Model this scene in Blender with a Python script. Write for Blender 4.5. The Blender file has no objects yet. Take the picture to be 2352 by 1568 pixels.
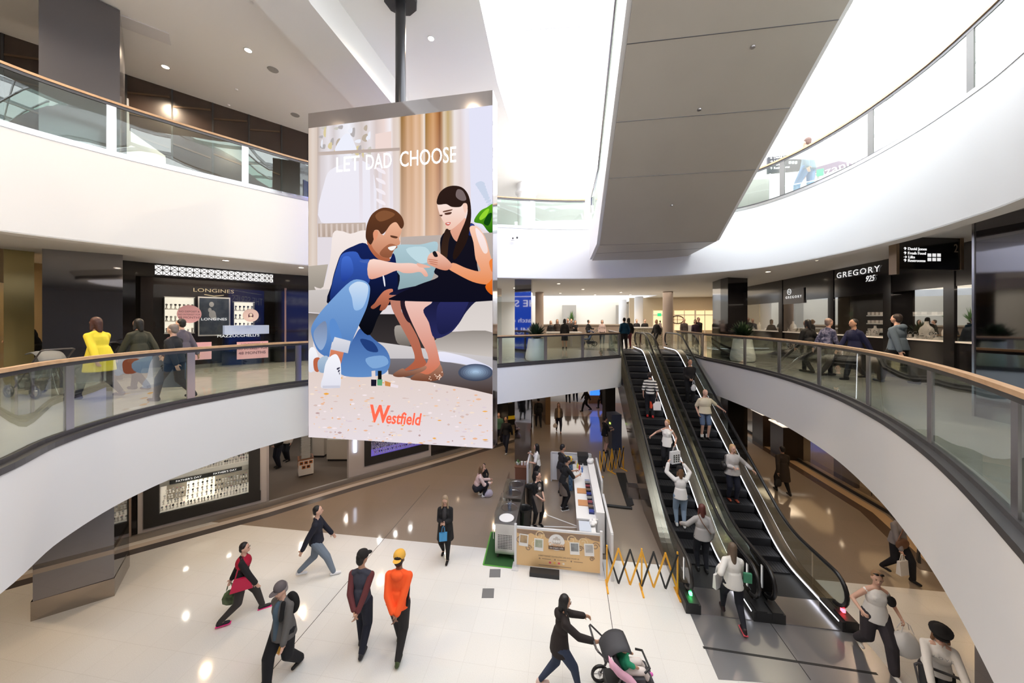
import bpy, bmesh, math, random
from mathutils import Vector, Matrix
from mathutils.geometry import tessellate_polygon
random.seed(7)
SC = bpy.context.scene
COL = SC.collection
PI = math.pi
R = math.radians

# ------------------------------------------------------------------ camera
# A level 12 mm camera held at standing eye height on the middle floor.
F, CX, HZ, EYE = 780.0, 1176.0, 735.0, 6.24      # focal length in px, principal column, horizon row, eye height
cam_d = bpy.data.cameras.new('camera')
cam_d.sensor_width = 36.0
cam_d.lens = 36.0 * F / 2352.0
cam_d.shift_y = -(784.0 - HZ) / 2352.0
cam_d.clip_start = 0.05
cam_d.clip_end = 400
cam = bpy.data.objects.new('camera', cam_d)
COL.objects.link(cam)
cam.location = (0, 0, EYE)
cam.rotation_euler = (R(90), 0, 0)
SC.camera = cam

# ------------------------------------------------------------------ world, view
wd = bpy.data.worlds.new('world'); SC.world = wd; wd.use_nodes = True
wd.node_tree.nodes['Background'].inputs[0].default_value = (0.93, 0.96, 1.0, 1)
wd.node_tree.nodes['Background'].inputs[1].default_value = 7.8
SC.view_settings.view_transform = 'Standard'
SC.view_settings.look = 'None'
SC.view_settings.exposure = 0.0
SC.view_settings.gamma = 1.0
SC.view_settings.use_curve_mapping = False
SC.cycles.max_bounces = 8
SC.cycles.diffuse_bounces = 4
SC.cycles.glossy_bounces = 4
SC.cycles.transparent_max_bounces = 16
SC.cycles.transmission_bounces = 4
SC.cycles.sample_clamp_indirect = 4.0
SC.cycles.caustics_reflective = False
SC.cycles.caustics_refractive = False

# daylight comes through the roof opening; portals only guide the sampling of the sky
def portal(loc, sx, sy, rz):
    l = bpy.data.lights.new('skylight_portal', 'AREA'); l.shape = 'RECTANGLE'; l.size = sx; l.size_y = sy
    l.cycles.is_portal = True
    o = bpy.data.objects.new('skylight_portal', l); COL.objects.link(o)
    o.location = loc; o.rotation_euler = (0, 0, rz)
portal((7.2, 7.0, 14.6), 17.5, 23, R(-8.3))
portal((6.0, 31.0, 13.3), 12, 12, 0)

def spot(x, y, z, watt, col=(1, .78, .55), size=150, r=.05):
    l = bpy.data.lights.new('downlight_lamp', 'SPOT'); l.energy = watt; l.color = col
    l.spot_size = R(size); l.spot_blend = .6; l.shadow_soft_size = r
    o = bpy.data.objects.new('downlight_lamp', l); COL.objects.link(o); o.location = (x, y, z)
    return o

# ------------------------------------------------------------------ measuring helpers
def G(px, py, z=0.0):
    d = F * (EYE - z) / (py - HZ)
    return Vector(((px - CX) / F * d, d, z))
def W(px, py, d):
    return Vector(((px - CX) / F * d, d, EYE - (py - HZ) / F * d))
U = Vector((.1478, .989, 0)).normalized()          # the building's long axis (escalators, floor joints)
V = Vector((U.y, -U.x, 0))
AX = math.atan2(-U.x, U.y)                         # rotation whose +y is U

# ------------------------------------------------------------------ materials
MATS = {}
def mat(name, col, rough=.5, metal=0., spec=.5, emit=None, es=0., alpha=1., bump=None, noise=None, trans=0., coat=0.):
    if name in MATS: return MATS[name]
    m = bpy.data.materials.new(name); m.use_nodes = True
    nt = m.node_tree; b = nt.nodes['Principled BSDF']
    b.inputs['Base Color'].default_value = (*col, 1)
    b.inputs['Roughness'].default_value = rough
    b.inputs['Metallic'].default_value = metal
    b.inputs['Specular IOR Level'].default_value = spec
    if coat: b.inputs['Coat Weight'].default_value = coat
    if emit is not None:
        b.inputs['Emission Color'].default_value = (*emit, 1); b.inputs['Emission Strength'].default_value = es
    if noise:                       # (scale, second colour, contrast)
        tc = nt.nodes.new('ShaderNodeTexCoord'); n = nt.nodes.new('ShaderNodeTexNoise')
        n.inputs['Scale'].default_value = noise[0]; n.inputs['Detail'].default_value = 4
        cr = nt.nodes.new('ShaderNodeValToRGB')
        cr.color_ramp.elements[0].position = .5 - noise[2] / 2; cr.color_ramp.elements[1].position = .5 + noise[2] / 2
        cr.color_ramp.elements[0].color = (*col, 1); cr.color_ramp.elements[1].color = (*noise[1], 1)
        nt.links.new(tc.outputs['Object'], n.inputs['Vector']); nt.links.new(n.outputs['Fac'], cr.inputs['Fac'])
        nt.links.new(cr.outputs['Color'], b.inputs['Base Color'])
    if bump:                        # (scale, strength)
        tc = nt.nodes.new('ShaderNodeTexCoord'); n = nt.nodes.new('ShaderNodeTexNoise'); n.inputs['Scale'].default_value = bump[0]
        bp = nt.nodes.new('ShaderNodeBump'); bp.inputs['Strength'].default_value = bump[1]; bp.inputs['Distance'].default_value = .01
        nt.links.new(tc.outputs['Object'], n.inputs['Vector']); nt.links.new(n.outputs['Fac'], bp.inputs['Height'])
        nt.links.new(bp.outputs['Normal'], b.inputs['Normal'])
    MATS[name] = m
    return m

def glass_mat(name, tint, refl=1.0):
    m = bpy.data.materials.new(name); m.use_nodes = True; nt = m.node_tree; nt.nodes.clear()
    o = nt.nodes.new('ShaderNodeOutputMaterial'); mx = nt.nodes.new('ShaderNodeMixShader')
    t = nt.nodes.new('ShaderNodeBsdfTransparent'); g = nt.nodes.new('ShaderNodeBsdfGlossy')
    fr = nt.nodes.new('ShaderNodeFresnel'); ml = nt.nodes.new('ShaderNodeMath'); ml.operation = 'MULTIPLY'
    ml.inputs[1].default_value = refl
    fr.inputs['IOR'].default_value = 1.5
    t.inputs['Color'].default_value = (*tint, 1); g.inputs['Roughness'].default_value = .01
    g.inputs['Color'].default_value = (.95, .97, .96, 1)
    nt.links.new(fr.outputs[0], ml.inputs[0]); nt.links.new(ml.outputs[0], mx.inputs[0])
    nt.links.new(t.outputs[0], mx.inputs[1]); nt.links.new(g.outputs[0], mx.inputs[2]); nt.links.new(mx.outputs[0], o.inputs[0])
    MATS[name] = m
    return m

def tile_mat(name, c1, c2, joint, size, rough, jw=.004, speck=60., bumpy=0.):
    """glossy stone in square tiles laid along the building's axis, with fine joints and a fine speckle"""
    m = bpy.data.materials.new(name); m.use_nodes = True; nt = m.node_tree; b = nt.nodes['Principled BSDF']
    tc = nt.nodes.new('ShaderNodeTexCoord'); mp = nt.nodes.new('ShaderNodeMapping'); mp.inputs['Rotation'].default_value = (0, 0, -AX)
    br = nt.nodes.new('ShaderNodeTexBrick'); br.offset = 0.; br.inputs['Scale'].default_value = 1.
    br.inputs['Brick Width'].default_value = size; br.inputs['Row Height'].default_value = size
    br.inputs['Mortar Size'].default_value = jw; br.inputs['Mortar Smooth'].default_value = .1
    br.inputs['Color1'].default_value = (*c1, 1); br.inputs['Color2'].default_value = (*c2, 1); br.inputs['Mortar'].default_value = (*joint, 1)
    n = nt.nodes.new('ShaderNodeTexNoise'); n.inputs['Scale'].default_value = speck; n.inputs['Detail'].default_value = 3
    mx = nt.nodes.new('ShaderNodeMixRGB'); mx.blend_type = 'MULTIPLY'; mx.inputs[0].default_value = .25
    cr = nt.nodes.new('ShaderNodeValToRGB'); cr.color_ramp.elements[0].position = .35; cr.color_ramp.elements[1].position = .65
    cr.color_ramp.elements[0].color = (.6, .6, .6, 1)
    nt.links.new(tc.outputs['Object'], mp.inputs['Vector']); nt.links.new(mp.outputs[0], br.inputs['Vector']); nt.links.new(mp.outputs[0], n.inputs['Vector'])
    nt.links.new(n.outputs['Fac'], cr.inputs['Fac']); nt.links.new(br.outputs['Color'], mx.inputs[1]); nt.links.new(cr.outputs['Color'], mx.inputs[2])
    nt.links.new(mx.outputs[0], b.inputs['Base Color']); b.inputs['Roughness'].default_value = rough
    MATS[name] = m
    return m

M_white = mat('white_plaster', (.77, .77, .78), .45)
M_ceil = mat('ceiling_plaster', (.86, .85, .835), .6)
M_cream = mat('cream_plaster', (.78, .72, .62), .6)
M_steel = mat('brushed_steel', (.52, .5, .52), .3, 1.)
M_steel2 = mat('satin_steel', (.62, .62, .64), .22, 1.)
M_dsteel = mat('dark_steel', (.1, .095, .1), .35, .6)
M_wood = mat('oak_rail', (.5, .31, .17), .4, noise=(9., (.6, .39, .23), .4))
M_black = mat('black_gloss', (.012, .011, .012), .08, 0., .6)
M_blackm = mat('black_matte', (.02, .02, .021), .5)
M_brown = mat('dark_brown_cladding', (.035, .022, .017), .25)
M_mirror = mat('smoked_mirror', (.3, .3, .34), .03, 1.)
M_greige = mat('greige_panel', (.42, .385, .335), .35, .2, noise=(.7, (.47, .435, .385), .6))
M_dark = mat('charcoal_cladding', (.06, .06, .07), .12, .4)
M_rail_glass = glass_mat('rail_glass', (.88, .94, .91), .35)
M_rail_glass3 = glass_mat('rail_glass_upper', (.86, .92, .89), 1.1)
M_shop_glass = glass_mat('shop_glass', (.93, .95, .95), .4)
M_lamp = mat('lamp_lens', (1, 1, 1), .5, emit=(1, .82, .6), es=18)
M_white_tile = tile_mat('white_terrazzo', (.80, .79, .77), (.78, .77, .75), (.70, .685, .66), .6, .085, .0035, 90)
M_grey_tile = tile_mat('taupe_terrazzo', (.31, .25, .2), (.295, .24, .19), (.28, .225, .18), 1.2, .08, .003, 70)
M_upper_tile = tile_mat('grey_marble', (.42, .405, .375), (.39, .375, .35), (.33, .32, .3), 1.2, .1, .003, 3.0)
M_metal_floor = mat('brushed_floor_plate', (.36, .36, .38), .32, .75)
M_carpet = mat('brown_carpet', (.12, .1, .085), .9)
M_flexw = mat('white_laminate', (.8, .79, .78), .35)

# ------------------------------------------------------------------ object helpers
def link(name, me, m=None, parent=None):
    o = bpy.data.objects.new(name, me); COL.objects.link(o)
    if m is not None:
        if isinstance(m, (list, tuple)):
            for k in m: me.materials.append(k)
        else: me.materials.append(m)
    if parent is not None: o.parent = parent
    return o
def mesh_obj(name, verts, faces, m, parent=None, smooth=False):
    me = bpy.data.meshes.new(name); me.from_pydata([tuple(v) for v in verts], [], faces); me.update()
    if smooth:
        for p in me.polygons: p.use_smooth = True
    return link(name, me, m, parent)
def tag(o, label=None, cat=None, group=None, kind=None):
    if label: o['label'] = label
    if cat: o['category'] = cat
    if group: o['group'] = group
    if kind: o['kind'] = kind
    return o
def empty(name, loc=(0, 0, 0), rz=0., label=None, cat=None, group=None):
    o = bpy.data.objects.new(name, None); COL.objects.link(o); o.location = loc; o.rotation_euler = (0, 0, rz)
    o.empty_display_size = .1
    return tag(o, label, cat, group)
def struct(o, label=None):
    o['kind'] = 'structure'
    if label: o['label'] = label
    return o
def copy_tree(o, parent=None):
    c = o.copy(); COL.objects.link(c)
    if parent is not None: c.parent = parent
    for ch in list(o.children): copy_tree(ch, c)
    return c

class MB:
    """collects simple solids into one mesh"""
    def __init__(s): s.v = []; s.f = []; s.mi = []; s.k = 0
    def add(s, vs, fs):
        n = len(s.v); s.v += [Vector(v) for v in vs]; s.f += [[i + n for i in f] for f in fs]; s.mi += [s.k] * len(fs)
        return s
    def box(s, c, d, rz=0., ry=0., rx=0., M=None):
        hx, hy, hz = d[0] / 2, d[1] / 2, d[2] / 2
        m = Matrix.Translation(Vector(c)) @ Matrix.Rotation(rz, 4, 'Z') @ Matrix.Rotation(ry, 4, 'Y') @ Matrix.Rotation(rx, 4, 'X')
        if M is not None: m = M @ m
        vs = [m @ Vector((x, y, z)) for x in (-hx, hx) for y in (-hy, hy) for z in (-hz, hz)]
        return s.add(vs, [(0, 1, 3, 2), (4, 6, 7, 5), (0, 4, 5, 1), (2, 3, 7, 6), (0, 2, 6, 4), (1, 5, 7, 3)])
    def bar(s, a, b, w, h, up=Vector((0, 0, 1))):
        a = Vector(a); b = Vector(b); d = (b - a)
        if d.length < 1e-6: return s
        d.normalize(); x = d.cross(up)
        if x.length < 1e-4: x = d.cross(Vector((0, 1, 0)))
        x.normalize(); y = x.cross(d).normalized()
        vs = []
        for p in (a, b):
            for i, j in ((-1, -1), (1, -1), (1, 1), (-1, 1)): vs.append(p + x * (i * w / 2) + y * (j * h / 2))
        return s.add(vs, [(0, 3, 2, 1), (4, 5, 6, 7), (0, 1, 5, 4), (1, 2, 6, 5), (2, 3, 7, 6), (3, 0, 4, 7)])
    def prism(s, poly, z0, z1):
        n = len(poly); vs = [Vector((p[0], p[1], z0)) for p in poly] + [Vector((p[0], p[1], z1)) for p in poly]
        return s.add(vs, [list(range(n))[::-1], list(range(n, 2 * n))] + [(i, (i + 1) % n, n + (i + 1) % n, n + i) for i in range(n)])
    def tube(s, pts, r, n=10, closed=False, caps=True):
        pts = [Vector(p) for p in pts]; N = len(pts); rr = r if isinstance(r, (list, tuple)) else [r] * N
        base = len(s.v); prev = None
        for i, p in enumerate(pts):
            if closed: d = pts[(i + 1) % N] - pts[i - 1]
            else: d = pts[min(i + 1, N - 1)] - pts[max(i - 1, 0)]
            if d.length < 1e-9: d = Vector((0, 0, 1))
            d.normalize()
            if prev is None:
                x = d.cross(Vector((0, 0, 1)))
                if x.length < 1e-3: x = Vector((1, 0, 0))
            else: x = prev - d * prev.dot(d)
            x.normalize(); prev = x; y = d.cross(x)
            for k in range(n):
                a = 2 * PI * k / n; s.v.append(p + x * (math.cos(a) * rr[i]) + y * (math.sin(a) * rr[i]))
        rng = N if closed else N - 1
        for i in range(rng):
            for k in range(n):
                a = base + i * n + k; b = base + i * n + (k + 1) % n
                c = base + ((i + 1) % N) * n + (k + 1) % n; d_ = base + ((i + 1) % N) * n + k
                s.f.append([a, b, c, d_]); s.mi.append(s.k)
        if caps and not closed:
            s.f.append([base + k for k in range(n)][::-1]); s.f.append([base + (N - 1) * n + k for k in range(n)]); s.mi += [s.k] * 2
        return s
    def lathe(s, prof, c=(0, 0, 0), n=24, M=None, squash=1., caps=True):
        base = len(s.v); c = Vector(c)
        for r, z in prof:
            for k in range(n):
                a = 2 * PI * k / n; p = Vector((math.cos(a) * r, math.sin(a) * r * squash, z))
                if M is not None: p = M @ p
                s.v.append(p + c)
        for i in range(len(prof) - 1):
            for k in range(n):
                s.f.append([base + i * n + k, base + i * n + (k + 1) % n, base + (i + 1) * n + (k + 1) % n, base + (i + 1) * n + k]); s.mi.append(s.k)
        if caps: s.f.append([base + k for k in range(n)][::-1]); s.f.append([base + (len(prof) - 1) * n + k for k in range(n)]); s.mi += [s.k] * 2
        return s
    def ell(s, c, r, n=12, M=None):
        prof = [(math.sin(PI * i / 8) if 0 < i < 8 else .02, -math.cos(PI * i / 8)) for i in range(9)]
        base = len(s.v); s.lathe(prof, (0, 0, 0), n)
        for i in range(base, len(s.v)):
            v = s.v[i]; p = Vector((v.x * r[0], v.y * r[1], v.z * r[2]))
            if M is not None: p = M @ p
            s.v[i] = p + Vector(c)
        return s
    def build(s, name, m, parent=None, smooth=False):
        me = bpy.data.meshes.new(name); me.from_pydata([tuple(v) for v in s.v], [], s.f); me.update()
        if any(s.mi):
            for p, k in zip(me.polygons, s.mi): p.material_index = k
        if smooth:
            for p in me.polygons: p.use_smooth = True
            try: me.set_sharp_from_angle(angle=R(40))
            except Exception: pass
        return link(name, me, m, parent)

def spline(pts, n=6, closed=False):
    """Catmull-Rom through 2-D or 3-D points"""
    P = [Vector((*p, 0)) if len(p) == 2 else Vector(p) for p in pts]; out = []; N = len(P)
    for i in range(N if closed else N - 1):
        g = (lambda k: P[k % N]) if closed else (lambda k: P[min(max(k, 0), N - 1)])
        p0, p1, p2, p3 = g(i - 1), g(i), g(i + 1), g(i + 2)
        for j in range(n):
            t = j / n
            out.append(.5 * ((2 * p1) + (p2 - p0) * t + (2 * p0 - 5 * p1 + 4 * p2 - p3) * t * t + (3 * p1 - p0 - 3 * p2 + p3) * t ** 3))
    if not closed: out.append(P[-1])
    return out
def area2(poly): return sum(poly[i - 1][0] * poly[i][1] - poly[i][0] * poly[i - 1][1] for i in range(len(poly))) / 2
def offset(poly, d, closed=True):
    """moves a counter-clockwise closed curve outwards by d (open curves: to their right)"""
    out = []; N = len(poly)
    for i in range(N):
        if closed: a, b = poly[i - 1], poly[(i + 1) % N]
        else: a, b = poly[max(i - 1, 0)], poly[min(i + 1, N - 1)]
        t = (b - a); t.z = 0; t.normalize(); out.append(poly[i] + Vector((t.y, -t.x, 0)) * d)
    return out
def sheet(name, loops, z, m, up=True, thick=.0):
    loops = [[Vector((p[0], p[1], 0)) for p in L] for L in loops]
    tris = tessellate_polygon(loops); flat = [p for L in loops for p in L]
    vs = [(p.x, p.y, z) for p in flat]; fs = []
    for t in tris:
        a, b, c = (flat[i] for i in t); cr = (b - a).cross(c - a).z
        fs.append(tuple(t) if (cr > 0) == up else tuple(reversed(t)))
    if thick:
        n = len(vs); vs2 = vs + [(x, y, z - thick if up else z + thick) for x, y, z_ in vs]
        fs2 = fs + [tuple(i + n for i in reversed(t)) for t in fs]; k = 0
        for L in loops:
            q = len(L)
            for i in range(q): fs2.append((k + i, k + (i + 1) % q, n + k + (i + 1) % q, n + k + i))
            k += q
        vs, fs = vs2, fs2
    return mesh_obj(name, vs, fs, m)
def band(name, curve, z0, z1, m, closed=True, parent=None, smooth=True, c2=None):
    """a vertical (or, with c2, sloping) strip that follows a curve"""
    c2 = c2 or curve; n = len(curve)
    vs = [(p.x, p.y, z0) for p in curve] + [(p.x, p.y, z1) for p in c2]
    fs = [(i, (i + 1) % n, n + (i + 1) % n, n + i) for i in range(n if closed else n - 1)]
    return mesh_obj(name, vs, fs, m, parent, smooth)
def text(name, body, size, M, m, parent=None, ext=.004, sx=1., align='CENTER', sp=1., shear=0.):
    c = bpy.data.curves.new(name, 'FONT'); c.body = body; c.size = size; c.extrude = ext; c.align_x = align
    c.align_y = 'CENTER'; c.space_character = sp; c.shear = shear; c.resolution_u = 3
    o = bpy.data.objects.new(name, c); COL.objects.link(o); c.materials.append(m)
    if parent is not None: o.parent = parent
    o.matrix_local = M @ Matrix.Diagonal((sx, 1, 1, 1))
    return o
def face_matrix(p, normal, roll=0.):
    """local +x runs to the viewer's right along a wall, +y up, +z out of the wall"""
    n = Vector(normal).normalized(); x = Vector((0, 0, 1)).cross(n).normalized(); y = n.cross(x)
    m = Matrix((x, y, n)).transposed().to_4x4(); m.translation = Vector(p)
    return m @ Matrix.Rotation(roll, 4, 'Z')
# ================================================================== THE SETTING
Z2, Z3 = 4.6, 9.54                 # floor heights of the middle and the top storey
ZC1, ZC2, ZC3 = 3.29, 8.04, 13.04  # ceiling heights
# ---- edge of the middle floor around the void (the last stretch is the escalator well)
v2_left = spline([(-4.9, 2.2), (-5.51, 3.65), (-6.05, 4.57), (-6.34, 5.68), (-6.2, 6.85), (-5.3, 8.62), (-3.05, 10.4), (-.48, 11.95), (2.2, 13.5), (4.84, 15.05)], 7)
v2_well = [Vector((5.43, 18.95, 0)), Vector((8.72, 18.5, 0))]
v2_right = spline([(8.02, 14.2), (7.98, 12.3), (7.72, 9.9), (7.03, 7.6), (6.16, 5.81), (5.31, 4.49), (4.48, 3.41), (3.56, 2.36)], 7)
v2_near = spline([(3.56, 2.36), (2.5, 1.35), (1.2, .62), (-.4, .32), (-2.2, .55), (-3.8, 1.2), (-4.9, 2.2)], 5)[1:-1]
V2 = (v2_left + v2_well + v2_right + v2_near)
if area2(V2) < 0: V2r = V2[::-1]
else: V2r = V2
# ---- edge of the top floor
v3_pts = [(-8.75, 3.0), (-8.82, 4.6), (-8.6, 5.72), (-8.0, 6.72), (-7.29, 7.57), (-6.54, 8.36), (-5.5, 9.4), (-3.1, 11.1), (-.49, 11.97), (2.66, 12.3),
          (5.1, 11.6), (6.75, 10.25), (7.28, 9.10), (7.36, 7.6), (7.1, 6.1), (6.67, 4.91), (6.27, 4.16), (5.2, 2.5), (3.2, .7), (0.4, -.3), (-3, -.3), (-6.8, .9)]
V3 = spline(v3_pts, 5, True)
V3r = V3 if area2(V3) > 0 else V3[::-1]
OUT = [(-24, -8), (26, -8), (26, 60), (-24, 60)]

# ---- ground floor
def uv(a, b): return (U * a + V * b)                 # point a along the long axis, b across
white_poly = [(-24, -8), (26, -8), (26, 5.545), (-24, 12.57)]
g0 = sheet('floor', [[(-24, -8), (26, -8), (26, 5.545), (-24, 12.57)]], 0, M_white_tile); struct(g0)
g1 = sheet('floor_taupe', [[(-24, 12.57), (26, 5.545), (26, 60), (-24, 60)]], 0, M_grey_tile); struct(g1)
jm = mat('joint_black', (.03, .028, .027), .4)
j = MB()
for a, b in ((G(600, 1568), G(890, 1228)), (G(1755, 1408), G(1866, 1568)), (G(1393, 1350), G(1407, 1443))):
    d = (b - a).normalized(); a2 = a - d * 3; b2 = b + d * 3
    j.bar(a2 + Vector((0, 0, .0005)), b2 + Vector((0, 0, .0005)), .012, .003)
struct(j.build('trim_1', jm))
# metal plates at the foot of the escalators
pl = MB(); pl.prism([G(1576, 1388)[:2], G(1650, 1560)[:2], G(2085, 1590)[:2], G(1952, 1428)[:2], G(1766, 1366)[:2], G(1600, 1352)[:2]], .0, .006)
struct(pl.build('floor_plate', M_metal_floor))
pj = MB()
pj.bar(G(1615, 1487) + Vector((0, 0, .007)), G(2015, 1548) + Vector((0, 0, .007)), .045, .004)
pj.bar(G(1755, 1411) + Vector((0, 0, .007)), G(1862, 1562) + Vector((0, 0, .007)), .012, .003)
struct(pj.build('trim_2', M_blackm))
# two grey floor access covers
for i, (a, lab) in enumerate((((1137, 1316), 'grey square access cover in the white floor nearer the sales kiosk'), ((1121, 1362), 'grey square access cover in the white floor, the one further from the sales kiosk'))):
    p = G(*a); tag(MB().box((0, 0, .003), (.27, .27, .006)).build('floor_cover', mat('cover_grey', (.17, .17, .175), .5)), lab, 'floor cover').location = p
# ---- middle floor: slab top, fascia, soffit; top floor likewise
def hole2(): return V2r[::-1]
back_hole = [(.2, 25.5), (10.5, 24.5), (11.5, 36), (.8, 37)]
s = sheet('floor_middle', [OUT, V2r[::-1]], Z2, M_upper_tile); struct(s)
s = sheet('ceiling_lower', [OUT, V2r[::-1]], ZC1, M_ceil, up=False); struct(s)
struct(band('fascia_middle', V2r, ZC1, Z2 - .02, M_white))
curb = offset(V2r, .02)
MB_c = MB()
def ring(name, a, b, z0, z1, m, closed=True, parent=None):
    """solid strip between two parallel curves"""
    n = len(a); vs = [(p.x, p.y, z0) for p in a] + [(p.x, p.y, z1) for p in a] + [(p.x, p.y, z1) for p in b] + [(p.x, p.y, z0) for p in b]
    fs = []
    for i in range(n if closed else n - 1):
        k = (i + 1) % n
        for q in range(4):
            r_ = (q + 1) % 4
            fs.append((q * n + i, q * n + k, r_ * n + k, r_ * n + i))
    if not closed: fs += [(0, n, 2 * n, 3 * n), (n - 1, 4 * n - 1, 3 * n - 1, 2 * n - 1)]
    return mesh_obj(name, vs, fs, m, parent)
struct(ring('trim_3', offset(V2r, -.015), offset(V2r, .16), Z2 - .03, Z2 + .045, M_dsteel))
s = sheet('floor_top', [OUT, V3r[::-1], back_hole[::-1]], Z3, tile_mat('cream_marble', (.68, .65, .6), (.64, .61, .57), (.5, .48, .45), 1.2, .12)); struct(s)  # unseen floor, made pale so it bounces lamp light onto the ceiling
o3 = offset(V3r, .42)
s = sheet('ceiling_middle', [OUT, o3[::-1], back_hole[::-1]], ZC2, M_ceil, up=False); struct(s)
struct(band('fascia_top', V3r, 7.74, Z3 - .02, M_white))
struct(ring('trim_4', V3r, offset(V3r, .3), 7.735, 7.755, M_ceil))
struct(band('trim_5', offset(V3r, .3), 7.74, 7.86, mat('shadow_gap', (.25, .24, .24), .7)))
struct(band('trim_6', offset(V3r, .3), 7.86, ZC2, M_ceil, c2=o3))
struct(ring('trim_7', offset(V3r, -.01), offset(V3r, .14), Z3 - .03, Z3 + .04, M_steel))
bh = [Vector((*p, 0)) for p in back_hole]
struct(band('fascia_back', bh, ZC2, Z3, M_white, smooth=False))
# ---- top ceiling with the big roof opening, the beam and the glazing
ZB = 13.62
eA = [(-.9, -8), (-.75, 7.85), (-.45, 10.6), (.46, 15.7), (.6, 19.5)]
sky = [(-.9, -5)] + eA[1:] + [(17.0, 17.2), (15.0, -5)]  # opening widened to the right so the overexposed ceiling there turns white
left_low = [(-24, -8), (-5.3, -8), (-5.25, 7.2), (-4.8, 10.8), (-3.6, 20), (-3.6, 60), (-24, 60)]
struct(sheet('ceiling', [left_low], ZC3, M_ceil, up=False))
mid_c = [(-4.15, -8), (26, -8), (26, 60), (-2.6, 60), (-2.6, 20), (-3.6, 10.3), (-4.15, 7)]
skyp = [p for p in sky]
struct(sheet('ceiling_raised', [mid_c, skyp[::-1] if area2(skyp) > 0 else skyp, back_hole[::-1]], ZB, M_ceil, up=False))
bm_ = MB()
bl = [(-5.3, -8), (-5.25, 7.2), (-4.8, 10.8), (-3.6, 20), (-3.6, 60)]; br_ = [(-4.15, -8), (-4.15, 7.0), (-3.6, 10.3), (-2.6, 20), (-2.6, 60)]
struct(ring('ceiling_beam', [Vector((*p, 0)) for p in bl], [Vector((*p, 0)) for p in br_], 12.76, 14.0, M_ceil, closed=False))
sk = [Vector((*p, 0)) for p in (skyp if area2(skyp) > 0 else skyp[::-1])]
struct(band('ceiling_upstand', sk, ZB, 14.5, M_white, smooth=False))
# glazing bars over the opening
gz = MB()
for i in range(12):
    a = Vector((-1.2, -5 + i * 2.1, 14.5)); gz.bar(a, a + Vector((19, -1.4, 0)), .06, .16)
for i in range(9):
    a = Vector((.4 + i * 2.0, -5.6, 14.56)); gz.bar(a, a + U * 25, .06, .14)
o = gz.build('skylight_frame', mat('white_paint_metal', (.8, .82, .85), .4)); struct(o)
# ---- boundary walls
def wall_strip(name, pts, z0, z1, m, t=.15):
    P = [Vector((*p, 0)) if len(p) == 2 else p for p in pts]
    o = ring(name, P, offset(P, t, False), z0, z1, m, closed=False); struct(o); return o
wall_strip('wall_near', [(-24, -8), (26, -8)], 0, 15, M_white)
wall_strip('wall_right', [(26, -8), (26, 60)], 0, 15, M_white)
wall_strip('wall_back', [(26, 60), (-24, 60)], 0, 15, M_cream)
wall_strip('wall_left', [(-24, 60), (-24, -8)], 0, 15, M_cream)
# ================================================================== COLUMNS
def col_box(name, corners, z0, z1, m, kind='structure', lab=None):
    o = MB().prism(corners, z0, z1).build(name, m); o['kind'] = kind
    if lab: o['label'] = lab
    return o
cl = [(-9.95, 7.05), (-9.02, 7.7), (-9.7, 8.6), (-10.7, 7.9)]
M_colgrey = mat('grey_mirror_cladding', (.27, .27, .3), .04, 1.)
M_colbeige = mat('bronze_mirror_band', (.42, .37, .33), .1, 1.)
col_box('column_left', cl, 1.05, ZC1, M_colgrey)
bigc = [((x + .0), y) for x, y in cl]
col_box('column_left_base', [(-9.95, 7.05), (-9.02, 7.7), (-9.7, 8.6), (-10.7, 7.9)], .95, 1.15, M_colbeige)
col_box('column_left_base', cl, .38, .95, M_colgrey)
col_box('column_left_base', [(-9.97, 7.03), (-9.0, 7.69), (-9.7, 8.62), (-10.72, 7.9)], 0, .4, M_colbeige)
# middle and top storeys
c2 = [G(97, 1000, Z2)[:2], G(282, 1000, Z2)[:2]]
A2, B2 = W(97, 800, 8.55), W(280, 800, 8.95)
cm = [(-11.83, 8.55), (-10.74, 9.37), (-11.6, 10.1), (-12.6, 9.3)]
col_box('column_left_middle', cm, Z2, ZC2, M_colgrey)
A3, B3 = Vector((-9.2, 6.6, 0)), Vector((-8.59, 7.44, 0))
col_box('column_left_top', [(A3.x, A3.y), (B3.x, B3.y), (-9.75, 8.55), (-11.0, 8.0)], Z3, ZC3 - .02, mat('slate_column', (.12, .12, .135), .16, .4))
# right column, facing the void
rc = [(7.9, 5.8), (7.75, 4.7), (9.0, 4.6), (9.2, 5.7)]
col_box('column_right', rc, 0, ZC1, M_colgrey)
col_box('column_right_middle', rc, Z2, ZC2, M_colgrey)
tr = MB(); tr.box((7.9, 5.81, 6.3), (.03, .03, 3.4)); struct(tr.build('trim_8', M_steel2))
# far columns
mc = [(.12, 14.96), (.84, 14.82), (.95, 15.75), (.2, 15.85)]
col_box('column_back', mc, 0, ZC1, M_colgrey); col_box('column_back_middle', mc, Z2, ZC2, M_colgrey)
fc = [(9.15, 14.95), (9.5, 15.3), (10.3, 14.7), (9.9, 14.3)]
fa, fb, fcx = W(1655, 800, 14.9), W(1672, 800, 14.3), W(1717, 800, 14.6)
fc = [(fa.x, fa.y), (fb.x, fb.y), (fcx.x, fcx.y), (fcx.x + .1, fcx.y + 1.1), (fa.x + .3, fa.y + 1.1)]
col_box('column_right_back', fc, Z2, ZC2, M_black)
col_box('column_right_back_lower', fc, 0, ZC1, M_black)
blk = W(1402, 900, 20.5); col_box('column_dark', [(blk.x - .3, 20.5), (blk.x + .3, 20.5), (blk.x + .3, 21.2), (blk.x - .3, 21.2)], 0, ZC1, M_blackm)
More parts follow.
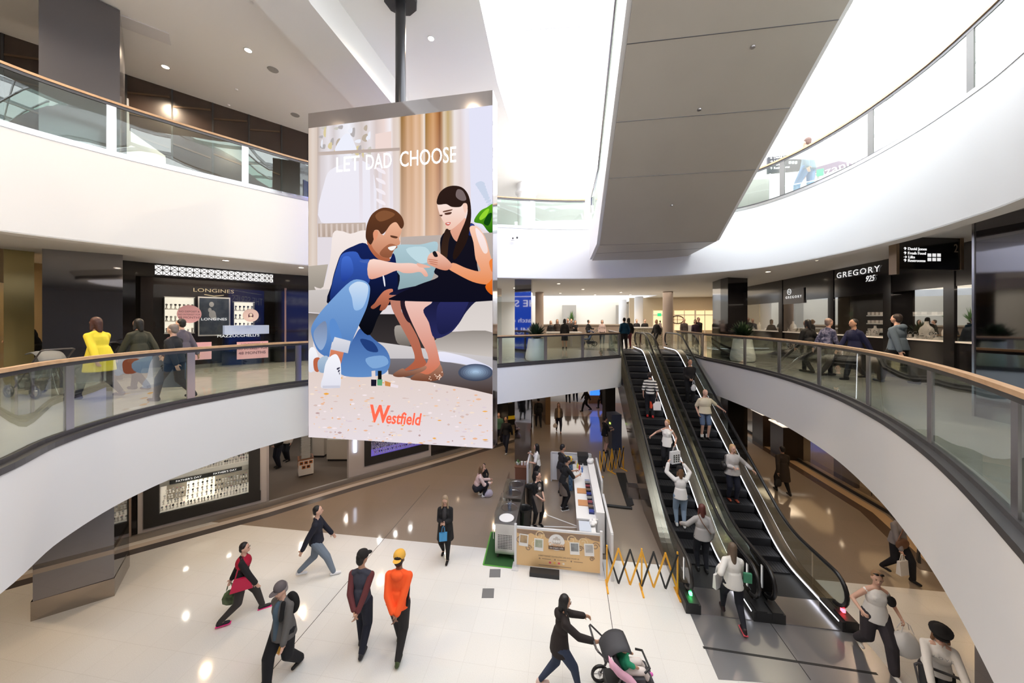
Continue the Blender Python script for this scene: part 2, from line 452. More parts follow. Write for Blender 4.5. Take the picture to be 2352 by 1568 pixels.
def round_col(px, d, r, z0, z1, m, cap=False):
    p = W(px, 700, d)
    prof = [(r, z0), (r, z1)]
    if cap: prof = [(r, z0), (r, z1 - .9), (r * 1.12, z1 - .86), (r * 1.12, z1 - .78), (r * 1.02, z1 - .74), (r * 1.02, z1 - .6), (r * 1.25, z1 - .52), (r * 1.25, z1 - .4), (r * 1.1, z1 - .36), (r * 1.1, z1)]
    o = MB().lathe(prof, (p.x, d, 0), 32).build('column_round', m, smooth=True); struct(o)
M_taupe = mat('taupe_plaster', (.42, .34, .29), .5)
round_col(1239, 22, .27, Z2, ZC2, M_taupe)
round_col(1534, 21.5, .3, Z2, ZC2, M_taupe)
round_col(1467, 26, .32, Z2, ZC2, M_white)
round_col(1430, 30, .33, Z2, ZC2, M_white)
round_col(1209, 18.5, .48, Z3, ZB, M_white, True)

# ================================================================== RAILINGS
def curve_at(curve, px):
    """point of a plan curve seen in image column px"""
    k = (px - CX) / F
    for a, b in zip(curve, curve[1:]):
        fa_, fb_ = a.x - k * a.y, b.x - k * b.y
        if fa_ == 0 or fa_ * fb_ < 0:
            t = fa_ / (fa_ - fb_); p = a.lerp(b, t); return p, (b - a).normalized()
    return None
def resample(c, step):
    out = [c[0]]; acc = 0
    for a, b in zip(c, c[1:]):
        L = (b - a).length; s = step - acc
        while s <= L:
            out.append(a.lerp(b, s / L)); s += step
        acc = (acc + L) % step
    if (out[-1] - c[-1]).length > .02: out.append(c[-1])
    return out
def railing(name, curve, z, posts, label, post_w=.13, wood=True, light=False, pm=None):
    """posts: plan points where a post stands; glass between them"""
    root = empty(name, (0, 0, 0), 0, label, 'railing', 'glass balustrades around the atrium')
    c = [p.copy() for p in curve]
    inn = offset(c, 0, False)
    n = len(c)
    def strip(nm, off, w, z0, z1, m):
        a = offset(c, off - w / 2, False); b = offset(c, off + w / 2, False)
        return ring(nm, a, b, z0, z1, m, False, root)
    strip('handrail', 0, .075, z + 1.055, z + 1.1, M_wood if wood else M_steel2)
    strip('rail_channel', 0, .035, z + 1.0, z + 1.056, M_dsteel)
    strip('base_channel', 0, .06, z + .04, z + .1, M_dsteel if not light else M_steel2)
    pts = []
    for q in posts:
        r = curve_at(c, q) if not isinstance(q, tuple) else (Vector((*q, 0)), None)
        if r is None: continue
        pts.append(r)
    for p, t in pts:
        if t is None:
            k = min(range(n - 1), key=lambda i: (c[i] - p).length); t = (c[k + 1] - c[k]).normalized()
        a = math.atan2(t.y, t.x)
        MB().box((p.x, p.y, z + .53), (post_w, .03, 1.0), a).build('post', pm or (M_steel2 if light else M_steel), root)
    # glass panels from post to post
    marks = sorted([0.] + [arc(c, p) for p, _ in pts] + [arc(c, c[-1])])
    for a, b in zip(marks, marks[1:]):
        if b - a < .15: continue
        seg = sub(c, a + .05, b - .05)
        if len(seg) < 2: continue
        i_, o_ = offset(seg, -.006, False), offset(seg, .006, False)
        g_ = ring('glass_panel', i_, o_, z + .1, z + 1.0, M_rail_glass3 if light else M_rail_glass, False, root)
        for p_ in g_.data.polygons: p_.use_smooth = True
        g_.data.set_sharp_from_angle(angle=R(30))
    return root
def arc(c, p):
    best, s, acc = 1e9, 0, 0
    for a, b in zip(c, c[1:]):
        d = b - a; L = d.length; t = max(0, min(1, (p - a).dot(d) / (L * L))); q = a + d * t
        if (q - p).length < best: best = (q - p).length; s = acc + t * L
        acc += L
    return s
def sub(c, s0, s1):
    out = []; acc = 0
    for a, b in zip(c, c[1:]):
        L = (b - a).length
        if acc + L >= s0 and acc <= s1:
            t0 = max(0, (s0 - acc) / L); t1 = min(1, (s1 - acc) / L)
            if not out: out.append(a.lerp(b, t0))
            out.append(a.lerp(b, t1))
        acc += L
    return out
def outward(curve, d, V):
    """shift towards the slab, whichever way the curve runs"""
    a = offset(curve, d, False); ctr = Vector((1, 7, 0))
    m = len(curve) // 2
    return a if (a[m] - ctr).length > (curve[m] - ctr).length else offset(curve, -d, False)
L2c = outward(v2_left, .1, V2)
wl = [L2c[-1], Vector((5.33, 18.3, 0))]
railing('railing', L2c, Z2, [158, 438, 685, 840, 990, 1149, 1253, 1338, (4.78, 15.12)], 'curved glass railing with oak handrail on the middle floor, left of the big screen')
railing('railing', [Vector((4.76, 15.2, 0)), Vector((5.3, 18.6, 0))], Z2, [(4.8, 15.4), (5.27, 18.4)], 'short straight glass railing beside the top of the left escalator', wood=False)
R2c = outward(v2_right, .1, V2)
R2full = [Vector((8.74, 18.2, 0))] + R2c
railing('railing', R2c, Z2, [1616, 1711, 1790, 1882, 1995, 2138, 2337], 'curved glass railing with oak handrail in front of the jewellery shops')
railing('railing', [Vector((8.82, 18.2, 0)), R2c[0] + Vector((.02, .1, 0))], Z2, [(8.8, 18.0), (8.12, 14.45)], 'short straight glass railing beside the top of the right escalator')
i0 = min(range(len(V3)), key=lambda i: (V3[i] - Vector((-8.82, 4.6, 0))).length)
V3o = V3[i0:] + V3[:i0]
n3 = len(V3o)
iE = min(range(n3), key=lambda i: (V3o[i] - Vector((2.66, 12.3, 0))).length)
iF = min(range(n3), key=lambda i: (V3o[i] - Vector((5.9, 11.0, 0))).length)
iG = min(range(n3), key=lambda i: (V3o[i] - Vector((5.2, 2.5, 0))).length)
L3c = outward(V3o[:iE + 1], .1, V3)
railing('railing', L3c, Z3, [-20, 256, 563, 830, 1000, 1222, 1345], 'curved glass railing with oak handrail on the top floor, at left', light=True)
R3c = outward(V3o[iF:iG + 1], .1, V3)
railing('railing', R3c, Z3, [1797, 2001, 2231, 2500], 'curved glass railing with oak handrail on the bright top floor at right', pm=mat('darkened_post', (.2, .19, .18), .5))  # posts coloured darker than the steel ones to offset the skylight glare

# ================================================================== HANGING SCREEN
dS = 7.2
TL, TR = W(708, 262, 1.113 * dS), W(1132, 205, dS)
BL, BR = W(709, 1003, 1.113 * dS), W(1132.5, 1029, dS)
ex = Vector((TR.x - TL.x, TR.y - TL.y, 0)); SWID = ex.length; ex.normalize()
en = Vector((ex.y, -ex.x, 0))                       # towards the camera
zb = (BL.z + BR.z) / 2; zt = (TL.z + TR.z) / 2
Sroot = empty('display_screen', (0, 0, 0), 0, 'huge hanging double-sided screen showing a man and a girl on a sofa', 'screen')
def SP(s, z, off=0.):                              # point on the screen front
    return Vector((TL.x, TL.y, 0)) + ex * s + en * off + Vector((0, 0, z))
depth = .42
fr = MB(); fr.prism([SP(0, 0), SP(SWID, 0), SP(SWID, 0, -depth), SP(0, 0, -depth)], zb, zt); fr.build('casing', mat('screen_casing', (.5, .48, .5), .07, 1.), Sroot)
pole_p = SP(SWID * .5, 0, -depth / 2); kx = (920 - CX) / F
t_ = (kx * (TL.y - en.y * depth / 2) - (TL.x - en.x * depth / 2)) / (ex.x - kx * ex.y); pole_p = SP(t_, 0, -depth / 2)
MB().tube([(pole_p.x, pole_p.y, zt - .01), (pole_p.x, pole_p.y, ZB - .06)], .115, 20).build('pole', mat('pole_black', (.045, .045, .05), .3, .5), Sroot, True)
MB().lathe([(.36, ZB - .08), (.38, ZB - .06), (.38, ZB - .01)], (pole_p.x, pole_p.y, 0), 10).build('pole_plate', M_blackm, Sroot)
# ------------------------------------------------------------------ what the big screen shows
def lin(c): return tuple(((v / 255) / 12.92 if v / 255 <= .04045 else ((v / 255 + .055) / 1.055) ** 2.4) for v in c)
def SPX(px, py, off=0.):
    k = (px - CX) / F; ax, ay = TL.x + en.x * off, TL.y + en.y * off
    s_ = (k * ay - ax) / (ex.x - k * ex.y); d = ay + ex.y * s_
    return s_, EYE - (py - HZ) / F * d
pv, pf_, pc = [], [], []
layer = [0]
def smooth_closed(P, n=4):
    out = []; N = len(P)
    for i in range(N):
        p0, p1, p2, p3 = P[i - 1], P[i], P[(i + 1) % N], P[(i + 2) % N]
        for j in range(n):
            t = j / n
            out.append(tuple(.5 * ((2 * p1[k]) + (p2[k] - p0[k]) * t + (2 * p0[k] - 5 * p1[k] + 4 * p2[k] - p3[k]) * t * t + (3 * p1[k] - p0[k] - 3 * p2[k] + p3[k]) * t ** 3) for k in (0, 1)))
    return out
def cv(P, crop): return [(690 + x / 3.136, (180 if crop == 'T' else 600) + y / 3.136) for x, y in P]
XL, XR = 708.6, 1131.2
def clampp(x, y):
    x = min(max(x, XL), XR); f_ = (x - 708) / 423
    return x, min(max(y, 294 + (241 - 294) * f_ + .5), 1003.5 + 26 * f_)
def shape(P, c0, c1=None, crop='T', sm=True):
    """flat coloured area of the picture; c0 at its top, c1 at its bottom"""
    P = cv(P, crop) if crop else P
    if sm: P = smooth_closed(P)
    P = [clampp(*p) for p in P]
    layer[0] += 1; off = .012 + layer[0] * .00006; base = len(pv)
    q = [SPX(x, y, off) for x, y in P]; y0, y1 = min(p[1] for p in P), max(p[1] for p in P)
    c1 = c1 or c0
    for (x, y), (s_, z) in zip(P, q):
        pv.append(SP(s_, z, off)); t = (y - y0) / max(y1 - y0, 1e-6); a, b_ = lin(c0), lin(c1)
        pc.append(tuple(a[k] * (1 - t) + b_[k] * t for k in range(3)))
    for t in tessellate_polygon([[Vector((s_, z, 0)) for s_, z in q]]): pf_.append(tuple(base + i for i in t))
def stripes(cols, ytop, ybot, crop='T', c2=None):
    """folds: colours listed along x, blended between"""
    layer[0] += 1; off = .012 + layer[0] * .00006; base = len(pv); n = len(cols)
    for i, (x, c) in enumerate(cols):
        for j, y in enumerate((ytop, ybot)):
            yy = y(x) if callable(y) else y; (px, py), = cv([(x, yy)], crop); px, py = clampp(px, py); s_, z = SPX(px, py, off)
            pv.append(SP(s_, z, off)); cc = lin(c); 
            if j and c2: d = lin(c2); cc = tuple(.45 * cc[k] + .55 * d[k] for k in range(3))
            pc.append(cc)
    for i in range(n - 1): pf_.append((base + 2 * i, base + 2 * i + 1, base + 2 * i + 3, base + 2 * i + 2))
rr_ = random.Random(3)
shape([(40, 100), (1400, 100), (1400, 2800), (40, 2800)], (228, 222, 232), (225, 215, 215), sm=False)
stripes([(57, (215, 196, 180)), (90, (226, 212, 202)), (122, (214, 196, 184))], 340, 1350)
stripes([(122, (190, 172, 160)), (150, (214, 205, 205)), (200, (232, 226, 230)), (240, (214, 205, 206)), (290, (235, 233, 240)), (350, (244, 244, 252)), (400, (220, 212, 212)), (440, (212, 200, 196)), (500, (232, 224, 226)), (545, (216, 200, 196)), (600, (236, 216, 210)), (645, (246, 240, 244)), (670, (222, 204, 194)), (700, (228, 212, 200)), (728, (205, 180, 150))], 250, 1145, c2=(232, 226, 236))
for _ in range(26):
    x, y = rr_.uniform(135, 500), rr_.uniform(340, 520); w_, h_ = rr_.uniform(8, 34), rr_.uniform(15, 60)
    shape([(x, y), (x + w_, y - h_ * .2), (x + w_ * .8, y + h_), (x - w_ * .3, y + h_ * .7)], rr_.choice([(190, 176, 160), (205, 200, 190), (238, 240, 250), (220, 205, 160), (182, 176, 176)]))
shape([(250, 530), (300, 420), (350, 400), (390, 470), (395, 525)], (238, 240, 252))
shape([(540, 400), (655, 380), (655, 515), (540, 525)], (240, 218, 212), sm=False)
shape([(125, 530), (720, 498), (720, 520), (125, 556)], (184, 166, 158), (200, 184, 176), sm=False)
shape([(248, 640), (500, 620), (520, 1020), (150, 1035), (170, 760)], (239, 236, 245), (236, 232, 243))
for x in (420, 500, 560, 640): shape([(x, 560), (x + 26, 558), (x + 30, 1030), (x + 6, 1030)], (226, 216, 220), (236, 230, 240), sm=False)
for i in range(5): shape([(545, 640 + i * 75), (600, 660 + i * 75), (612, 690 + i * 75), (560, 668 + i * 75)], (246, 238, 244))
shape([(125, 1045), (470, 1038), (470, 1145), (128, 1142)], (196, 178, 166), (182, 162, 150), sm=False)
for i in range(9): shape([(140 + i * 38, 1048), (155 + i * 38, 1046), (158 + i * 38, 1140), (142 + i * 38, 1140)], (214, 198, 190), sm=False)
stripes([(716, (212, 186, 160)), (728, (150, 112, 62)), (748, (176, 132, 84)), (772, (214, 172, 134)), (800, (205, 160, 116)), (830, (228, 190, 158)), (860, (214, 172, 132)), (884, (238, 214, 192)), (892, (240, 230, 224)), (902, (158, 116, 54)), (930, (196, 144, 88)), (955, (214, 164, 116)), (985, (182, 124, 74)), (1004, (138, 86, 46)), (1016, (176, 132, 92)), (1034, (222, 204, 180)), (1062, (196, 168, 118)), (1085, (206, 186, 158)), (1110, (238, 230, 228)), (1150, (226, 214, 214)), (1190, (236, 232, 242)), (1240, (228, 228, 246)), (1390, (232, 234, 250))], 180, 1180, c2=(234, 204, 188))
shape([(1215, 200), (1400, 180), (1400, 1130), (1230, 1030)], (229, 229, 248), (226, 228, 246), sm=False)
for i in range(8): shape([(1260 + i * 14, 760 + i * 20), (1300 + i * 12, 740 + i * 22), (1330 + i * 6, 760 + i * 22), (1290 + i * 8, 790 + i * 18)], (204, 214, 234))
shape([(1250, 1030), (1290, 960), (1340, 930), (1395, 915), (1395, 1115), (1350, 1100), (1310, 1050)], (98, 176, 30), (24, 96, 16))
shape([(1290, 1000), (1330, 950), (1360, 940), (1340, 990), (1300, 1020)], (150, 215, 50))
shape([(1320, 1040), (1350, 980), (1380, 970), (1370, 1030), (1350, 1060)], (18, 70, 18))
# sofa
shape([(725, 1142), (1000, 1128), (1395, 1110), (1395, 1600), (690, 1600)], (188, 176, 170), (170, 160, 154), sm=False)
shape([(57, 1352), (200, 1338), (160, 1525), (57, 1535)], (184, 174, 162), (150, 142, 132), sm=False)
shape([(100, 1500), (165, 1500), (215, 1300), (235, 1115), (300, 1100), (360, 1118), (500, 1125), (500, 1560), (180, 1560)], (246, 234, 230), (226, 214, 210))
shape([(57, 208), (225, 200), (200, 300), (140, 372), (57, 365)], (206, 199, 196), (186, 178, 174), 'B', False)
shape([(57, 372), (140, 378), (100, 440), (90, 640), (57, 640)], (120, 112, 108), (200, 192, 190), 'B', False)
shape([(470, 380), (700, 380), (900, 500), (1000, 540), (900, 640), (620, 595), (500, 575)], (38, 34, 36), (60, 54, 54), 'B', False)
shape([(680, 470), (760, 480), (800, 600), (700, 590)], (168, 160, 152), (110, 102, 96), 'B')
shape([(1130, 480), (1190, 370), (1270, 282), (1395, 284), (1395, 506), (1180, 500)], (214, 206, 202), (222, 214, 210), 'B')
shape([(960, 600), (1010, 522), (1080, 508), (1395, 512), (1395, 690), (980, 645)], (146, 138, 132), (204, 196, 190), 'B')
shape([(520, 575), (900, 628), (1395, 690), (1395, 790), (900, 720), (640, 720)], (214, 208, 208), (190, 186, 190), 'B', False)
shape([(620, 700), (900, 700), (1010, 715), (1395, 782), (1395, 965), (1000, 890), (640, 850)], (120, 116, 122), (66, 46, 36), 'B', False)
shape([(1000, 650), (1200, 690), (1395, 770), (1395, 788), (1150, 735), (1000, 715)], (236, 234, 248), (214, 216, 240), 'B')
for q_ in range(7):
    k_ = 1 - q_ / 7.5; c_ = (int(78 + 16 * q_), int(88 + 19 * q_), int(112 + 20 * q_))
    shape([(1262 + math.cos(a_) * 125 * k_, 800 + math.sin(a_) * 62 * k_ + 8 * q_ * 0) for a_ in [2 * PI * i_ / 12 for i_ in range(12)]], c_, tuple(int(v_ * .8) for v_ in c_), 'B')
shape([(668, 1260), (700, 1200), (860, 1196), (985, 1178), (975, 1290), (965, 1400), (905, 1480), (700, 1532), (680, 1400)], (176, 204, 214), (138, 164, 170))
shape([(760, 1230), (900, 1215), (940, 1300), (860, 1330)], (192, 218, 226))
# rug
shape([(50, 792), (180, 795), (300, 815), (520, 832), (640, 812), (740, 832), (1000, 882), (1200, 915), (1400, 958), (1410, 1400), (50, 1400)], (226, 208, 200), (232, 222, 228), 'B', False)
for _ in range(300):
    x, y = rr_.uniform(65, 1385), rr_.uniform(0, 1) ** .8 * 520 + 815
    if y < 830 + max(0, x - 600) * .17: continue
    w_, h_ = rr_.uniform(6, 42), rr_.uniform(3, 13)
    c = rr_.choice([(240, 200, 168), (236, 184, 150), (244, 224, 208), (214, 190, 184), (246, 232, 236), (222, 206, 214), (238, 206, 190)]) if rr_.random() < .93 else rr_.choice([(240, 170, 70), (190, 160, 160)])
    shape([(x, y), (x + w_ * .5, y - h_ * .6), (x + w_, y), (x + w_ * .5, y + h_ * .6)], c, None, 'B')
# man
shape([(290, 690), (380, 560), (440, 480), (530, 560), (610, 625), (646, 700), (636, 770), (590, 815), (450, 834), (290, 812)], (56, 92, 160), (98, 142, 200), 'B')
shape([(430, 560), (520, 580), (560, 650), (480, 640)], (34, 62, 122), None, 'B')
shape([(470, 700), (600, 680), (630, 740), (520, 770)], (128, 168, 216), None, 'B')
shape([(495, 100), (700, 80), (700, 200), (650, 240), (610, 330), (560, 400), (500, 530), (430, 480), (420, 400), (495, 250)], (20, 22, 38), (8, 9, 16), 'B')
shape([(215, 1640), (225, 1480), (262, 1340), (300, 1255), (380, 1208), (470, 1188), (560, 1290), (640, 1306), (668, 1258), (690, 1330), (697, 1568), (600, 1640)], (22, 36, 92), (10, 12, 26))
shape([(216, 1600), (228, 1480), (268, 1340), (305, 1262), (400, 1248), (440, 1300), (505, 1308), (506, 1400), (484, 1484), (380, 1470), (290, 1560)], (58, 96, 190), (22, 40, 104))
shape([(430, 1310), (505, 1312), (500, 1330), (440, 1325)], (70, 100, 180))
shape([(300, 1300), (360, 1290), (380, 1400), (300, 1460)], (70, 112, 210), (34, 62, 150))
shape([(480, 1170), (540, 1160), (640, 1290), (630, 1316), (560, 1300), (505, 1240)], (196, 118, 84), (170, 96, 66))
shape([(520, 1100), (560, 1080), (600, 1130), (640, 1040), (690, 1030), (728, 1075), (726, 1110), (712, 1150), (718, 1190), (690, 1210), (668, 1250), (645, 1290), (600, 1290), (545, 1250), (510, 1190)], (240, 184, 152), (190, 120, 88))
shape([(600, 1220), (650, 1190), (700, 1212), (670, 1240), (650, 1288), (600, 1288), (570, 1262)], (168, 104, 74), (140, 84, 58))
shape([(632, 1216), (690, 1206), (672, 1234), (648, 1238)], (250, 244, 240))
shape([(650, 1130), (700, 1140), (690, 1152), (655, 1144)], (92, 56, 40))
shape([(470, 1140), (478, 1060), (510, 985), (560, 944), (612, 930), (680, 948), (730, 995), (746, 1050), (726, 1082), (690, 1036), (650, 1052), (615, 1100), (585, 1122), (560, 1092), (530, 1098), (530, 1150), (508, 1196), (484, 1175)], (104, 62, 38), (70, 42, 30))
shape([(540, 985), (600, 950), (680, 975), (640, 1010), (570, 1030)], (132, 84, 54))
shape([(524, 1110), (550, 1094), (560, 1120), (545, 1160), (530, 1165)], (226, 150, 116))
shape([(500, 1306), (640, 1322), (710, 1330), (800, 1330), (860, 1346), (902, 1382), (919, 1420), (896, 1426), (862, 1394), (800, 1402), (740, 1400), (690, 1384), (600, 1420), (494, 1440)], (252, 220, 208), (226, 160, 138))
shape([(840, 1330), (925, 1350), (930, 1362), (860, 1360)], (236, 180, 160))
shape([(592, 1420), (604, 1430), (612, 1490), (604, 1492)], (230, 230, 240))
shape([(506, 330), (535, 300), (560, 262), (605, 212), (660, 198), (664, 228), (640, 296), (608, 346), (570, 352), (580, 310), (530, 342)], (208, 126, 98), (150, 82, 60), 'B')
shape([(78, 480), (130, 385), (230, 270), (360, 145), (440, 134), (494, 168), (500, 230), (478, 330), (430, 440), (395, 520), (355, 605), (300, 600), (240, 560), (215, 640), (200, 690), (130, 650), (92, 570)], (128, 170, 222), (76, 120, 184), 'B')
shape([(350, 190), (410, 146), (480, 166), (486, 230), (450, 330), (390, 350), (370, 260)], (206, 224, 244), (150, 188, 232), 'B')
shape([(100, 500), (180, 430), (190, 560), (150, 640), (105, 580)], (122, 136, 166), (150, 176, 214), 'B')
shape([(210, 440), (250, 420), (300, 560), (230, 580)], (92, 140, 206), None, 'B')
shape([(62, 640), (100, 622), (128, 690), (100, 700), (98, 785), (57, 786)], (246, 246, 250), (222, 224, 236), 'B')
shape([(96, 706), (140, 698), (134, 790), (100, 782)], (186, 100, 70), None, 'B')
shape([(128, 712), (196, 682), (184, 792), (134, 792)], (176, 196, 216), (140, 166, 196), 'B')
shape([(222, 610), (316, 640), (292, 740), (206, 710)], (224, 138, 104), (190, 110, 80), 'B', False)
shape([(246, 544), (362, 574), (342, 662), (216, 634)], (224, 224, 232), (196, 200, 214), 'B', False)
shape([(180, 740), (210, 690), (255, 668), (282, 706), (292, 760), (290, 890), (262, 910), (160, 914), (148, 880), (165, 820)], (246, 246, 252), (226, 226, 238), 'B')
for i in range(3): shape([(262 + i * 8, 770 + i * 18), (282, 762 + i * 18), (284, 770 + i * 18), (266 + i * 8, 782 + i * 18)], (70, 70, 90), None, 'B')
shape([(160, 895), (285, 893), (285, 912), (160, 914)], (206, 206, 220), None, 'B', False)
# girl: legs and shoes, skirt, top, arms, head
shape([(648, 260), (700, 226), (780, 232), (760, 300), (726, 350), (780, 430), (850, 560), (882, 680), (900, 750), (740, 792), (790, 748), (824, 700), (795, 600), (705, 430), (660, 340)], (190, 128, 110), (176, 92, 64), 'B')
shape([(740, 230), (900, 240), (830, 420), (780, 440), (740, 380), (720, 300)], (40, 28, 40), None, 'B')
shape([(752, 296), (790, 248), (860, 238), (950, 282), (900, 346), (925, 440), (965, 560), (1000, 700), (1002, 762), (935, 822), (855, 802), (922, 700), (850, 540), (785, 400)], (240, 200, 190), (206, 112, 80), 'B')
shape([(668, 812), (735, 770), (765, 790), (830, 780), (900, 752), (905, 775), (850, 806), (760, 830), (690, 832)], (176, 128, 106), (110, 66, 48), 'B')
shape([(792, 846), (850, 803), (920, 814), (985, 768), (1008, 742), (1026, 790), (1024, 830), (960, 862), (850, 860)], (180, 128, 104), (116, 68, 48), 'B')
for _ in range(46):
    x, y = rr_.uniform(860, 1020), rr_.uniform(775, 855)
    if y < 860 - (x - 860) * .45: continue
    shape([(x, y), (x + 6, y - 4), (x + 9, y + 2), (x + 3, y + 5)], (238, 206, 186), None, 'B')
shape([(640, 240), (700, 205), (900, 166), (1100, 140), (1330, 170), (1372, 276), (1275, 284), (1196, 362), (1140, 450), (1070, 522), (965, 552), (925, 440), (885, 350), (950, 290), (860, 238), (760, 240)], (16, 16, 34), (40, 42, 92), 'B')
shape([(1000, 300), (1100, 260), (1220, 250), (1160, 400), (1080, 500), (1000, 520), (980, 400)], (44, 46, 100), (28, 30, 70), 'B')
shape([(690, 1560), (850, 1486), (990, 1432), (962, 1392), (1008, 1300), (1010, 1150), (1080, 1080), (1100, 1150), (1150, 1162), (1210, 1052), (1252, 1062), (1262, 1200), (1282, 1390), (1345, 1480), (1385, 1600), (690, 1600)], (22, 20, 30), (14, 14, 30))
shape([(1208, 1060), (1250, 1050), (1268, 1118), (1214, 1130)], (46, 66, 140), (30, 44, 104))
shape([(1088, 1080), (1180, 1005), (1206, 1060), (1150, 1160), (1118, 1170), (1086, 1120)], (236, 180, 158), (216, 150, 126))
shape([(986, 904), (1010, 880), (1100, 880), (1190, 890), (1206, 940), (1184, 1000), (1130, 1056), (1082, 1090), (1050, 1082), (1046, 1050), (1030, 1030), (1002, 975)], (252, 232, 224), (240, 196, 176))
shape([(1040, 970), (1088, 962), (1080, 978), (1046, 982)], (84, 50, 40)); shape([(1030, 955), (1092, 942), (1086, 952), (1034, 964)], (110, 72, 58)); shape([(1000, 984), (1024, 982), (1016, 994)], (84, 50, 40))
shape([(1046, 1040), (1082, 1036), (1070, 1058), (1050, 1056)], (206, 104, 96)); shape([(1052, 1043), (1076, 1041), (1066, 1049)], (252, 244, 242))
shape([(984, 905), (998, 832), (1046, 786), (1110, 772), (1172, 790), (1214, 850), (1230, 950), (1224, 1050), (1196, 1180), (1120, 1300), (1098, 1270), (1140, 1140), (1190, 1020), (1204, 940), (1176, 905), (1150, 925), (1090, 925), (1050, 905)], (46, 30, 26), (36, 22, 18))
shape([(1130, 800), (1170, 810), (1195, 870), (1160, 880), (1120, 850)], (120, 104, 104))
shape([(1170, 905), (1196, 900), (1204, 935), (1188, 968), (1176, 950)], (246, 206, 188))
shape([(1048, 1085), (1082, 1112), (1068, 1180), (1052, 1310), (1012, 1300), (1018, 1190)], (46, 30, 24), (60, 40, 30))
shape([(1218, 1076), (1268, 1066), (1330, 1140), (1362, 1250), (1390, 1360), (1390, 1470), (1340, 1484), (1240, 1464), (1120, 1404), (1066, 1366), (1100, 1328), (1200, 1368), (1296, 1386), (1262, 1300), (1246, 1180)], (250, 206, 182), (232, 140, 84))
shape([(1262, 1074), (1320, 1136), (1350, 1240), (1320, 1256), (1276, 1160)], (252, 236, 238), (246, 222, 214))
shape([(914, 1296), (935, 1260), (985, 1244), (1010, 1262), (1060, 1302), (1092, 1346), (1060, 1380), (1010, 1376), (950, 1352), (918, 1334)], (244, 200, 182), (214, 140, 112))
shape([(952, 1254), (972, 1244), (990, 1280), (966, 1284)], (30, 26, 30))
for i in range(3): shape([(925 + i * 6, 1300 + i * 14), (985, 1308 + i * 16), (984, 1313 + i * 16), (926 + i * 6, 1306 + i * 14)], (196, 124, 100))
shape([(1332, 180), (1360, 150), (1390, 128), (1390, 236), (1352, 220)], (240, 122, 40), (214, 96, 24), 'B')
shape([(1360, 1320), (1390, 1300), (1390, 1390), (1372, 1380)], (238, 130, 60))
# little bottles on the rug
for P, c in (([(512, 790), (539, 786), (541, 852), (514, 854)], (226, 214, 214)), ([(509, 850), (548, 852), (546, 898), (509, 898)], (26, 26, 44)), ([(558, 788), (585, 788), (585, 852), (558, 852)], (18, 18, 20)), ([(553, 850), (591, 850), (588, 895), (554, 893)], (98, 168, 122)),
             ([(608, 860), (652, 874), (650, 902), (610, 896)], (206, 138, 76)), ([(650, 878), (706, 894), (702, 912), (648, 903)], (238, 226, 232))): shape(P, c, None, 'B', False)
me = bpy.data.meshes.new('lit_picture'); me.from_pydata([tuple(v) for v in pv], [], pf_); me.update()
ca = me.color_attributes.new('tint', 'FLOAT_COLOR', 'POINT')
for i, c in enumerate(pc): ca.data[i].color = (*c, 1)
pm = bpy.data.materials.new('screen_picture'); pm.use_nodes = True; nt = pm.node_tree; nt.nodes.clear()
o_ = nt.nodes.new('ShaderNodeOutputMaterial'); e_ = nt.nodes.new('ShaderNodeEmission'); a_ = nt.nodes.new('ShaderNodeVertexColor'); a_.layer_name = 'tint'
nt.links.new(a_.outputs[0], e_.inputs[0]); nt.links.new(e_.outputs[0], o_.inputs[0]); e_.inputs[1].default_value = 1.0
link('lit_picture', me, pm, Sroot)
M_scrt = mat('screen_white', (1, 1, 1), .5, emit=(1, 1, 1), es=1.0); M_scrr = mat('screen_red', (.8, .08, .04), .5, emit=lin((238, 84, 62)), es=1.0)
def scr_text(body, px, py, size, m, fit=None, bold=0., shear=0.):
    s_, z = SPX(px, py, .05); t = text('lettering', body, size, face_matrix(SP(s_, z, .06), en), m, Sroot, .0005, 1., 'CENTER', 1., shear); t.data.offset = bold
    if fit: t['fit_w'] = fit
    return t
s0_, _ = SPX(773, 380, .06); s1_, _ = SPX(1047, 355, .06); hgt = SPX(900, 345, .06)[1] - SPX(900, 380, .06)[1]
for wd_, xa, xb in (('LET', 773, 826), ('DAD', 841, 900), ('CHOOSE', 918, 1047)):
    xm = (xa + xb) / 2; ym = 378 - (xm - 800) * .087 + .5
    t = scr_text(wd_, xm, ym, hgt / .70, M_scrt, abs(SPX(xb, ym, .06)[0] - SPX(xa, ym, .06)[0]), .002)
hw = SPX(860, 935, .06)[1] - SPX(860, 974, .06)[1]
t = scr_text('W', 874, 952, hw / .72, M_scrr, abs(SPX(898, 950, .06)[0] - SPX(851, 950, .06)[0]), .018, .12)
h2 = SPX(860, 950, .06)[1] - SPX(860, 978, .06)[1]
t = scr_text('estfield', 928, 962, h2 / .74, M_scrr, abs(SPX(969, 950, .06)[0] - SPX(887, 950, .06)[0]), .008, .22)
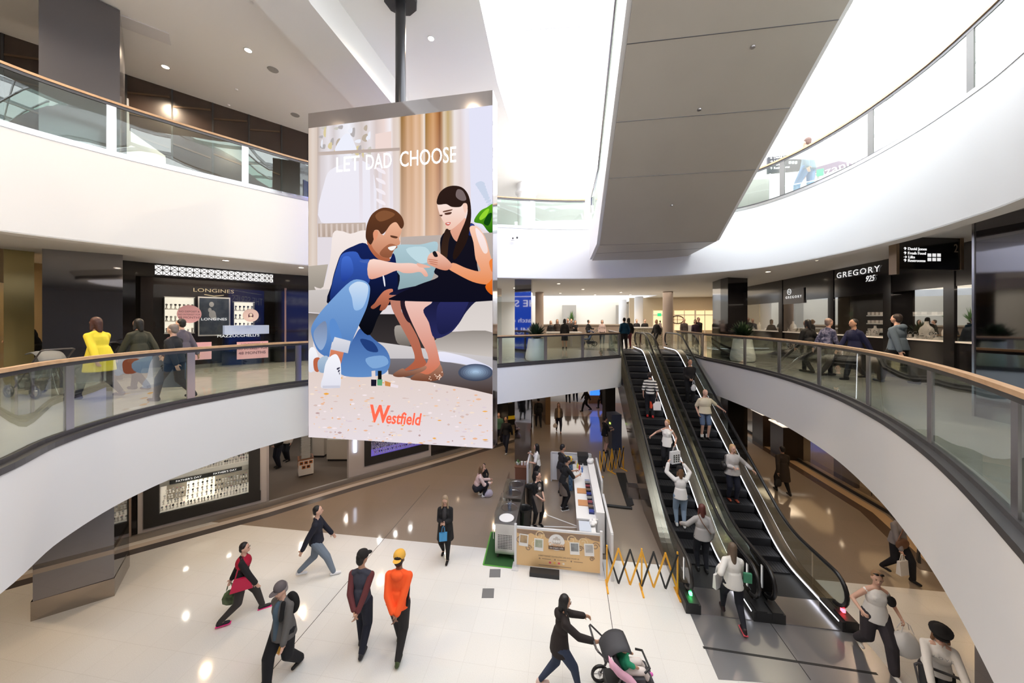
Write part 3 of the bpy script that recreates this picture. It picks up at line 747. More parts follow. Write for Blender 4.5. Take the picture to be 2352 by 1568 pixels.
# rear face: blue advertisement, seen only in reflections
def SB(s, z, off=0.): return SP(s, z, -depth - off)
q = [SB(.12, zb + .15, .012), SB(SWID - .12, zb + .15, .012), SB(SWID - .12, zt - .5, .012), SB(.12, zt - .5, .012)]
bk_ = mesh_obj('rear_picture', q, [(0, 1, 2, 3)], mat('screen_blue', (.02, .08, .4), .5, emit=(.02, .1, .8), es=1.0, noise=(.4, (.01, .05, .3), .5)), Sroot)
nb = -en
for body, sz, z_, m_ in (('Carpool', .95, zt - 1.5, mat('neon_pink', (1, .1, .4), .5, emit=(1, .12, .45), es=1.5)), ('KARAOKE', 1.15, zt - 2.7, mat('neon_blue', (.3, .6, 1), .5, emit=(.3, .62, 1), es=1.5)), ('THE SERIES', .62, zt - 3.8, M_scrt), ('Watch only on', .4, zt - 4.9, M_scrt), ('MUSIC', .6, zt - 5.6, M_scrt), ('New episodes weekly', .3, zt - 6.5, M_scrt)):
    t = text('rear_lettering', body, sz, face_matrix(SB(SWID / 2, z_, .03), nb), m_, Sroot, .001); t['fit_w'] = min(SWID * .86, sz * len(body) * .6)
for zz in (zt - 3.35,): mesh_obj('rear_line', [SB(.5, zz, .03), SB(SWID - .5, zz, .03), SB(SWID - .5, zz + .04, .03), SB(.5, zz + .04, .03)], [(0, 1, 2, 3)], M_scrt, Sroot)
# ================================================================== ESCALATORS
T30 = math.tan(R(30))
RISE = Z2; S0 = 1.25; S1 = S0 + RISE / T30; SE = S1 + 1.75       # start and end of the slope, upper comb
def pz(s):
    """height of the step path at distance s, rounded at both bends"""
    r = .55
    def rl(x):                      # smooth ramp
        return 0 if x < -r else (x if x > r else (x + r) ** 2 / (4 * r))
    return T30 * (rl(s - S0) - rl(s - S1))
M_step = mat('step_metal', (.05, .05, .055), .45, .6)
M_riser = mat('step_riser', (.022, .022, .025), .5, .5)
M_rubber = mat('handrail_rubber', (.012, .012, .013), .35)
M_led = mat('skirt_light', (1, 1, 1), .5, emit=(.9, .93, 1), es=4.5)
M_bronze = mat('bronze_cladding', (.23, .19, .155), .13, .9)
M_escglass = glass_mat('escalator_glass', (.88, .92, .9), .35)
M_one = mat('white_marking', (.85, .85, .85), .5, emit=(1, 1, 1), es=.3)
SS = [i * .14 - .55 for i in range(int((SE + 1.1) / .14) + 1)]
def esc(loc, label, ends, arrow):
    root = empty('escalator', loc, AX, label, 'escalator', 'pair of escalators between ground and middle floor')
    # steps
    proto = None
    k = 0; s = .1
    while s < SE - .2:
        zt_ = pz(s + .2)
        if proto is None:
            b = MB(); b.box((0, 0, -.1), (1.0, .4, .2)); b.k = 1; b.box((0, -.203, -.11), (.98, .008, .19)); 
            for q in range(14): b.box((-.46 + q * .071, 0, .002), (.012, .39, .006))
            me = b.build('step', [M_step, M_riser], root); proto = me; st = me
        else: st = proto.copy(); COL.objects.link(st); st.parent = root
        st.location = (0, s + .2, zt_); s += .4; k += 1
    # truss with side cladding
    sl = [SS[0]] + [x for x in SS if x > 0]
    def profile(f0, f1, x0, x1, name, m, ss=SS):
        n = len(ss); vs = []
        for x in (x0, x1):
            for s_ in ss: vs.append((x, s_, f0(s_)))
            for s_ in ss: vs.append((x, s_, f1(s_)))
        fs = []
        for i in range(n - 1):
            fs.append((i, i + 1, n + i + 1, n + i)); o = 2 * n
            fs.append((o + i, o + n + i, o + n + i + 1, o + i + 1))
            fs.append((i, o + i, o + i + 1, i + 1)); fs.append((n + i, n + i + 1, o + n + i + 1, o + n + i))
        fs.append((0, n, 3 * n, 2 * n)); fs.append((n - 1, 3 * n - 1, 4 * n - 1, 2 * n - 1))
        return mesh_obj(name, vs, fs, m, root)
    lo = lambda s_: max(0.0, pz(s_) - 1.15)
    lo2 = lambda s_: max(0.01, pz(s_) - 1.0) if s_ < SE else Z2 - 1.0
    profile(lo2, lambda s_: max(.011, pz(s_) - .22), -.6, .6, 'truss', M_blackm)
    for sx in (-1, 1):
        profile(lo, lambda s_: pz(s_) + .16, sx * .80, sx * .74, 'outer_cladding', M_bronze)
        profile(lambda s_: pz(s_) - .1, lambda s_: pz(s_) + .17, sx * .52, sx * .535, 'skirt_panel', M_steel2)
        profile(lambda s_: pz(s_) + .15, lambda s_: pz(s_) + .19, sx * .53, sx * .8, 'deck', mat('tinted_steel_deck', (.3, .26, .22), .25, 1.))  # steel deck with its brown reflection put into the colour
        profile(lambda s_: pz(s_) + .19, lambda s_: pz(s_) + .9, sx * .655, sx * .667, 'balustrade_glass', M_escglass, [x for x in SS if x > .35])
        if sx > 0: profile(lambda s_: pz(s_) + .135, lambda s_: pz(s_) + .16, .508, .518, 'light_strip', M_led)
        # handrail loop: up the front, along, round the far end
        top = [(sx * .66, s_, pz(s_) + .95) for s_ in SS if s_ > -.2]
        def loop(s_, z_, d):
            return [(sx * .66, s_ + d * math.sin(a) * .33, z_ + .62 + math.cos(a) * .33) for a in [PI * i / 10 for i in range(11)]]
        fr_ = loop(-.22, 0, -1)[::-1]; bk = loop(SS[-1], RISE, 1)
        MB().tube(fr_ + top[1:] + bk, .042, 8).build('handrail', M_rubber, root, True)
        # newel at the foot: black or glass
        fill = ends[0 if sx < 0 else 1]
        pts = [(s_, z_) for _, s_, z_ in fr_]
        poly = [(-.3, .2)] + [(p[0] + (.03 if p[0] < -.3 else 0), p[1]) for p in pts] + [(.4, pz(.4) + .92), (.4, .2)]
        n = len(poly); vs = [(sx * .652, a, b) for a, b in poly] + [(sx * .67, a, b) for a, b in poly]
        mesh_obj('newel_panel', vs, [tuple(range(n)), tuple(range(n, 2 * n))[::-1]] + [(i, (i + 1) % n, n + (i + 1) % n, n + i) for i in range(n)],
                 M_black if fill == 'k' else M_escglass, root)
        if fill == 'k':
            text('floor_number', '1', .72, face_matrix((sx * .66 - .02, -.1, .56), (-1, 0, 0)), M_one, root, .002, .8)
        MB().box((sx * .66, -.33, .1), (.3, .62, .2)).box((sx * .66, -.5, .16), (.2, .3, .16)).build('newel_base', M_blackm, root)
    MB().box((0, -.25, .012), (1.04, .75, .02)).build('comb_plate', M_steel, root)
    MB().box((0, SE + .2, Z2 + .006), (1.04, .6, .02)).build('landing_plate', M_steel2, root)
    c = (.05, 1, .2) if arrow == 'g' else (1, .04, .06)
    MB().box((.655 if arrow == 'r' else -.655, -.45, .3), (.05, .07, .06)).build('signal_light', mat('signal_' + arrow, c, .5, emit=c, es=14), root)
    return root
Orr = Vector((6.2, 7.5, 0)); Oll = Orr - V * 1.62
esc(Oll, 'left one of the two escalators, carrying the woman with raised arms', 'kk', 'g')
esc(Orr, 'right one of the two escalators, carrying the man in the cream polo shirt', 'kg', 'r')
# side walls of the well and back face under the top landing
# ---- big closed escalator underside crossing overhead, from the top floor up over the camera
E0 = Vector((2.44, 9.57, 0)); D_ = -U; WID = 3.1
root = empty('overhead_escalator', (0, 0, 0), 0, 'wide grey-clad underside of an upper escalator crossing high over the void', 'escalator')
def EP(s, v, z): return E0 + D_ * s + V * v + Vector((0, 0, z))
zb0 = 8.35
SLEN = 9.0
def under(s): return zb0 + max(0, s) * T30
prof = [(-3.0, zb0), (0, zb0), (SLEN, under(SLEN)), (SLEN, under(SLEN) + .75), (0, zb0 + .75), (-3.0, zb0 + .75)]
def extr(prof, v0, v1, name, m):
    n = len(prof); vs = [EP(s, v0, z) for s, z in prof] + [EP(s, v1, z) for s, z in prof]
    return mesh_obj(name, vs, [tuple(range(n)), tuple(range(n, 2 * n))[::-1]] + [(i, (i + 1) % n, n + (i + 1) % n, n + i) for i in range(n)], m, root)
profc = [(-2.5, zb0)] + prof[1:5] + [(-2.5, zb0 + .75)]
extr(profc, .03, WID - .03, 'soffit_cladding', M_greige)
side = [(-2.5, zb0 + .04), (0, zb0 + .04), (SLEN, under(SLEN) + .04), (SLEN, under(SLEN) + 1.15), (0, zb0 + 1.15), (-2.5, zb0 + 1.15)]
extr(side, -.05, .03, 'side_panel', M_white)
extr(side, WID - .03, WID + .05, 'side_panel', M_white)
for v in (-.01, WID + .01):
    extr([(-1.9, zb0 + 1.15), (.5, zb0 + 1.45), (SLEN, under(SLEN) + 1.15), (SLEN, under(SLEN) + 2.0), (.2, zb0 + 2.05), (-1.9, zb0 + 2.05)], v - .006, v + .006, 'balustrade_glass', M_rail_glass)
    MB().tube([EP(-1.9, v, zb0 + 1.5), EP(-2.05, v, zb0 + 1.8), EP(-1.9, v, zb0 + 2.05), EP(.2, v, zb0 + 2.08), EP(SLEN, v, under(SLEN) + 2.03)], .045, 8).build('handrail', M_steel2, root, True)
for s_ in (0.0, 1.9, 3.0, 4.1, 5.2, 6.3, 7.4):
    MB().bar(EP(s_, .03, under(s_) - .001), EP(s_, WID - .03, under(s_) - .001), .012, .006).build('panel_joint', M_dsteel, root)
MB().bar(EP(-1.2, .03, zb0 - .001), EP(-.9, WID - .03, zb0 - .001), .01, .006).build('panel_joint', M_dsteel, root)
for s_, v in ((3.1, 1.5), (1.15, 1.6), (3.9, 2.0)):
    MB().lathe([(.035, -.02), (.035, .002)], EP(s_, v, under(s_)), 10).build('sprinkler', M_steel, root)
# ================================================================== SHOP FRONTS
class Wall:
    """a straight stretch of shop front seen from the void; s runs left to right as seen, d towards the viewer"""
    def __init__(w, a, b):
        w.a = Vector((*a, 0)); w.b = Vector((*b, 0)); w.x = (w.b - w.a).normalized(); w.L = (w.b - w.a).length
        w.n = Vector((w.x.y, -w.x.x, 0))
        if w.n.dot(-(w.a)) < 0: w.n = -w.n
    def s(w, px, d=0.):
        k = (px - CX) / F; a = w.a + w.n * d
        return (k * a.y - a.x) / (w.x.x - k * w.x.y)
    def p(w, s, z, d=0.): q = w.a + w.x * s + w.n * d; q.z = z; return q
    def z(w, px, py, d=0.):
        q = w.p(w.s(px, d), 0, d); return EYE - (py - HZ) / F * q.y
    def box(w, name, s0, s1, z0, z1, d0, d1, m, parent=None):
        if s0 > s1: s0, s1 = s1, s0
        q = [w.p(s0, 0, d0), w.p(s1, 0, d0), w.p(s1, 0, d1), w.p(s0, 0, d1)]
        return MB().prism([(t.x, t.y) for t in q], z0, z1).build(name, m, parent)
    def pbox(w, name, x0, x1, ytop, ybot, d0, d1, m, parent=None):
        """the same from picture columns and rows read at the middle of the item"""
        xm = (x0 + x1) / 2; d = max(d0, d1)
        return w.box(name, w.s(x0, d), w.s(x1, d), w.z(xm, ybot, d), w.z(xm, ytop, d), d0, d1, m, parent)
    def M(w, s, z, d=0.): return face_matrix(w.p(s, z, d), w.n)
    def text(w, name, body, px, py, size, m, d=.02, sx=1., sp=1., parent=None, shear=0.):
        s = w.s(px, d); z = w.z(px, py, d)
        return text(name, body, size, w.M(s, z, d), m, parent, .004, sx, 'CENTER', sp, shear)
def mirror_x(M_): return M_ @ Matrix.Diagonal((-1, 1, 1, 1))
M_wtext = mat('lit_letters', (1, 1, 1), .5, emit=(1, 1, 1), es=.75)
M_gold = mat('gold_letters', (.75, .6, .35), .35, .7, emit=(.8, .65, .4), es=.25)
M_navy = mat('navy_panel', (.02, .03, .08), .3)
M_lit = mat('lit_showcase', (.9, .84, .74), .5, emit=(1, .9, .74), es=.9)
M_litw = mat('lit_panel', (1, 1, 1), .5, emit=(1, .98, .95), es=1.1)
M_pink = mat('pink_card', (.72, .42, .5), .5)
M_cardt = mat('card_text', (.12, .05, .08), .6)
M_orange = mat('orange_oak', (.52, .23, .08), .4, noise=(3., (.6, .29, .11), .5))
M_beigew = mat('beige_shop_wall', (.42, .33, .2), .5)
M_display = mat('display_stone', (.86, .83, .8), .4)
M_gem = mat('silver_jewellery', (.8, .78, .76), .15, 1.)
M_bust = mat('ivory_velvet', (.85, .78, .72), .7)
def area(p, sx, sy, w, col=(1, .85, .65), rot=(0, 0, 0)):
    l = bpy.data.lights.new('shop_or_fill_light', 'AREA'); l.shape = 'RECTANGLE'; l.size = sx; l.size_y = sy; l.energy = w; l.color = col
    o = bpy.data.objects.new('shop_or_fill_light', l); COL.objects.link(o); o.location = p; o.rotation_euler = rot; return o

# ------- middle floor, left: bright timber shop, mirror column, watch shop
w0 = Wall((-13.9, 7.0), (-12.35, 9.35))
wA = Wall((-11.55, 10.42), (-9.0, 13.25)); wB = Wall((-9.0, 13.25), (-4.2, 17.0)); wC = Wall((-4.2, 17.0), (-.6, 19.5))
struct(wA.box('wall_left_middle', -.6, .0, Z2, ZC2, -.3, 0, M_black))
struct(wA.box('wall_left_middle', 0, wA.L, Z2, ZC2, -2.2, -2.0, M_blackm))
struct(wA.box('trim_9', -.6, wA.L, 7.6, ZC2, -.25, -.02, M_black))
struct(wB.box('wall_left_middle', -.2, wB.L, Z2, ZC2, -.4, 0, M_black))
struct(wC.box('wall_left_middle', 0, wC.L, 7.6, ZC2, -.3, 0, M_cream))
struct(wC.box('window_1', 0, wC.L, Z2, 7.6, -.02, 0, M_shop_glass))
struct(MB().prism([(-12.35, 9.35), (-11.9, 9.9), (-11.55, 10.42), (-11.9, 10.7), (-12.9, 9.9)], Z2, ZC2).build('wall_left_middle', M_black))
# timber shop interior
struct(w0.box('wall_left_middle', -3, w0.L, Z2, ZC2, -3.2, -3.0, M_beigew))
struct(w0.box('wall_left_middle', 1.9, 2.35, Z2, ZC2, -.3, 0, mat('gold_glass_wall', (.36, .3, .14), .15, .5)))
struct(w0.box('window_2', -3, 1.9, Z2, 7.2, -.03, 0, M_shop_glass))
struct(w0.box('wall_left_middle', -3, 1.9, 7.2, ZC2, -.3, 0, mat('gold_fascia', (.3, .22, .12), .4)))
ct = empty('shop_counter', w0.p(.4, Z2, -1.2), 0, 'orange timber sales counter inside the bright shop at the far left of the middle floor', 'counter')
a0 = math.atan2(w0.x.y, w0.x.x)
MB().box((0, 0, .5), (2.4, .7, 1.0), a0).build('counter_body', M_orange, ct); MB().box((0, 0, 1.02), (2.5, .8, .05), a0).build('counter_top', M_flexw, ct)
tag(w0.pbox('wall_panel', 12, 44, 742, 770, -2.98, -2.9, M_display), 'small white picture panel on the timber shop back wall', 'picture')
struct(w0.box('trim_10', -1, 1.8, 5.0, 6.6, -3.0, -2.95, M_orange))
area(w0.p(.2, ZC2 - .1, -1.5), 2.5, 1.5, 90, (1, .72, .4))
tag(w0.box('door_handle_bar', 1.55, 1.6, 5.2, 6.9, .02, .06, M_steel2), 'long vertical steel pull bar on the glass door at far left', 'door handle')

# lattice lightbox above the watch shop window
lat = empty('lattice_lightbox', (0, 0, 0), 0, 'glowing white lattice panel with black star pattern above the watch shop window', 'light box')
sA, sB = wA.s(355), wA.s(627); zl0, zl1 = 7.66, 8.0
wA.box('light_panel', sA, sB, zl0, zl1, -.05, .0, M_litw, lat)
b = MB(); cell = .36; s_ = sA
def wp(s, z): return wA.p(s, z, .012)
while s_ < sB - .05:
    e = min(s_ + cell, sB); m_ = (s_ + e) / 2; zm = (zl0 + zl1) / 2
    for q in ((s_, zl0, e, zl1), (s_, zl1, e, zl0), (m_, zl0, m_, zl1), (s_, zm, e, zm), (s_, zl0, s_, zl1), (m_, zl0, e, zm), (m_, zl0, s_, zm), (m_, zl1, e, zm), (m_, zl1, s_, zm)):
        b.bar(wp(q[0], q[1]), wp(q[2], q[3]), .016, .012, wA.n)
    s_ += cell
b.bar(wp(sA, zl0), wp(sB, zl0), .04, .02, wA.n).bar(wp(sA, zl1), wp(sB, zl1), .03, .02, wA.n)
b.build('lattice', M_blackm, lat)
struct(wA.box('window_3', wA.s(352), wA.s(655), Z2 + .02, 7.62, -.02, 0, M_shop_glass))
tf = MB()
for px in (352, 655): q = wA.s(px); 
fr_ = empty('window_frame', (0, 0, 0), 0, 'slim bronze frame around the watch shop window', 'window frame')
for px in (655, 704): wA.box('upright', wA.s(px) - .03, wA.s(px) + .03, Z2, 7.5, -.05, .03, mat('rose_bronze', (.5, .33, .27), .3, .8), fr_)
wA.box('head', wA.s(655), wA.s(704), 7.42, 7.5, -.05, .03, MATS['rose_bronze'], fr_)
tag(wA.text('shop_sign', 'MAZZUCCHELLI\'S', 745, 638, .3, M_wtext, .03, 1.0), 'white lit capitals of the watch shop name beside the big screen', 'sign')
# display wall of the watch shop (behind the glass)
back = -1.5
struct(wA.box('wall_left_middle', wA.s(352, back) - .3, wA.s(668, back), Z2, ZC2, back - .1, back, mat('shop_black_brown', (.02, .014, .012), .3)))
tag(wA.text('shop_sign', 'LONGINES', 492, 668, .19, M_gold, back + .02, 1.3), 'gold capital letters with winged emblem above the framed watch poster', 'sign')
bb = MB(); cpt = wA.s(492, back + .02)
for sg in (-1, 1): bb.bar(wA.p(cpt, wA.z(492, 680, back), back + .02), wA.p(cpt + sg * .28, wA.z(492, 677, back), back + .02), .03, .01, wA.n)
tag(bb.build('emblem', M_gold), 'small gold winged emblem under the gold shop letters', 'emblem')
def showcase(w, x0, x1, y0, y1, d, lab, rows=3):
    r_ = empty('display_niche', (0, 0, 0), 0, lab, 'display case', 'lit niches in the watch shop')
    s0, s1 = w.s(x0, d), w.s(x1, d); xm = (x0 + x1) / 2; za, zb_ = w.z(xm, y1, d), w.z(xm, y0, d)
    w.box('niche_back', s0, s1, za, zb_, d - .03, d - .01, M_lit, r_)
    for k in range(rows + 1):
        zz = za + (zb_ - za) * k / rows; w.box('shelf', s0, s1, zz - .012, zz + .012, d - .01, d + .25, M_display, r_)
    for ss_ in (s0, s1): w.box('side', ss_ - .012, ss_ + .012, za, zb_, d - .01, d + .25, M_blackm, r_)
    return s0, s1, za, zb_
wm = MB(); wm.lathe([(.028, 0), (.03, .012), (.012, .03), (.01, .06)], (0, 0, 0), 8); wm.lathe([(.03, 0), (.034, .008), (.03, .014)], (0, -.02, .07), 10, Matrix.Rotation(R(70), 4, 'X')); 
wproto = {}
M_watchc = [mat('watch_white', (.85, .84, .82), .3), mat('watch_black', (.04, .04, .045), .25), mat('watch_silver', (.7, .7, .72), .2, .9), mat('watch_red', (.5, .05, .1), .3), mat('watch_rose', (.75, .5, .4), .25, .6)]
def watch_proto(k):
    if k in wproto: return wproto[k]
    b = MB(); b.lathe([(.022, 0), (.024, .01), (.012, .03), (.013, .055), (.02, .065)], (0, 0, 0), 8)
    b.k = 1
    b.add(*ring_band()); b.k = 2; b.lathe([(.021, 0), (.023, .006), (.018, .012)], (0, -.026, .088), 10, Matrix.Rotation(R(68), 4, 'X'))
    me = bpy.data.meshes.new('wrist_watch'); me.from_pydata([tuple(v) for v in b.v], [], b.f)
    for p, q in zip(me.polygons, b.mi): p.material_index = q
    for m in (M_display, M_watchc[k], M_watchc[(k + 2) % 3]): me.materials.append(m)
    wproto[k] = me; return me
def ring_band():
    vs, fs = [], []
    n = 12
    for i in range(n):
        a = 2 * PI * i / n
        for x in (-.011, .011): vs.append((x, math.sin(a) * .03, .085 + math.cos(a) * .028))
    for i in range(n): fs.append((2 * i, 2 * i + 1, 2 * ((i + 1) % n) + 1, 2 * ((i + 1) % n)))
    return vs, fs
def put_watches(pts, n, lab, grp, sc=1.):
    for p, rz in pts:
        o = bpy.data.objects.new('wrist_watch', watch_proto(random.choice([0, 0, 1, 2, 2, 3, 4]))); COL.objects.link(o)
        o.location = p; o.rotation_euler = (0, 0, rz); o.scale = (sc,) * 3; tag(o, lab, 'watch', grp)
rotA = math.atan2(wA.x.y, wA.x.x)
for (x0, x1, y0, y1, lab, gl) in ((376, 446, 683, 765, 'cream lit display niche left of the framed portrait poster', 'niche left of the portrait poster'), (534, 582, 694, 752, 'cream lit display niche right of the framed portrait poster', 'niche right of the portrait poster')):
    s0, s1, za, zb_ = showcase(wA, x0, x1, y0, y1, back + .02, lab)
    pts = []
    for k in range(3):
        n_ = 7 if x0 < 400 else 5
        for i in range(n_): pts.append((wA.p(s0 + (s1 - s0) * (i + .6) / (n_ + .2), za + (zb_ - za) * k / 3 + .013, back + .15), rotA))
    put_watches(pts, 0, 'wrist watch on a small stand in the lit ' + gl, 'watches in the ' + gl, 1.6)
# poster
po = empty('framed_poster', (0, 0, 0), 0, 'framed black and white poster of a seated woman in the watch shop', 'poster')
wA.pbox('frame', 455, 529, 682, 771, back, back + .04, M_display, po)
wA.pbox('print', 458, 526, 685, 768, back + .04, back + .045, mat('poster_print', (.035, .05, .08), .4, noise=(5., (.11, .13, .16), .5)), po)
pf = MB(); c_s = wA.s(488, back); dd = back + .05
def pe(px, py, rx, rz): pf.ell(wA.p(wA.s(px, dd), wA.z(px, py, dd), dd), (rx, .005, rz), 12, Matrix.Rotation(rotA, 3, 'Z').to_4x4())
pe(486, 699, .07, .1); pe(488, 722, .1, .16); pe(482, 712, .05, .09); pe(493, 728, .05, .12)
pf.build('portrait', mat('portrait_grey', (.55, .55, .55), .5), po)
wA.text('poster_text', 'LONGINES', 492, 733, .13, M_wtext, back + .06, 1.2, parent=po)
# round and square cards on the glass
def disc(w, px, py, r, d, m, name, lab):
    q = w.p(w.s(px, d), w.z(px, py, d), d); o = MB().lathe([(r, 0), (r, .006)], (0, 0, 0), 32).build(name, m); o.matrix_world = face_matrix(q, w.n); tag(o, lab, 'card'); return o
o = disc(wA, 435, 721, .3, .02, M_pink, 'round_card', 'round pink card reading NO DEPOSIT on the watch shop glass')
for i, (t_, sz) in enumerate((('NO DEPOSIT &', .075), ('NO INTEREST FOR', .065), ('48 MONTHS', .1))): text('card_text', t_, sz, Matrix.Translation((0, .08 - i * .1, .01)), M_cardt, o, .001)
o = disc(wA, 576, 724, .24, .02, mat('pale_pink_card', (.8, .66, .68), .5), 'round_card', 'round pale card with a drawing of a dark-haired woman on the watch shop glass')
MB().ell((0, -.02, .008), (.08, .11, .003)).build('drawn_hair', M_cardt, o); MB().ell((0, .02, .012), (.045, .055, .003)).ell((0, -.1, .012), (.07, .05, .003)).build('drawn_face', M_bust, o)
for (x0, x1, y0, y1, t3, lab) in ((425, 486, 786, 826, 0, 'pink rectangular card low on the watch shop glass, left one'), (544, 616, 784, 823, 1, 'pink rectangular card reading NO INTEREST FOR 48 MONTHS low on the watch shop glass')):
    o = wA.pbox('window_card', x0, x1, y0, y1, .01, .02, M_pink); tag(o, lab, 'card')
    if t3:
        for i, (t_, sz) in enumerate((('NO DEPOSIT &', .1), ('NO INTEREST FOR', .11), ('48 MONTHS', .15))):
            wA.text('card_text', t_, (x0 + x1) / 2, y0 + 6 + i * 10, sz, M_cardt, .025, 1., parent=o)
cs = empty('display_table', (0, 0, 0), 0, 'low lit glass display table reading MAZZUCCHELLI\'S in the watch shop window', 'display table')
wA.pbox('table_body', 510, 632, 768, 850, -.95, -.45, M_black, cs); wA.pbox('lit_top', 516, 618, 747, 767, -.9, -.5, mat('lit_table', (.5, .55, .7), .3, emit=(.6, .65, .85), es=.5), cs)
wA.text('table_text', 'MAZZUCCHELLI\'S', 549, 771, .13, M_wtext, -.44, 1.2, parent=cs)
area(wA.p(1.8, 7.9, -.9), 2.5, .6, 35, (1, .85, .7), (0, 0, rotA))

# rows of recessed shelves etc. at the end of the left wall
struct(wC.box('wall_left_middle', -.5, wC.L + .2, Z2, ZC2, -4.2, -4.0, M_cream))
area(wC.p(1.8, 7.8, -2), 3, 2, 60, (1, .9, .75))

# ------- middle floor, right: black jewellery shops
RW = [(10.1, 6.6), (10.55, 8.1), (11.05, 9.9), (11.55, 12.2), (12.1, 15.2), (12.9, 19.5)]
wr = [Wall(RW[i + 1], RW[i]) for i in range(5)]            # seen left to right: far to near
M_blackp = mat('black_fascia', (.014, .013, .014), .12)
for i, w in enumerate(wr):
    struct(w.box('wall_right_middle', 0, w.L, 7.05, ZC2, -.3, 0, M_blackp))
    struct(w.box('wall_right_middle', 0, w.L, Z2, 5.72, -.55, -.03, M_blackp))
    struct(w.box('wall_right_middle', -.1, w.L + .1, Z2, ZC2, -1.3, -1.2, mat('shop_brown_back', (.03, .02, .015), .3)))
    struct(w.box('window_%d' % (4 + i), .0, w.L, 5.72, 7.05, -.03, -.01, M_shop_glass))
    struct(w.box('trim_%d' % (11 + i), 0, w.L, 5.70, 5.74, -.6, .0, M_display))
    struct(w.box('wall_right_middle', w.L - .25, w.L + .02, Z2, ZC2, -.5, .02, M_blackp))
    area(w.p(w.L / 2, 7.0, -.3), w.L * .8, .2, 8, (1, .82, .68), (0, 0, math.atan2(w.x.y, w.x.x)))
wS = wr[1]
tag(wr[2].text('shop_sign', 'GREGORY', 1967, 626, .27, M_wtext, .03, 1.25, 1.25), 'large white letters reading GREGORY on the black shop fascia', 'sign')
tag(wr[2].text('shop_sign', '925', 1997, 640, .26, M_wtext, .03, .9, 1., shear=.35), 'slanted white numerals 925 on the black shop fascia', 'sign')
sg = wr[3].text('shop_sign', 'GREGORY', 1822, 682, .15, M_wtext, .06, 1.1, 1.6); tag(sg, 'small white letters reading GREGORY on a hanging black panel by the shop entrance', 'sign')
tag(wr[3].pbox('sign_panel', 1799, 1846, 663, 697, .0, .04, mat('grey_sign', (.1, .1, .105), .3)), 'grey hanging panel carrying the small shop name', 'sign panel')
rg = MB(); q = wr[3]; sC, zC = q.s(1812, .06), q.z(1812, 670, .06)
rg.tube([q.p(sC + .12 * math.cos(a), zC + .12 * math.sin(a), .05) for a in [2 * PI * i / 20 for i in range(20)]], .012, 6, True)
ob = rg.build('round_emblem', M_wtext); tag(ob, 'white ring emblem above the small shop name', 'emblem'); text('monogram', 'G', .14, q.M(sC, zC, .05), M_wtext, ob, .003)
def bust(p, rz, lab, sc=1.):
    M_ = None
    o = MB().lathe([(.1, 0), (.13, .02), (.15, .08), (.16, .16), (.13, .23), (.06, .28), (.045, .33), (.05, .36)], (0, 0, 0), 18, squash=.45).build('necklace_bust', M_bust, None, True)
    nk = MB().tube([(.1 * math.cos(a) * 1.05, -.07 - .02 * abs(math.cos(a)) + .05 * abs(math.cos(a)), .2 + .09 * math.sin(a)) for a in [PI + PI * i / 12 for i in range(13)]], .006, 6).build('necklace', M_gem, o)
    o.location = p; o.rotation_euler = (0, 0, rz); o.scale = (sc,) * 3; tag(o, lab, 'display bust', 'necklace busts in the jewellery windows'); return o
def wr_at(px):
    for w in wr:
        s = w.s(px, -.3)
        if -.02 <= s <= w.L + .02: return w, s
    return wr[0], wr[0].s(px, -.3)
blabs = ['necklace bust at the far left of the row, by the far black column', 'necklace bust left of the glass entrance with the small shop name', 'necklace bust beside the entrance behind the bespectacled shoppers', 'necklace bust under the large GREGORY letters',
         'tallest ivory necklace bust right of the man in the grey hoodie', 'ivory necklace bust nearest the big mirrored column at right']
for (px, sc), lab in zip(((1744, 1.1), (1822, 1.25), (1911, 1.0), (2010, .9), (2128, 1.3), (2180, 1.15)), blabs):
    w, s = wr_at(px); rz = math.atan2(w.x.y, w.x.x); bust(w.p(s, 5.74, -.3), rz, lab, sc)
def jewel(p, rz, k):
    b = MB()
    if k == 0: b.box((0, 0, .03), (.1, .08, .06)); b.k = 1; b.lathe([(.03, .06), (.035, .075), (.03, .09)], (0, 0, 0), 10)
    elif k == 1: b.lathe([(.05, 0), (.05, .02), (.02, .05), (.015, .12)], (0, 0, 0), 10); b.k = 1; b.tube([(.05 * math.cos(a), 0, .14 + .05 * math.sin(a)) for a in [2 * PI * i / 10 for i in range(10)]], .008, 5, True)
    else: b.box((0, 0, .05), (.14, .03, .1), 0, 0, R(-20)); b.k = 1; b.tube([(.04 * math.cos(a), -.03, .05 + .03 * math.sin(a)) for a in [2 * PI * i / 10 for i in range(10)]], .006, 5, True)
    o = b.build('jewellery_stand', [M_bust, M_gem]); o.location = p; o.rotation_euler = (0, 0, rz)
    return tag(o, 'small ivory stand with silver jewellery on the lit shop window ledge', 'jewellery', 'jewellery stands on the window ledges')
for w, n_ in ((wr[0], 7), (wr[1], 9), (wr[2], 10), (wr[3], 14), (wr[4], 12)):
    pass
for px0, px1, n_ in ((1722, 1765, 6), (1795, 1860, 11), (1895, 1925, 4), (1990, 2030, 5), (2085, 2215, 16)):
    for i in range(n_):
        px = px0 + (px1 - px0) * (i + .5) / n_; w, s = wr_at(px)
        jewel(w.p(s, 5.74, -.12 - .12 * (i % 2)), math.atan2(w.x.y, w.x.x) + random.uniform(-.3, .3), i % 3)
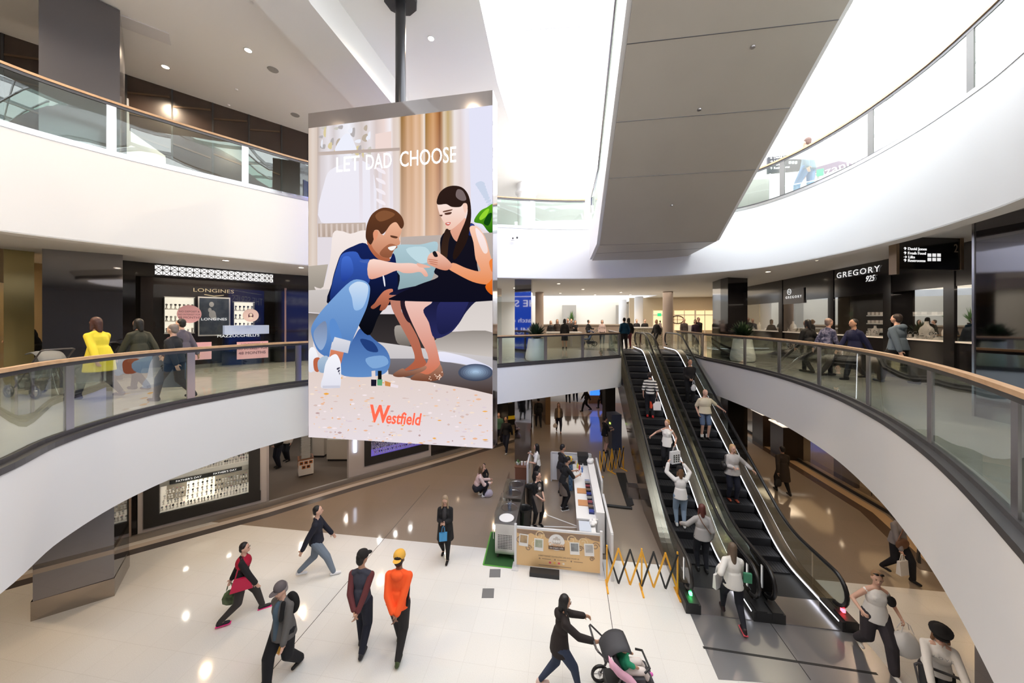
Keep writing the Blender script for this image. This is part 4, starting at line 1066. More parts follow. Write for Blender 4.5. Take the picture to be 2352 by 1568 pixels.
# inner lit shelves
for (x0, x1, y0, y1, lab) in ((1990, 2028, 706, 762, 'lit shelves with jewellery boxes in the shop under the large shop letters'), (2085, 2180, 707, 724, 'single lit shelf of jewellery boxes behind the two big ivory busts')):
    w, s = wr_at((x0 + x1) / 2)
    r_ = empty('wall_shelves', (0, 0, 0), 0, lab, 'shelves')
    n_ = 3 if y1 - y0 > 40 else 1
    for k in range(n_):
        yy = y0 + (y1 - y0) * (k + 1) / n_; w.pbox('shelf', x0, x1, yy - 1.2, yy + 1, -1.15, -.9, M_display, r_)
        for i in range(4): 
            a = x0 + (x1 - x0) * (i + .3) / 4; w.pbox('box', a, a + (x1 - x0) * .14, yy - 8, yy - 1.5, -1.1, -.95, M_bust, r_)
# hanging directory sign
wd = Wall((8.05, 6.95 + .35), (9.6, 7.1 + .35)); 
ds = empty('directory_sign', (0, 0, 0), 0, 'black hanging directory sign listing Fresh Food, Lifts and Restrooms, numbered 2', 'sign')
s0, s1 = wd.s(2066), wd.s(2205); zt0 = wd.z(2135, 552); zb1 = wd.z(2135, 618)
wd.box('panel', s0, s1, zb1, ZC2, -.1, 0, M_blackp, ds)
for i, (t_, y) in enumerate((('\u2191 David Jones', 571), ('\u2191 Fresh Food', 581), ('\u2192 Lifts', 590), ('\u2191 Restrooms', 598))):
    o = wd.text('sign_text', t_, 2075, y, .085, M_wtext, .004, 1.15, parent=ds); o.data.align_x = 'LEFT'
wd.text('floor_number', '2', 2196, 571, .26, mat('brass_number', (.45, .36, .25), .4, .6), .004, .8, parent=ds)
for k in range(3):
    for y in (586, 596):
        wd.pbox('pictogram', 2131 + k * 11, 2139 + k * 11, y - 4, y + 3.5, 0, .004, M_wtext, ds)
for px in (2060, 2208): wd.box('bracket', wd.s(px) - .035, wd.s(px) + .035, zb1 - .12 if px < 2100 else zb1, ZC2, -.12, .02, mat('brass_bracket', (.4, .3, .2), .35, .7), ds)

# ------- middle floor, far concourse
struct(MB().box((5, 34, 6.3), (30, .2, 3.5)).build('wall_back_middle', M_cream))
bw = Wall((9.5, 27.5), (17, 26.0))
struct(bw.box('wall_back_middle', 0, bw.L, Z2, ZC2, -.2, 0, mat('warm_cream_wall', (.62, .5, .34), .5)))
for k, (x0, x1) in enumerate(((1500, 1545), (1548, 1596), (1598, 1640))):
    r_ = empty('lit_shop_window', (0, 0, 0), 0, 'warm lit shop window at the far end of the middle floor, number %s from the left' % ('one', 'two', 'three')[k], 'shop window')
    bw.pbox('glow', x0, x1, 713, 758, .0, .05, mat('warm_glow', (1, .85, .6), .5, emit=(1, .72, .38), es=.75), r_)
    for q in (x0, (x0 + x1) / 2, x1): bw.pbox('frame', q - .8, q + .8, 711, 800, .05, .1, M_cream, r_)
    bw.pbox('frame', x0, x1, 722, 724, .05, .1, M_cream, r_)
tag(MB().tube([(math.cos(a) * .5, 0, math.sin(a) * .3) for a in [2 * PI * i / 24 for i in range(24)]], .04, 6, True).bar((-.5, 0, 0), (.5, 0, 0), .03, .03).bar((0, 0, -.3), (0, 0, .3), .03, .03).build('oval_frame', M_brown), 'dark oval ring with a cross on the warm far shop wall', 'wall ornament').location = bw.p(bw.s(1556, .2), bw.z(1556, 734, .2), .2)
ex_ = bw.pbox('exit_sign', 1510.5, 1519, 719, 726, .3, .4, mat('exit_green', (.02, .35, .15), .5, emit=(.02, .5, .2), es=1.2)); tag(ex_, 'small green exit sign above the far concourse', 'exit sign')
def counter(x0, x1, y0, y1, d, lab, m1, m2, flare=0.):
    a, b_ = W(x0, y0, d), W(x1, y0, d); h = a.z; r_ = empty('counter', ((a.x + b_.x) / 2, d, Z2), 0, lab, 'counter')
    w_ = b_.x - a.x; H = h - Z2
    MB().prism([(-w_ / 2 + flare, -.3), (w_ / 2 - flare, -.3), (w_ / 2 - flare, .35), (-w_ / 2 + flare, .35)], 0, H * .94).build('counter_body', m1, r_)
    MB().box((0, 0, H * .97), (w_, .8, H * .06)).build('counter_top', m2, r_)
counter(1255, 1334, 762, 800, 20.5, 'low white service counter behind the railing on the middle floor', mat('pale_stone', (.5, .44, .38), .4), M_flexw)
counter(1240, 1425, 744, 790, 24.5, 'long taupe bar counter with people along it, middle floor', mat('taupe_bar', (.3, .245, .21), .5), mat('taupe_bar_top', (.4, .35, .3), .4))
counter(1448, 1530, 751, 785, 22.5, 'glass topped food counter behind the escalator heads', mat('cafe_counter', (.34, .31, .24), .3, noise=(14, (.62, .58, .45), .2)), M_flexw)
for (x0, x1, k) in ((1277, 1304, 0), (1383, 1412, .35)):
    a, b_ = W(x0, 700, 38), W(x1, 700, 38)
    r_ = MB().prism([(a.x, 33.0), (b_.x, 33.0), (b_.x + k, 33.4), (a.x + k, 33.4)], Z2, 7.7).build('hanging_panel', M_greige); tag(r_, 'tall grey slanted panel at the bright far end, %s' % ('left of the potted palm' if not k else 'right of the potted palm'), 'panel')
area((6, 22, ZC2 - .06), 8, 5, 220, (1, .86, .7)); area((13, 23, ZC2 - .06), 5, 5, 120, (1, .82, .62))
# ================================================================== GROUND FLOOR SHOPS
M_grwall = mat('pale_grey_wall', (.50, .48, .50), .45)
gw = [Wall((-14.2, 7.0), (-10.65, 9.66)), Wall((-10.65, 9.66), (-8.24, 11.4)), Wall((-8.24, 11.4), (-6.3, 13.1)), Wall((-6.3, 13.1), (-3.3, 15.5)), Wall((-3.3, 15.5), (-.2, 18.2))]
for i, w in enumerate(gw):
    if i == 2: continue
    if i == 1:
        a_, b_ = w.s(366), w.s(571)
        struct(w.box('wall_left', 0, a_, 0, ZC1, -.25, 0, M_grwall)); struct(w.box('wall_left', b_, w.L, 0, ZC1, -.25, 0, M_grwall))
        struct(w.box('wall_left', a_, b_, 0, .58, -.25, 0, M_grwall))
    elif i == 3:
        sE = w.s(990); a_, b_ = w.s(852), w.s(972)
        struct(w.box('wall_left', 0, a_, 0, ZC1, -.25, 0, M_grwall)); struct(w.box('wall_left', b_, sE, 0, ZC1, -.25, 0, M_grwall)); struct(w.box('wall_left', a_, b_, 0, .75, -.25, 0, M_grwall))
        struct(w.box('wall_left', sE, w.L + .3, 0, ZC1, -.3, 0, M_black))
    elif i == 4:
        struct(w.box('wall_left', 0, w.L, 0, ZC1, -.3, 0, M_black))
    else:
        struct(w.box('wall_left', 0, w.L - .9, 0, ZC1, -1.6, -1.5, M_black)); struct(w.box('wall_left', w.L - 1.0, w.L - .02, 0, ZC1, -.3, 0, M_black))
        struct(w.box('trim_20', 0, w.L - .9, 0, .25, -.2, 0, M_black)); struct(w.box('window_20', 0, w.L - 1.0, .25, ZC1, -.06, -.04, M_shop_glass))
        struct(w.box('wall_left', w.L - .45, w.L - .12, 0, ZC1, 0, .06, mat('tan_pilaster', (.34, .27, .23), .3)))
# stepped plinth and floor strips that follow the wall
wp_ = [Vector((*p, 0)) for p in ((-14.2, 7.0), (-10.65, 9.66), (-8.24, 11.4), (-6.3, 13.1), (-3.3, 15.5), (-.2, 18.2))]
def along(d): 
    o = offset(wp_, d, False)
    return o if (o[2]).length < wp_[2].length else offset(wp_, -d, False)
struct(ring('trim_21', along(.0), along(.1), 0, .16, mat('steel_plinth', (.33, .32, .31), .3, .7), False))
struct(ring('trim_22', along(.3), along(.52), 0, .003, mat('pale_stone_strip', (.55, .48, .42), .2), False))
struct(ring('trim_23', along(.52), along(.82), 0, .0032, mat('dark_stone_strip', (.09, .08, .078), .18), False))
# ---- big watch window
w = gw[1]
sA, sB = w.s(366), w.s(571)
win = empty('watch_window', (0, 0, 0), 0, 'large lit ground floor window packed with rows of watches, thick black frame', 'display window')
for (a, b_, z0, z1) in ((sA - .32, sB + .32, .26, .58), (sA - .32, sA, .58, ZC1 - .02), (sB, sB + .3, .58, ZC1 - .02), (sA - .32, sB + .32, 2.9, ZC1 - .02)):
    w.box('frame', a, b_, z0, z1, -.1, .03, M_blackm, win)
w.box('glass', sA, sB, .58, 2.9, -.04, -.03, M_shop_glass, win)
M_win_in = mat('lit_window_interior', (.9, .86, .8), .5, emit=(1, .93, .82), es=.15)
w.box('back_panel', sA, sB, .5, 3.0, -.95, -.9, mat('window_back', (.30, .27, .23), .5), win)
w.box('side_panel', sA - .03, sA, .5, 2.95, -.9, -.1, M_win_in, win); w.box('side_panel', sB, sB + .03, .5, 2.95, -.9, -.1, M_win_in, win)
w.box('base', sA, sB, .5, .6, -.9, -.05, M_win_in, win)
w.box('shelf', sA, sB, 1.5, 1.62, -.75, -.06, M_win_in, win)
w.box('shelf_edge', sA, sB, 1.34, 1.5, -.08, -.06, M_litw if False else mat('shelf_edge', (.8, .78, .75), .4), win)
w.box('poster_panel', sA + (sB - sA) * .46, sB - .1, 1.75, 2.9, -.9, -.85, mat('dark_poster', (.05, .045, .04), .4, noise=(2.2, (.3, .12, .08), .15)), win)
w.box('poster_panel', sA + .1, sA + (sB - sA) * .42, 1.75, 2.9, -.9, -.85, mat('red_poster', (.55, .12, .06), .4, noise=(3., (.6, .45, .35), .3)), win)
for px, y in ((434, 1128), (517, 1098)):
    s = w.s(px, -.05); z = 1.42
    q = w.box('banner', s - .42, s + .42, z - .055, z + .055, -.06, -.045, M_blackm, win)
    text('banner_text', 'FATHER\'S DAY', .08, w.M(s, z, -.04), M_wtext, q, .001, 1.1)
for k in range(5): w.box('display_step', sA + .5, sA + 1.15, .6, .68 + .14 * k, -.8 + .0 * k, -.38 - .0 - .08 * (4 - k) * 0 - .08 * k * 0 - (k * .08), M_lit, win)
rz = math.atan2(w.x.y, w.x.x)
pts = []
L_ = sB - sA
for r_ in range(5):
    for i in range(30): pts.append((w.p(sA + L_ * (i + .4 + random.random() * .3) / 30.5, 1.625 + r_ * .055, -.14 - r_ * .13), rz))
put_watches(pts, 0, 'wrist watch on a stand on the upper shelf of the ground floor watch window', 'watches on the upper window shelf', 1.15)
pts = []
for r_ in range(4):
    for i in range(26):
        s_ = sA + L_ * (i + .4 + random.random() * .3) / 26.5
        if sA + .45 < s_ < sA + 1.2 and r_ > 0: continue
        pts.append((w.p(s_, .605 + (r_ * .1), -.15 - r_ * .16), rz))
for k in range(5):
    for i in range(6): pts.append((w.p(sA + .55 + i * .11, .685 + .14 * k, -.40 - .08 * k), rz))
put_watches(pts, 0, 'wrist watch on a stand in the lower half of the ground floor watch window', 'watches in the lower half of the window', 1.15)
for s_ in (sA + L_ * .25, sA + L_ * .75):
    spot(*w.p(s_, 2.9, -.35), 16, (1, .92, .8)); spot(*w.p(s_, 1.47, -.35), 10, (1, .92, .8))
# ---- open shop interior with carpet, counters and the podium
struct(sheet('floor_carpet', [[(-8.24, 11.4), (-6.3, 13.1), (-8.5, 19), (-14.5, 17.0)]], .004, M_carpet))
for a, b_ in (((-8.35, 11.5), (-14.5, 17.2)), ((-14.5, 17.2), (-7.5, 20.5)), ((-6.35, 13.3), (-7.2, 20.5))):
    ww = Wall(a, b_); struct(ww.box('wall_shop', 0, ww.L, 0, ZC1, -.1, 0, M_grwall))
def low_unit(x0, x1, y0, d, h, lab):
    a, b_ = W(x0, y0, d), W(x1, y0, d); r_ = empty('sales_counter', ((a.x + b_.x) / 2, d, 0), 0, lab, 'counter'); w_ = b_.x - a.x
    MB().box((0, .3, h / 2 + .05), (w_, .6, h - .1)).build('counter_body', mat('cream_cabinet', (.62, .57, .5), .4), r_)
    MB().box((0, .3, .04), (w_ - .06, .52, .08)).build('kick_plate', M_blackm, r_)
    MB().box((0, .3, h + .06), (w_, .6, .12)).build('glass_top', M_shop_glass, r_)
    for i in range(int(w_ / .12)): MB().box((-w_ / 2 + .08 + i * .12, .25, h + .03), (.07, .1, .05), random.uniform(-.4, .4)).build('tray', M_watchc[i % 4], r_)
low_unit(716, 744, 1005, 15.4, .95, 'low cream sales counter inside the open watch shop, left of the two')
low_unit(750, 800, 1005, 15.0, .95, 'low cream sales counter inside the open watch shop, right of the two')
a = G(702, 1088); pod = empty('podium', a, R(35), 'white podium with orange labels and a glass case inside the watch shop', 'podium')
MB().box((0, 0, .36), (.52, .52, .6)).build('podium_body', M_flexw, pod); MB().box((0, 0, .04), (.46, .46, .08)).build('kick_plate', M_dsteel, pod)
MB().box((0, 0, .67), (.54, .54, .03)).build('podium_top', mat('brown_edge', (.25, .1, .05), .4), pod)
MB().box((0, 0, 1.3), (.44, .44, 1.2)).build('glass_case', M_shop_glass, pod)
mo = mat('orange_label', (.55, .18, .05), .5)
for side, (dx, dy, rr) in enumerate(((0, -.263, 0), (-.263, 0, PI / 2))):
    for (u_, z_) in ((-.16, .55), (0, .55), (.16, .55), (-.08, .38), (.08, .38)):
        q = MB().box((u_ if side == 0 else dx, dy if side == 0 else u_, z_), (.13 if side == 0 else .006, .006 if side == 0 else .13, .13)).build('label_card', mo, pod)
        MB().ell((u_ if side == 0 else dx - .004, dy - .004 if side == 0 else u_, z_), (.045 if side == 0 else .003, .003 if side == 0 else .045, .04), 10).build('label_mark', M_blackm, q)
stk = MB()
for i in range(24): stk.box((0, 0, .7 + i * .05), (.3, .3, .044), random.uniform(-.06, .06))
o = stk.build('stacked_boxes', mat('paper_white', (.75, .74, .74), .6)); o.parent = pod
for x, y in ((-10.5, 14.5), (-8.8, 14.2), (-9.5, 16.5), (-7.9, 16.2)): spot(x, y, ZC1 - .06, 60, (1, .88, .76))
# ---- second lit window
w = gw[3]; sA, sB = w.s(852), w.s(972)
win = empty('watch_window', (0, 0, 0), 0, 'smaller lit window with violet base under the right half of the big screen', 'display window')
for (a, b_, z0, z1) in ((sA - .25, sB + .25, .45, .75), (sA - .25, sA, .75, ZC1 - .02), (sB, sB + .25, .75, ZC1 - .02)): w.box('frame', a, b_, z0, z1, -.1, .03, M_blackm, win)
w.box('glass', sA, sB, .75, 3.0, -.04, -.03, M_shop_glass, win)
w.box('back_panel', sA, sB, .7, 3.0, -.8, -.75, mat('window_back2', (.5, .5, .52), .5), win)
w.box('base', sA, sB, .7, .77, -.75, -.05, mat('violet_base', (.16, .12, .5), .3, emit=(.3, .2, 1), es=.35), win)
w.box('photo', sA + .3, sA + .75, 1.0, 1.75, -.74, -.7, mat('photo_grey', (.5, .45, .42), .4, noise=(4, (.06, .05, .05), .3)), win)
pts = []
for r_ in range(4):
    for i in range(22): pts.append((w.p(sA + .15 + (sB - sA - .3) * (i + .5) / 22, .775 + r_ * .1, -.14 - r_ * .14), math.atan2(w.x.y, w.x.x)))
put_watches(pts, 0, 'wrist watch on a stand in the window with the violet base', 'watches in the violet based window', 1.15)
for k in (.2, .5, .8): spot(*w.p(sA + (sB - sA) * k, 2.93, -.35), 22, (1, .95, .9))
lg = w.box('lit_sign_letter', w.s(812), w.s(818), w.z(815, 1038), w.z(815, 1008), .02, .06, mat('blue_white_light', (1, 1, 1), .5, emit=(.7, .8, 1), es=4)); tag(lg, 'thin bluish lit vertical sign on the pale wall end', 'sign')
# ---- back of the ground floor
mY = mat('yellow_panel', (.8, .5, .02), .35, emit=(1, .6, .02), es=.12); mR = mat('red_graphic', (.3, .02, .04), .4, noise=(6, (.02, .01, .02), .3))
w = Wall((-.45, 18.4), (.55, 19.6)); 
r_ = empty('yellow_shop_front', (0, 0, 0), 0, 'black and yellow shop front with lit yellow band behind the mirrored column', 'shop front')
wy = Wall((-1.6, 19.6), (.4, 20.4)); wy.box('wall_panel', 0, wy.L, 0, ZC1 - .03, -.2, 0, M_blackm, r_)
for z0, z1 in ((2.62, 2.8), (1.7, 1.82), (.35, .55)): wy.box('yellow_band', 0, wy.L - .02, z0, z1, 0, .05, mY, r_)
wy.box('yellow_post', wy.L - .3, wy.L - .1, 2.0, ZC1 - .03, .05, .12, mY, r_)
wy.text('shop_lettering', 'OOXOOX', 1160, 925, .2, mat('brass_text', (.5, .32, .05), .4), .05, 1, parent=r_)
struct(MB().prism([(-1.65, 16.6), (-1.2, 17.2), (-1.3, 19.5), (-1.75, 19.3)], 0, ZC1).build('wall_left', mR))
struct(MB().box((5, 46, 1.6), (34, .2, 3.4)).build('wall_back', mat('beige_back', (.5, .42, .33), .5)))
struct(sheet('floor_back', [[(-6, 26.5), (18, 24.5), (18, 45.5), (-6, 45.5)]], .004, tile_mat('daylit_terrazzo', (.55, .52, .48), (.5, .48, .45), (.4, .38, .36), 1.2, .1)))  # paler tiles stand in for daylight from a void that is not built
struct(sheet('floor_peach', [[(1.2, 22.3), (18, 20.8), (18, 24.5), (-.2, 26.4)]], .0045, tile_mat('peach_terrazzo', (.62, .44, .32), (.58, .42, .31), (.45, .33, .25), 1.2, .12)))
sl = MB().prism([(2.0, 20.3), (2.3, 20.3), (2.2, 26), (1.6, 26)], 0, ZC1).build('wall_partition', mat('amber_wall', (.28, .17, .08), .2, .3)); struct(sl)
a, b_ = W(1356, 900, 25.5), W(1388, 900, 25.5)
bs = empty('kiosk_screen', (0, 0, 0), 0, 'bright blue lit advertising screen at the back of the ground floor', 'screen')
MB().box(((a.x + b_.x) / 2, 25.7, .3), (b_.x - a.x + .3, .5, .6)).build('plinth', mat('wood_plinth', (.4, .24, .13), .4), bs)
MB().box(((a.x + b_.x) / 2, 25.6, 1.75), (b_.x - a.x, .2, 2.3)).build('screen_face', mat('blue_screen', (.02, .1, .6), .3, emit=(.04, .2, 1), es=1.6, noise=(2.5, (.01, .03, .3), .3)), bs)
t_ = text('screen_text', 'unlock your gift', .2, face_matrix(((a.x + b_.x) / 2, 25.49, 1.75), (0, -1, 0)), M_wtext, bs, .002, .7)
# machine beside the standing man in shorts
a = W(1410, 1000, 16.6)
vm = empty('ticket_machine', (a.x, 16.6, 0), R(10), 'tall dark blue grey machine beside the man in shorts, behind the escalators', 'machine')
MB().box((0, 0, .85), (.5, .6, 1.7)).build('cabinet', mat('slate_blue', (.09, .11, .16), .35), vm)
MB().box((-.26, -.1, 1.25), (.02, .1, .08)).build('indicator', mat('indicator', (.5, .8, .1), .5, emit=(.5, .9, .1), es=3), vm)
# ---- ground floor right
gr = [Wall((13.2, 19.2), (12.55, 14.2)), Wall((12.55, 14.2), (12.1, 10.9)), Wall((12.1, 10.9), (10.9, 8.2))]
mWarm = mat('warm_shop_floor', (.25, .16, .09), .2)
for i, w in enumerate(gr):
    struct(w.box('wall_right', 0, w.L, 0, ZC1, -3.6, -3.5, mat('tan_wall', (.24, .19, .14), .5)))
    struct(w.box('window_%d' % (30 + i), 0, w.L, .1, ZC1, -.02, 0, M_shop_glass))
    struct(w.box('baseboard_right', 0, w.L, 0, .12, -.1, 0, M_blackm))
    area(w.p(w.L / 2, ZC1 - .1, -1.8), 3, 1.5, 26, (1, .62, .3), (0, 0, math.atan2(w.x.y, w.x.x)))
wr_ = [Vector((*p, 0)) for p in ((13.2, 19.2), (12.55, 14.2), (12.1, 10.9), (10.9, 8.2))]
def alongr(d):
    o = offset(wr_, d, False); return o if o[1].length < wr_[1].length else offset(wr_, -d, False)
struct(ring('trim_24', alongr(.1), alongr(.42), 0, .004, mat('honey_stone', (.55, .38, .22), .2), False))
struct(ring('trim_25', alongr(.42), alongr(.75), 0, .0045, mat('brown_stone_strip', (.1, .065, .045), .18), False))
struct(MB().prism([(12.35, 12.7), (12.6, 13.3), (12.9, 13.3), (12.9, 12.6)], 0, ZC1).build('column_right_shop', M_blackm))
for (px, py, d, lab) in ((1760, 948, 17.2, 'lit display table of pale jewellery on the right of the ground floor, further one'), (1806, 974, 15.6, 'lit display table of gold jewellery on the right of the ground floor, nearer one')):
    a = W(px, py, d); dt = empty('display_table', (a.x, a.y, 0), R(-10), lab, 'display table')
    H_ = a.z
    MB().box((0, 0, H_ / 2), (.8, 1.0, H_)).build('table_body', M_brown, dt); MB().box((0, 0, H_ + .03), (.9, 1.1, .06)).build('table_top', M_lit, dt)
    for i in range(20): MB().ell((random.uniform(-.4, .4), random.uniform(-.48, .48), H_ + .1), (.05, .05, .05), 6).build('ornament', [M_bust, M_gold][i % 2], dt)
    area((a.x, a.y, H_ + 1.0), .6, 1., 14, (1, .75, .5))
# glass screen panels near the right shop and the little hanging board
hb = W(1879, 1050, 12.6); o = MB().box((0, 0, 0), (.5, .03, .6), 0, R(30)).build('price_board', mat('board_dark', (.08, .06, .05), .4)); o.location = gr[1].p(2.1, .95, -.5); o.rotation_euler = (0, 0, R(80)); tag(o, 'small dark tilted board standing inside the right ground floor shop window', 'board')
MB().bar((0, 0, -.94), (0, 0, .1), .02, .02).build('board_stand', M_blackm, o)
bl = MB().box((0, 0, .14), (2.9, .3, .28)).build('window_bench', M_blackm); bl.location = gr[2].p(.9, 0, -.35); bl.rotation_euler = (0, 0, math.atan2(gr[2].x.y, gr[2].x.x)); tag(bl, 'long low black bench along the right ground floor shop window', 'bench')

# ================================================================== TOP FLOOR
tl = [Wall((-14.5, 6.0), (-12.1, 8.04)), Wall((-12.1, 8.04), (-10.7, 9.39)), Wall((-10.7, 9.39), (-7.45, 12.4)), Wall((-7.45, 12.4), (-3.2, 16.5))]
for i, w in enumerate(tl):
    struct(w.box('wall_left_top', 0, w.L + .03, Z3, ZC3, -.3, 0, M_brown))
    n_ = int(w.L / .9)
    for k in range(n_ + 1): struct(w.box('trim_30', k * .9, k * .9 + .04, Z3, ZC3 - .01, 0, .03, M_blackm))
    b = MB()
    for k in range(n_): 
        for q in range(3): b.bar(w.p(k * .9 + .03, ZC3 - .5 - q * .55, .012), w.p(k * .9 + .87, ZC3 - .25 - q * .55 - .2 * q, .012), .05, .012, w.n)
    struct(b.build('trim_31', mat('bronze_slat', (.09, .055, .03), .3, .4)))
struct(MB().box((3, 27, 12), (26, .2, 6)).build('wall_back_top', M_white))
struct(MB().prism([(11.5, 9), (12.2, 16), (12.4, 16), (11.7, 9)], Z3, ZB).build('wall_right_top', M_white))
struct(MB().prism([(9.8, 2), (11.5, 9), (11.7, 9), (10, 2)], Z3, ZB).build('wall_right_top', M_white))
# white angular form in front of the dark shop (upper left)
wf = Wall((-9.3, 8.05), (-7.9, 9.5))
pts = [wf.p(wf.s(291, 0), 0), wf.p(wf.s(382), 0)]
zA, zB_, zC_ = wf.z(291, 225), wf.z(300, 300), wf.z(382, 372)
q0, q1 = wf.p(wf.s(291), Z3), wf.p(wf.s(384), Z3)
vs = [q0, q1, wf.p(wf.s(380), wf.z(380, 358)), wf.p(wf.s(297), zB_), wf.p(wf.s(295), zA), wf.p(wf.s(291), zA)]
th = wf.n * -.1; n = len(vs)
o = mesh_obj('white_fin_panel', vs + [v + th for v in vs], [tuple(range(n)), tuple(range(n, 2 * n))[::-1]] + [(i, (i + 1) % n, n + (i + 1) % n, n + i) for i in range(n)], M_flexw)
tag(o, 'white wedge shaped panel behind the top left railing glass', 'panel')
# signs on the bright top right
wt = Wall((8.2, 10.95), (9.9, 10.55))
ds = empty('directory_sign', (0, 0, 0), 0, 'dark directory sign with white arrows beside the walking man on the top floor', 'sign')
for px in (1770, 1836): q = wt.s(px); wt.box('sign_post', q - .02, q + .02, Z3, wt.z(1800, 393), -.07, -.03, M_steel2, ds)
wt.pbox('panel', 1764, 1842, 357, 394, -.1, 0, mat('dark_sign', (.03, .03, .035), .5), ds)
for i, t_ in enumerate(('\u2193 David Jones', '\u2192 Lifts', '\u2192 Parking', '\u2191 Restrooms')):
    q = wt.text('sign_text', t_, 1768, 363 + i * 8, .1, M_wtext, .005, 1., parent=ds); q.data.align_x = 'LEFT'
for px in (1812, 1819, 1826): wt.pbox('pictogram', px, px + 5, 370, 376, 0, .005, M_wtext, ds)
wz = Wall((9.2, 10.4), (11.0, 9.1))
pz_ = empty('shop_sign_band', (0, 0, 0), 0, 'purple shop name band with white letters behind the top right railing', 'sign')
o = mesh_obj('band_panel', [wz.p(wz.s(1868), wz.z(1868, 408)), wz.p(wz.s(2040), wz.z(2040, 350)), wz.p(wz.s(2040), wz.z(2040, 337)), wz.p(wz.s(1868), wz.z(1868, 386))], [(0, 1, 2, 3)], mat('plum_panel', (.2, .12, .2), .5), pz_)
o.modifiers.new('thickness', 'SOLIDIFY').thickness = .05
for px, py in ((1880, 408), (2030, 352)): wz.box('support', wz.s(px) - .03, wz.s(px) + .03, Z3, wz.z(px, py - 8), -.12, -.06, M_flexw, pz_)
a, b_ = wz.p(wz.s(1905), wz.z(1905, 392), .03), wz.p(wz.s(2015), wz.z(2015, 356), .03)
rl = math.atan2(b_.z - a.z, (b_ - a).xy.length)
mm = wz.M((wz.s(1905) + wz.s(2000)) / 2, wz.z(1952, 376, .03), .04) @ Matrix.Rotation(rl, 4, 'Z')
text('sign_letters', 'suzannegrae', .3, mm, M_wtext, pz_, .004, 1.15)
e_ = wz.pbox('exit_sign', 1876, 1892, 388, 403, .1, .15, MATS['exit_green']); tag(e_, 'small green exit sign beside the walking man on the top floor', 'exit sign')

# ================================================================== DOWNLIGHTS
M_trimw = mat('lamp_ring', (.8, .8, .8), .4); M_spk = mat('speaker_grille', (.25, .25, .25), .6)
lp = empty('downlight', (0, 0, -5)); tmp = lp
rg_ = MB().lathe([(.075, 0), (.095, 0), (.095, -.012), (.075, -.012), (.075, 0)], (0, 0, 0), 20, caps=False).build('ring', M_trimw, lp)
ln_ = MB().lathe([(.001, -.006), (.074, -.006), (.074, -.003)], (0, 0, 0), 20).build('lens', M_lamp, lp)
first = [True]
def downlight(x, y, z, watt, lab, grp, col=(1, .78, .55), sc=1.):
    if first[0]: o = lp; first[0] = False
    else: o = copy_tree(lp)
    o.location = (x, y, z - .001); o.scale = (sc, sc, 1); tag(o, lab, 'ceiling light', grp)
    if watt: spot(x, y, z - .05, watt, col)
for (px, py, z, lab) in ((380, 153, ZC3, 'round downlight in the top left ceiling, the one closest to the slate column'), (570, 115, ZC3, 'round downlight in the top left ceiling, nearest the ceiling beam'), (990, 88, ZB, 'round glaring downlight between the screen pole and the skylight')):
    d = F * (z - EYE) / (HZ - py); downlight((px - CX) / F * d, d, z, 480, lab, None)
for (x, y) in ((-9.5, 3.5), (-7.5, 4.5), (-3.0, 3.0), (-9.0, 14.5), (-2.5, 12.8)): downlight(x, y, ZC3 if x < -5 else ZB, 480, 'added fill downlight in the top floor ceiling outside the void edge', 'added top ceiling downlights')  # extra lamps added out of sight to brighten the top storey
def ceil2(px, py): d = F * (ZC2 - EYE) / (HZ - py); return (px - CX) / F * d, d
for (px, py) in ((1283, 651), (1287, 673), (1339, 664), (1426, 671), (1367, 681), (1448, 679), (1182, 661), (1146, 671), (1569, 695), (1600, 686), (1647, 673), (1496, 688), (1695, 645), (2042, 636)):
    x, y = ceil2(px, min(py, 688)); 
    if y > 24.4 and 0 < x < 11: y = 23.9; x = (px - CX) / F * y
    downlight(x, y, ZC2, 120, 'round downlight in the middle floor ceiling beyond the void', 'middle ceiling downlights')
for (x, y) in ((-9.3, 6.0), (-8.9, 8.0), (-8.6, 10.2), (-7.2, 11.6), (-5.6, 12.8), (-3.5, 14.5), (8.9, 8.0), (9.1, 10.2), (9.5, 12.6), (8.4, 4.0), (-9.2, 4.0)):  # extra lamps added as fill light around the middle storey
    downlight(x, y, ZC2, 230, 'added fill downlight in the middle floor ceiling near the void edge', 'added middle ceiling edge downlights')
for (x, y) in ((-8.3, 9.2), (-6.8, 11.0), (-4.8, 12.4), (-2.7, 13.9), (-.8, 15.6), (1.6, 16.6), (3.6, 18.2), (2.0, 20.0), (5.0, 22.0), (9.4, 9.0), (10.6, 10.6), (9.8, 12.6), (11.2, 14.8), (10.2, 17.6), (8.4, 7.0), (-8.9, 6.0), (-1.5, 18.5), (9.6, 5.8), (-11.0, 7.2)):
    downlight(x, y, ZC1, 85 if x < 1 and y < 16 else 38, 'round warm downlight in the ground floor ceiling', 'ground floor ceiling downlights', (1, .72, .46))
for (x, y, wt_) in ((4, 31, 170), (9, 30, 130)): area((x, y, ZC1 - .05), 5, 5, wt_, (1, .93, .85))  # bright panels added in place of daylight at the back
for (px, py, lab) in ((627, 160, 'round grey ceiling speaker in the top left ceiling, nearer one'), (678, 264, 'round grey ceiling speaker close to the top left corner of the big screen')):
    d = F * (ZC3 - EYE) / (HZ - py); o = MB().lathe([(.12, -.012), (.13, 0)], (0, 0, 0), 20).build('ceiling_speaker', M_spk); o.location = ((px - CX) / F * d, d, ZC3 - .001); tag(o, lab, 'speaker')
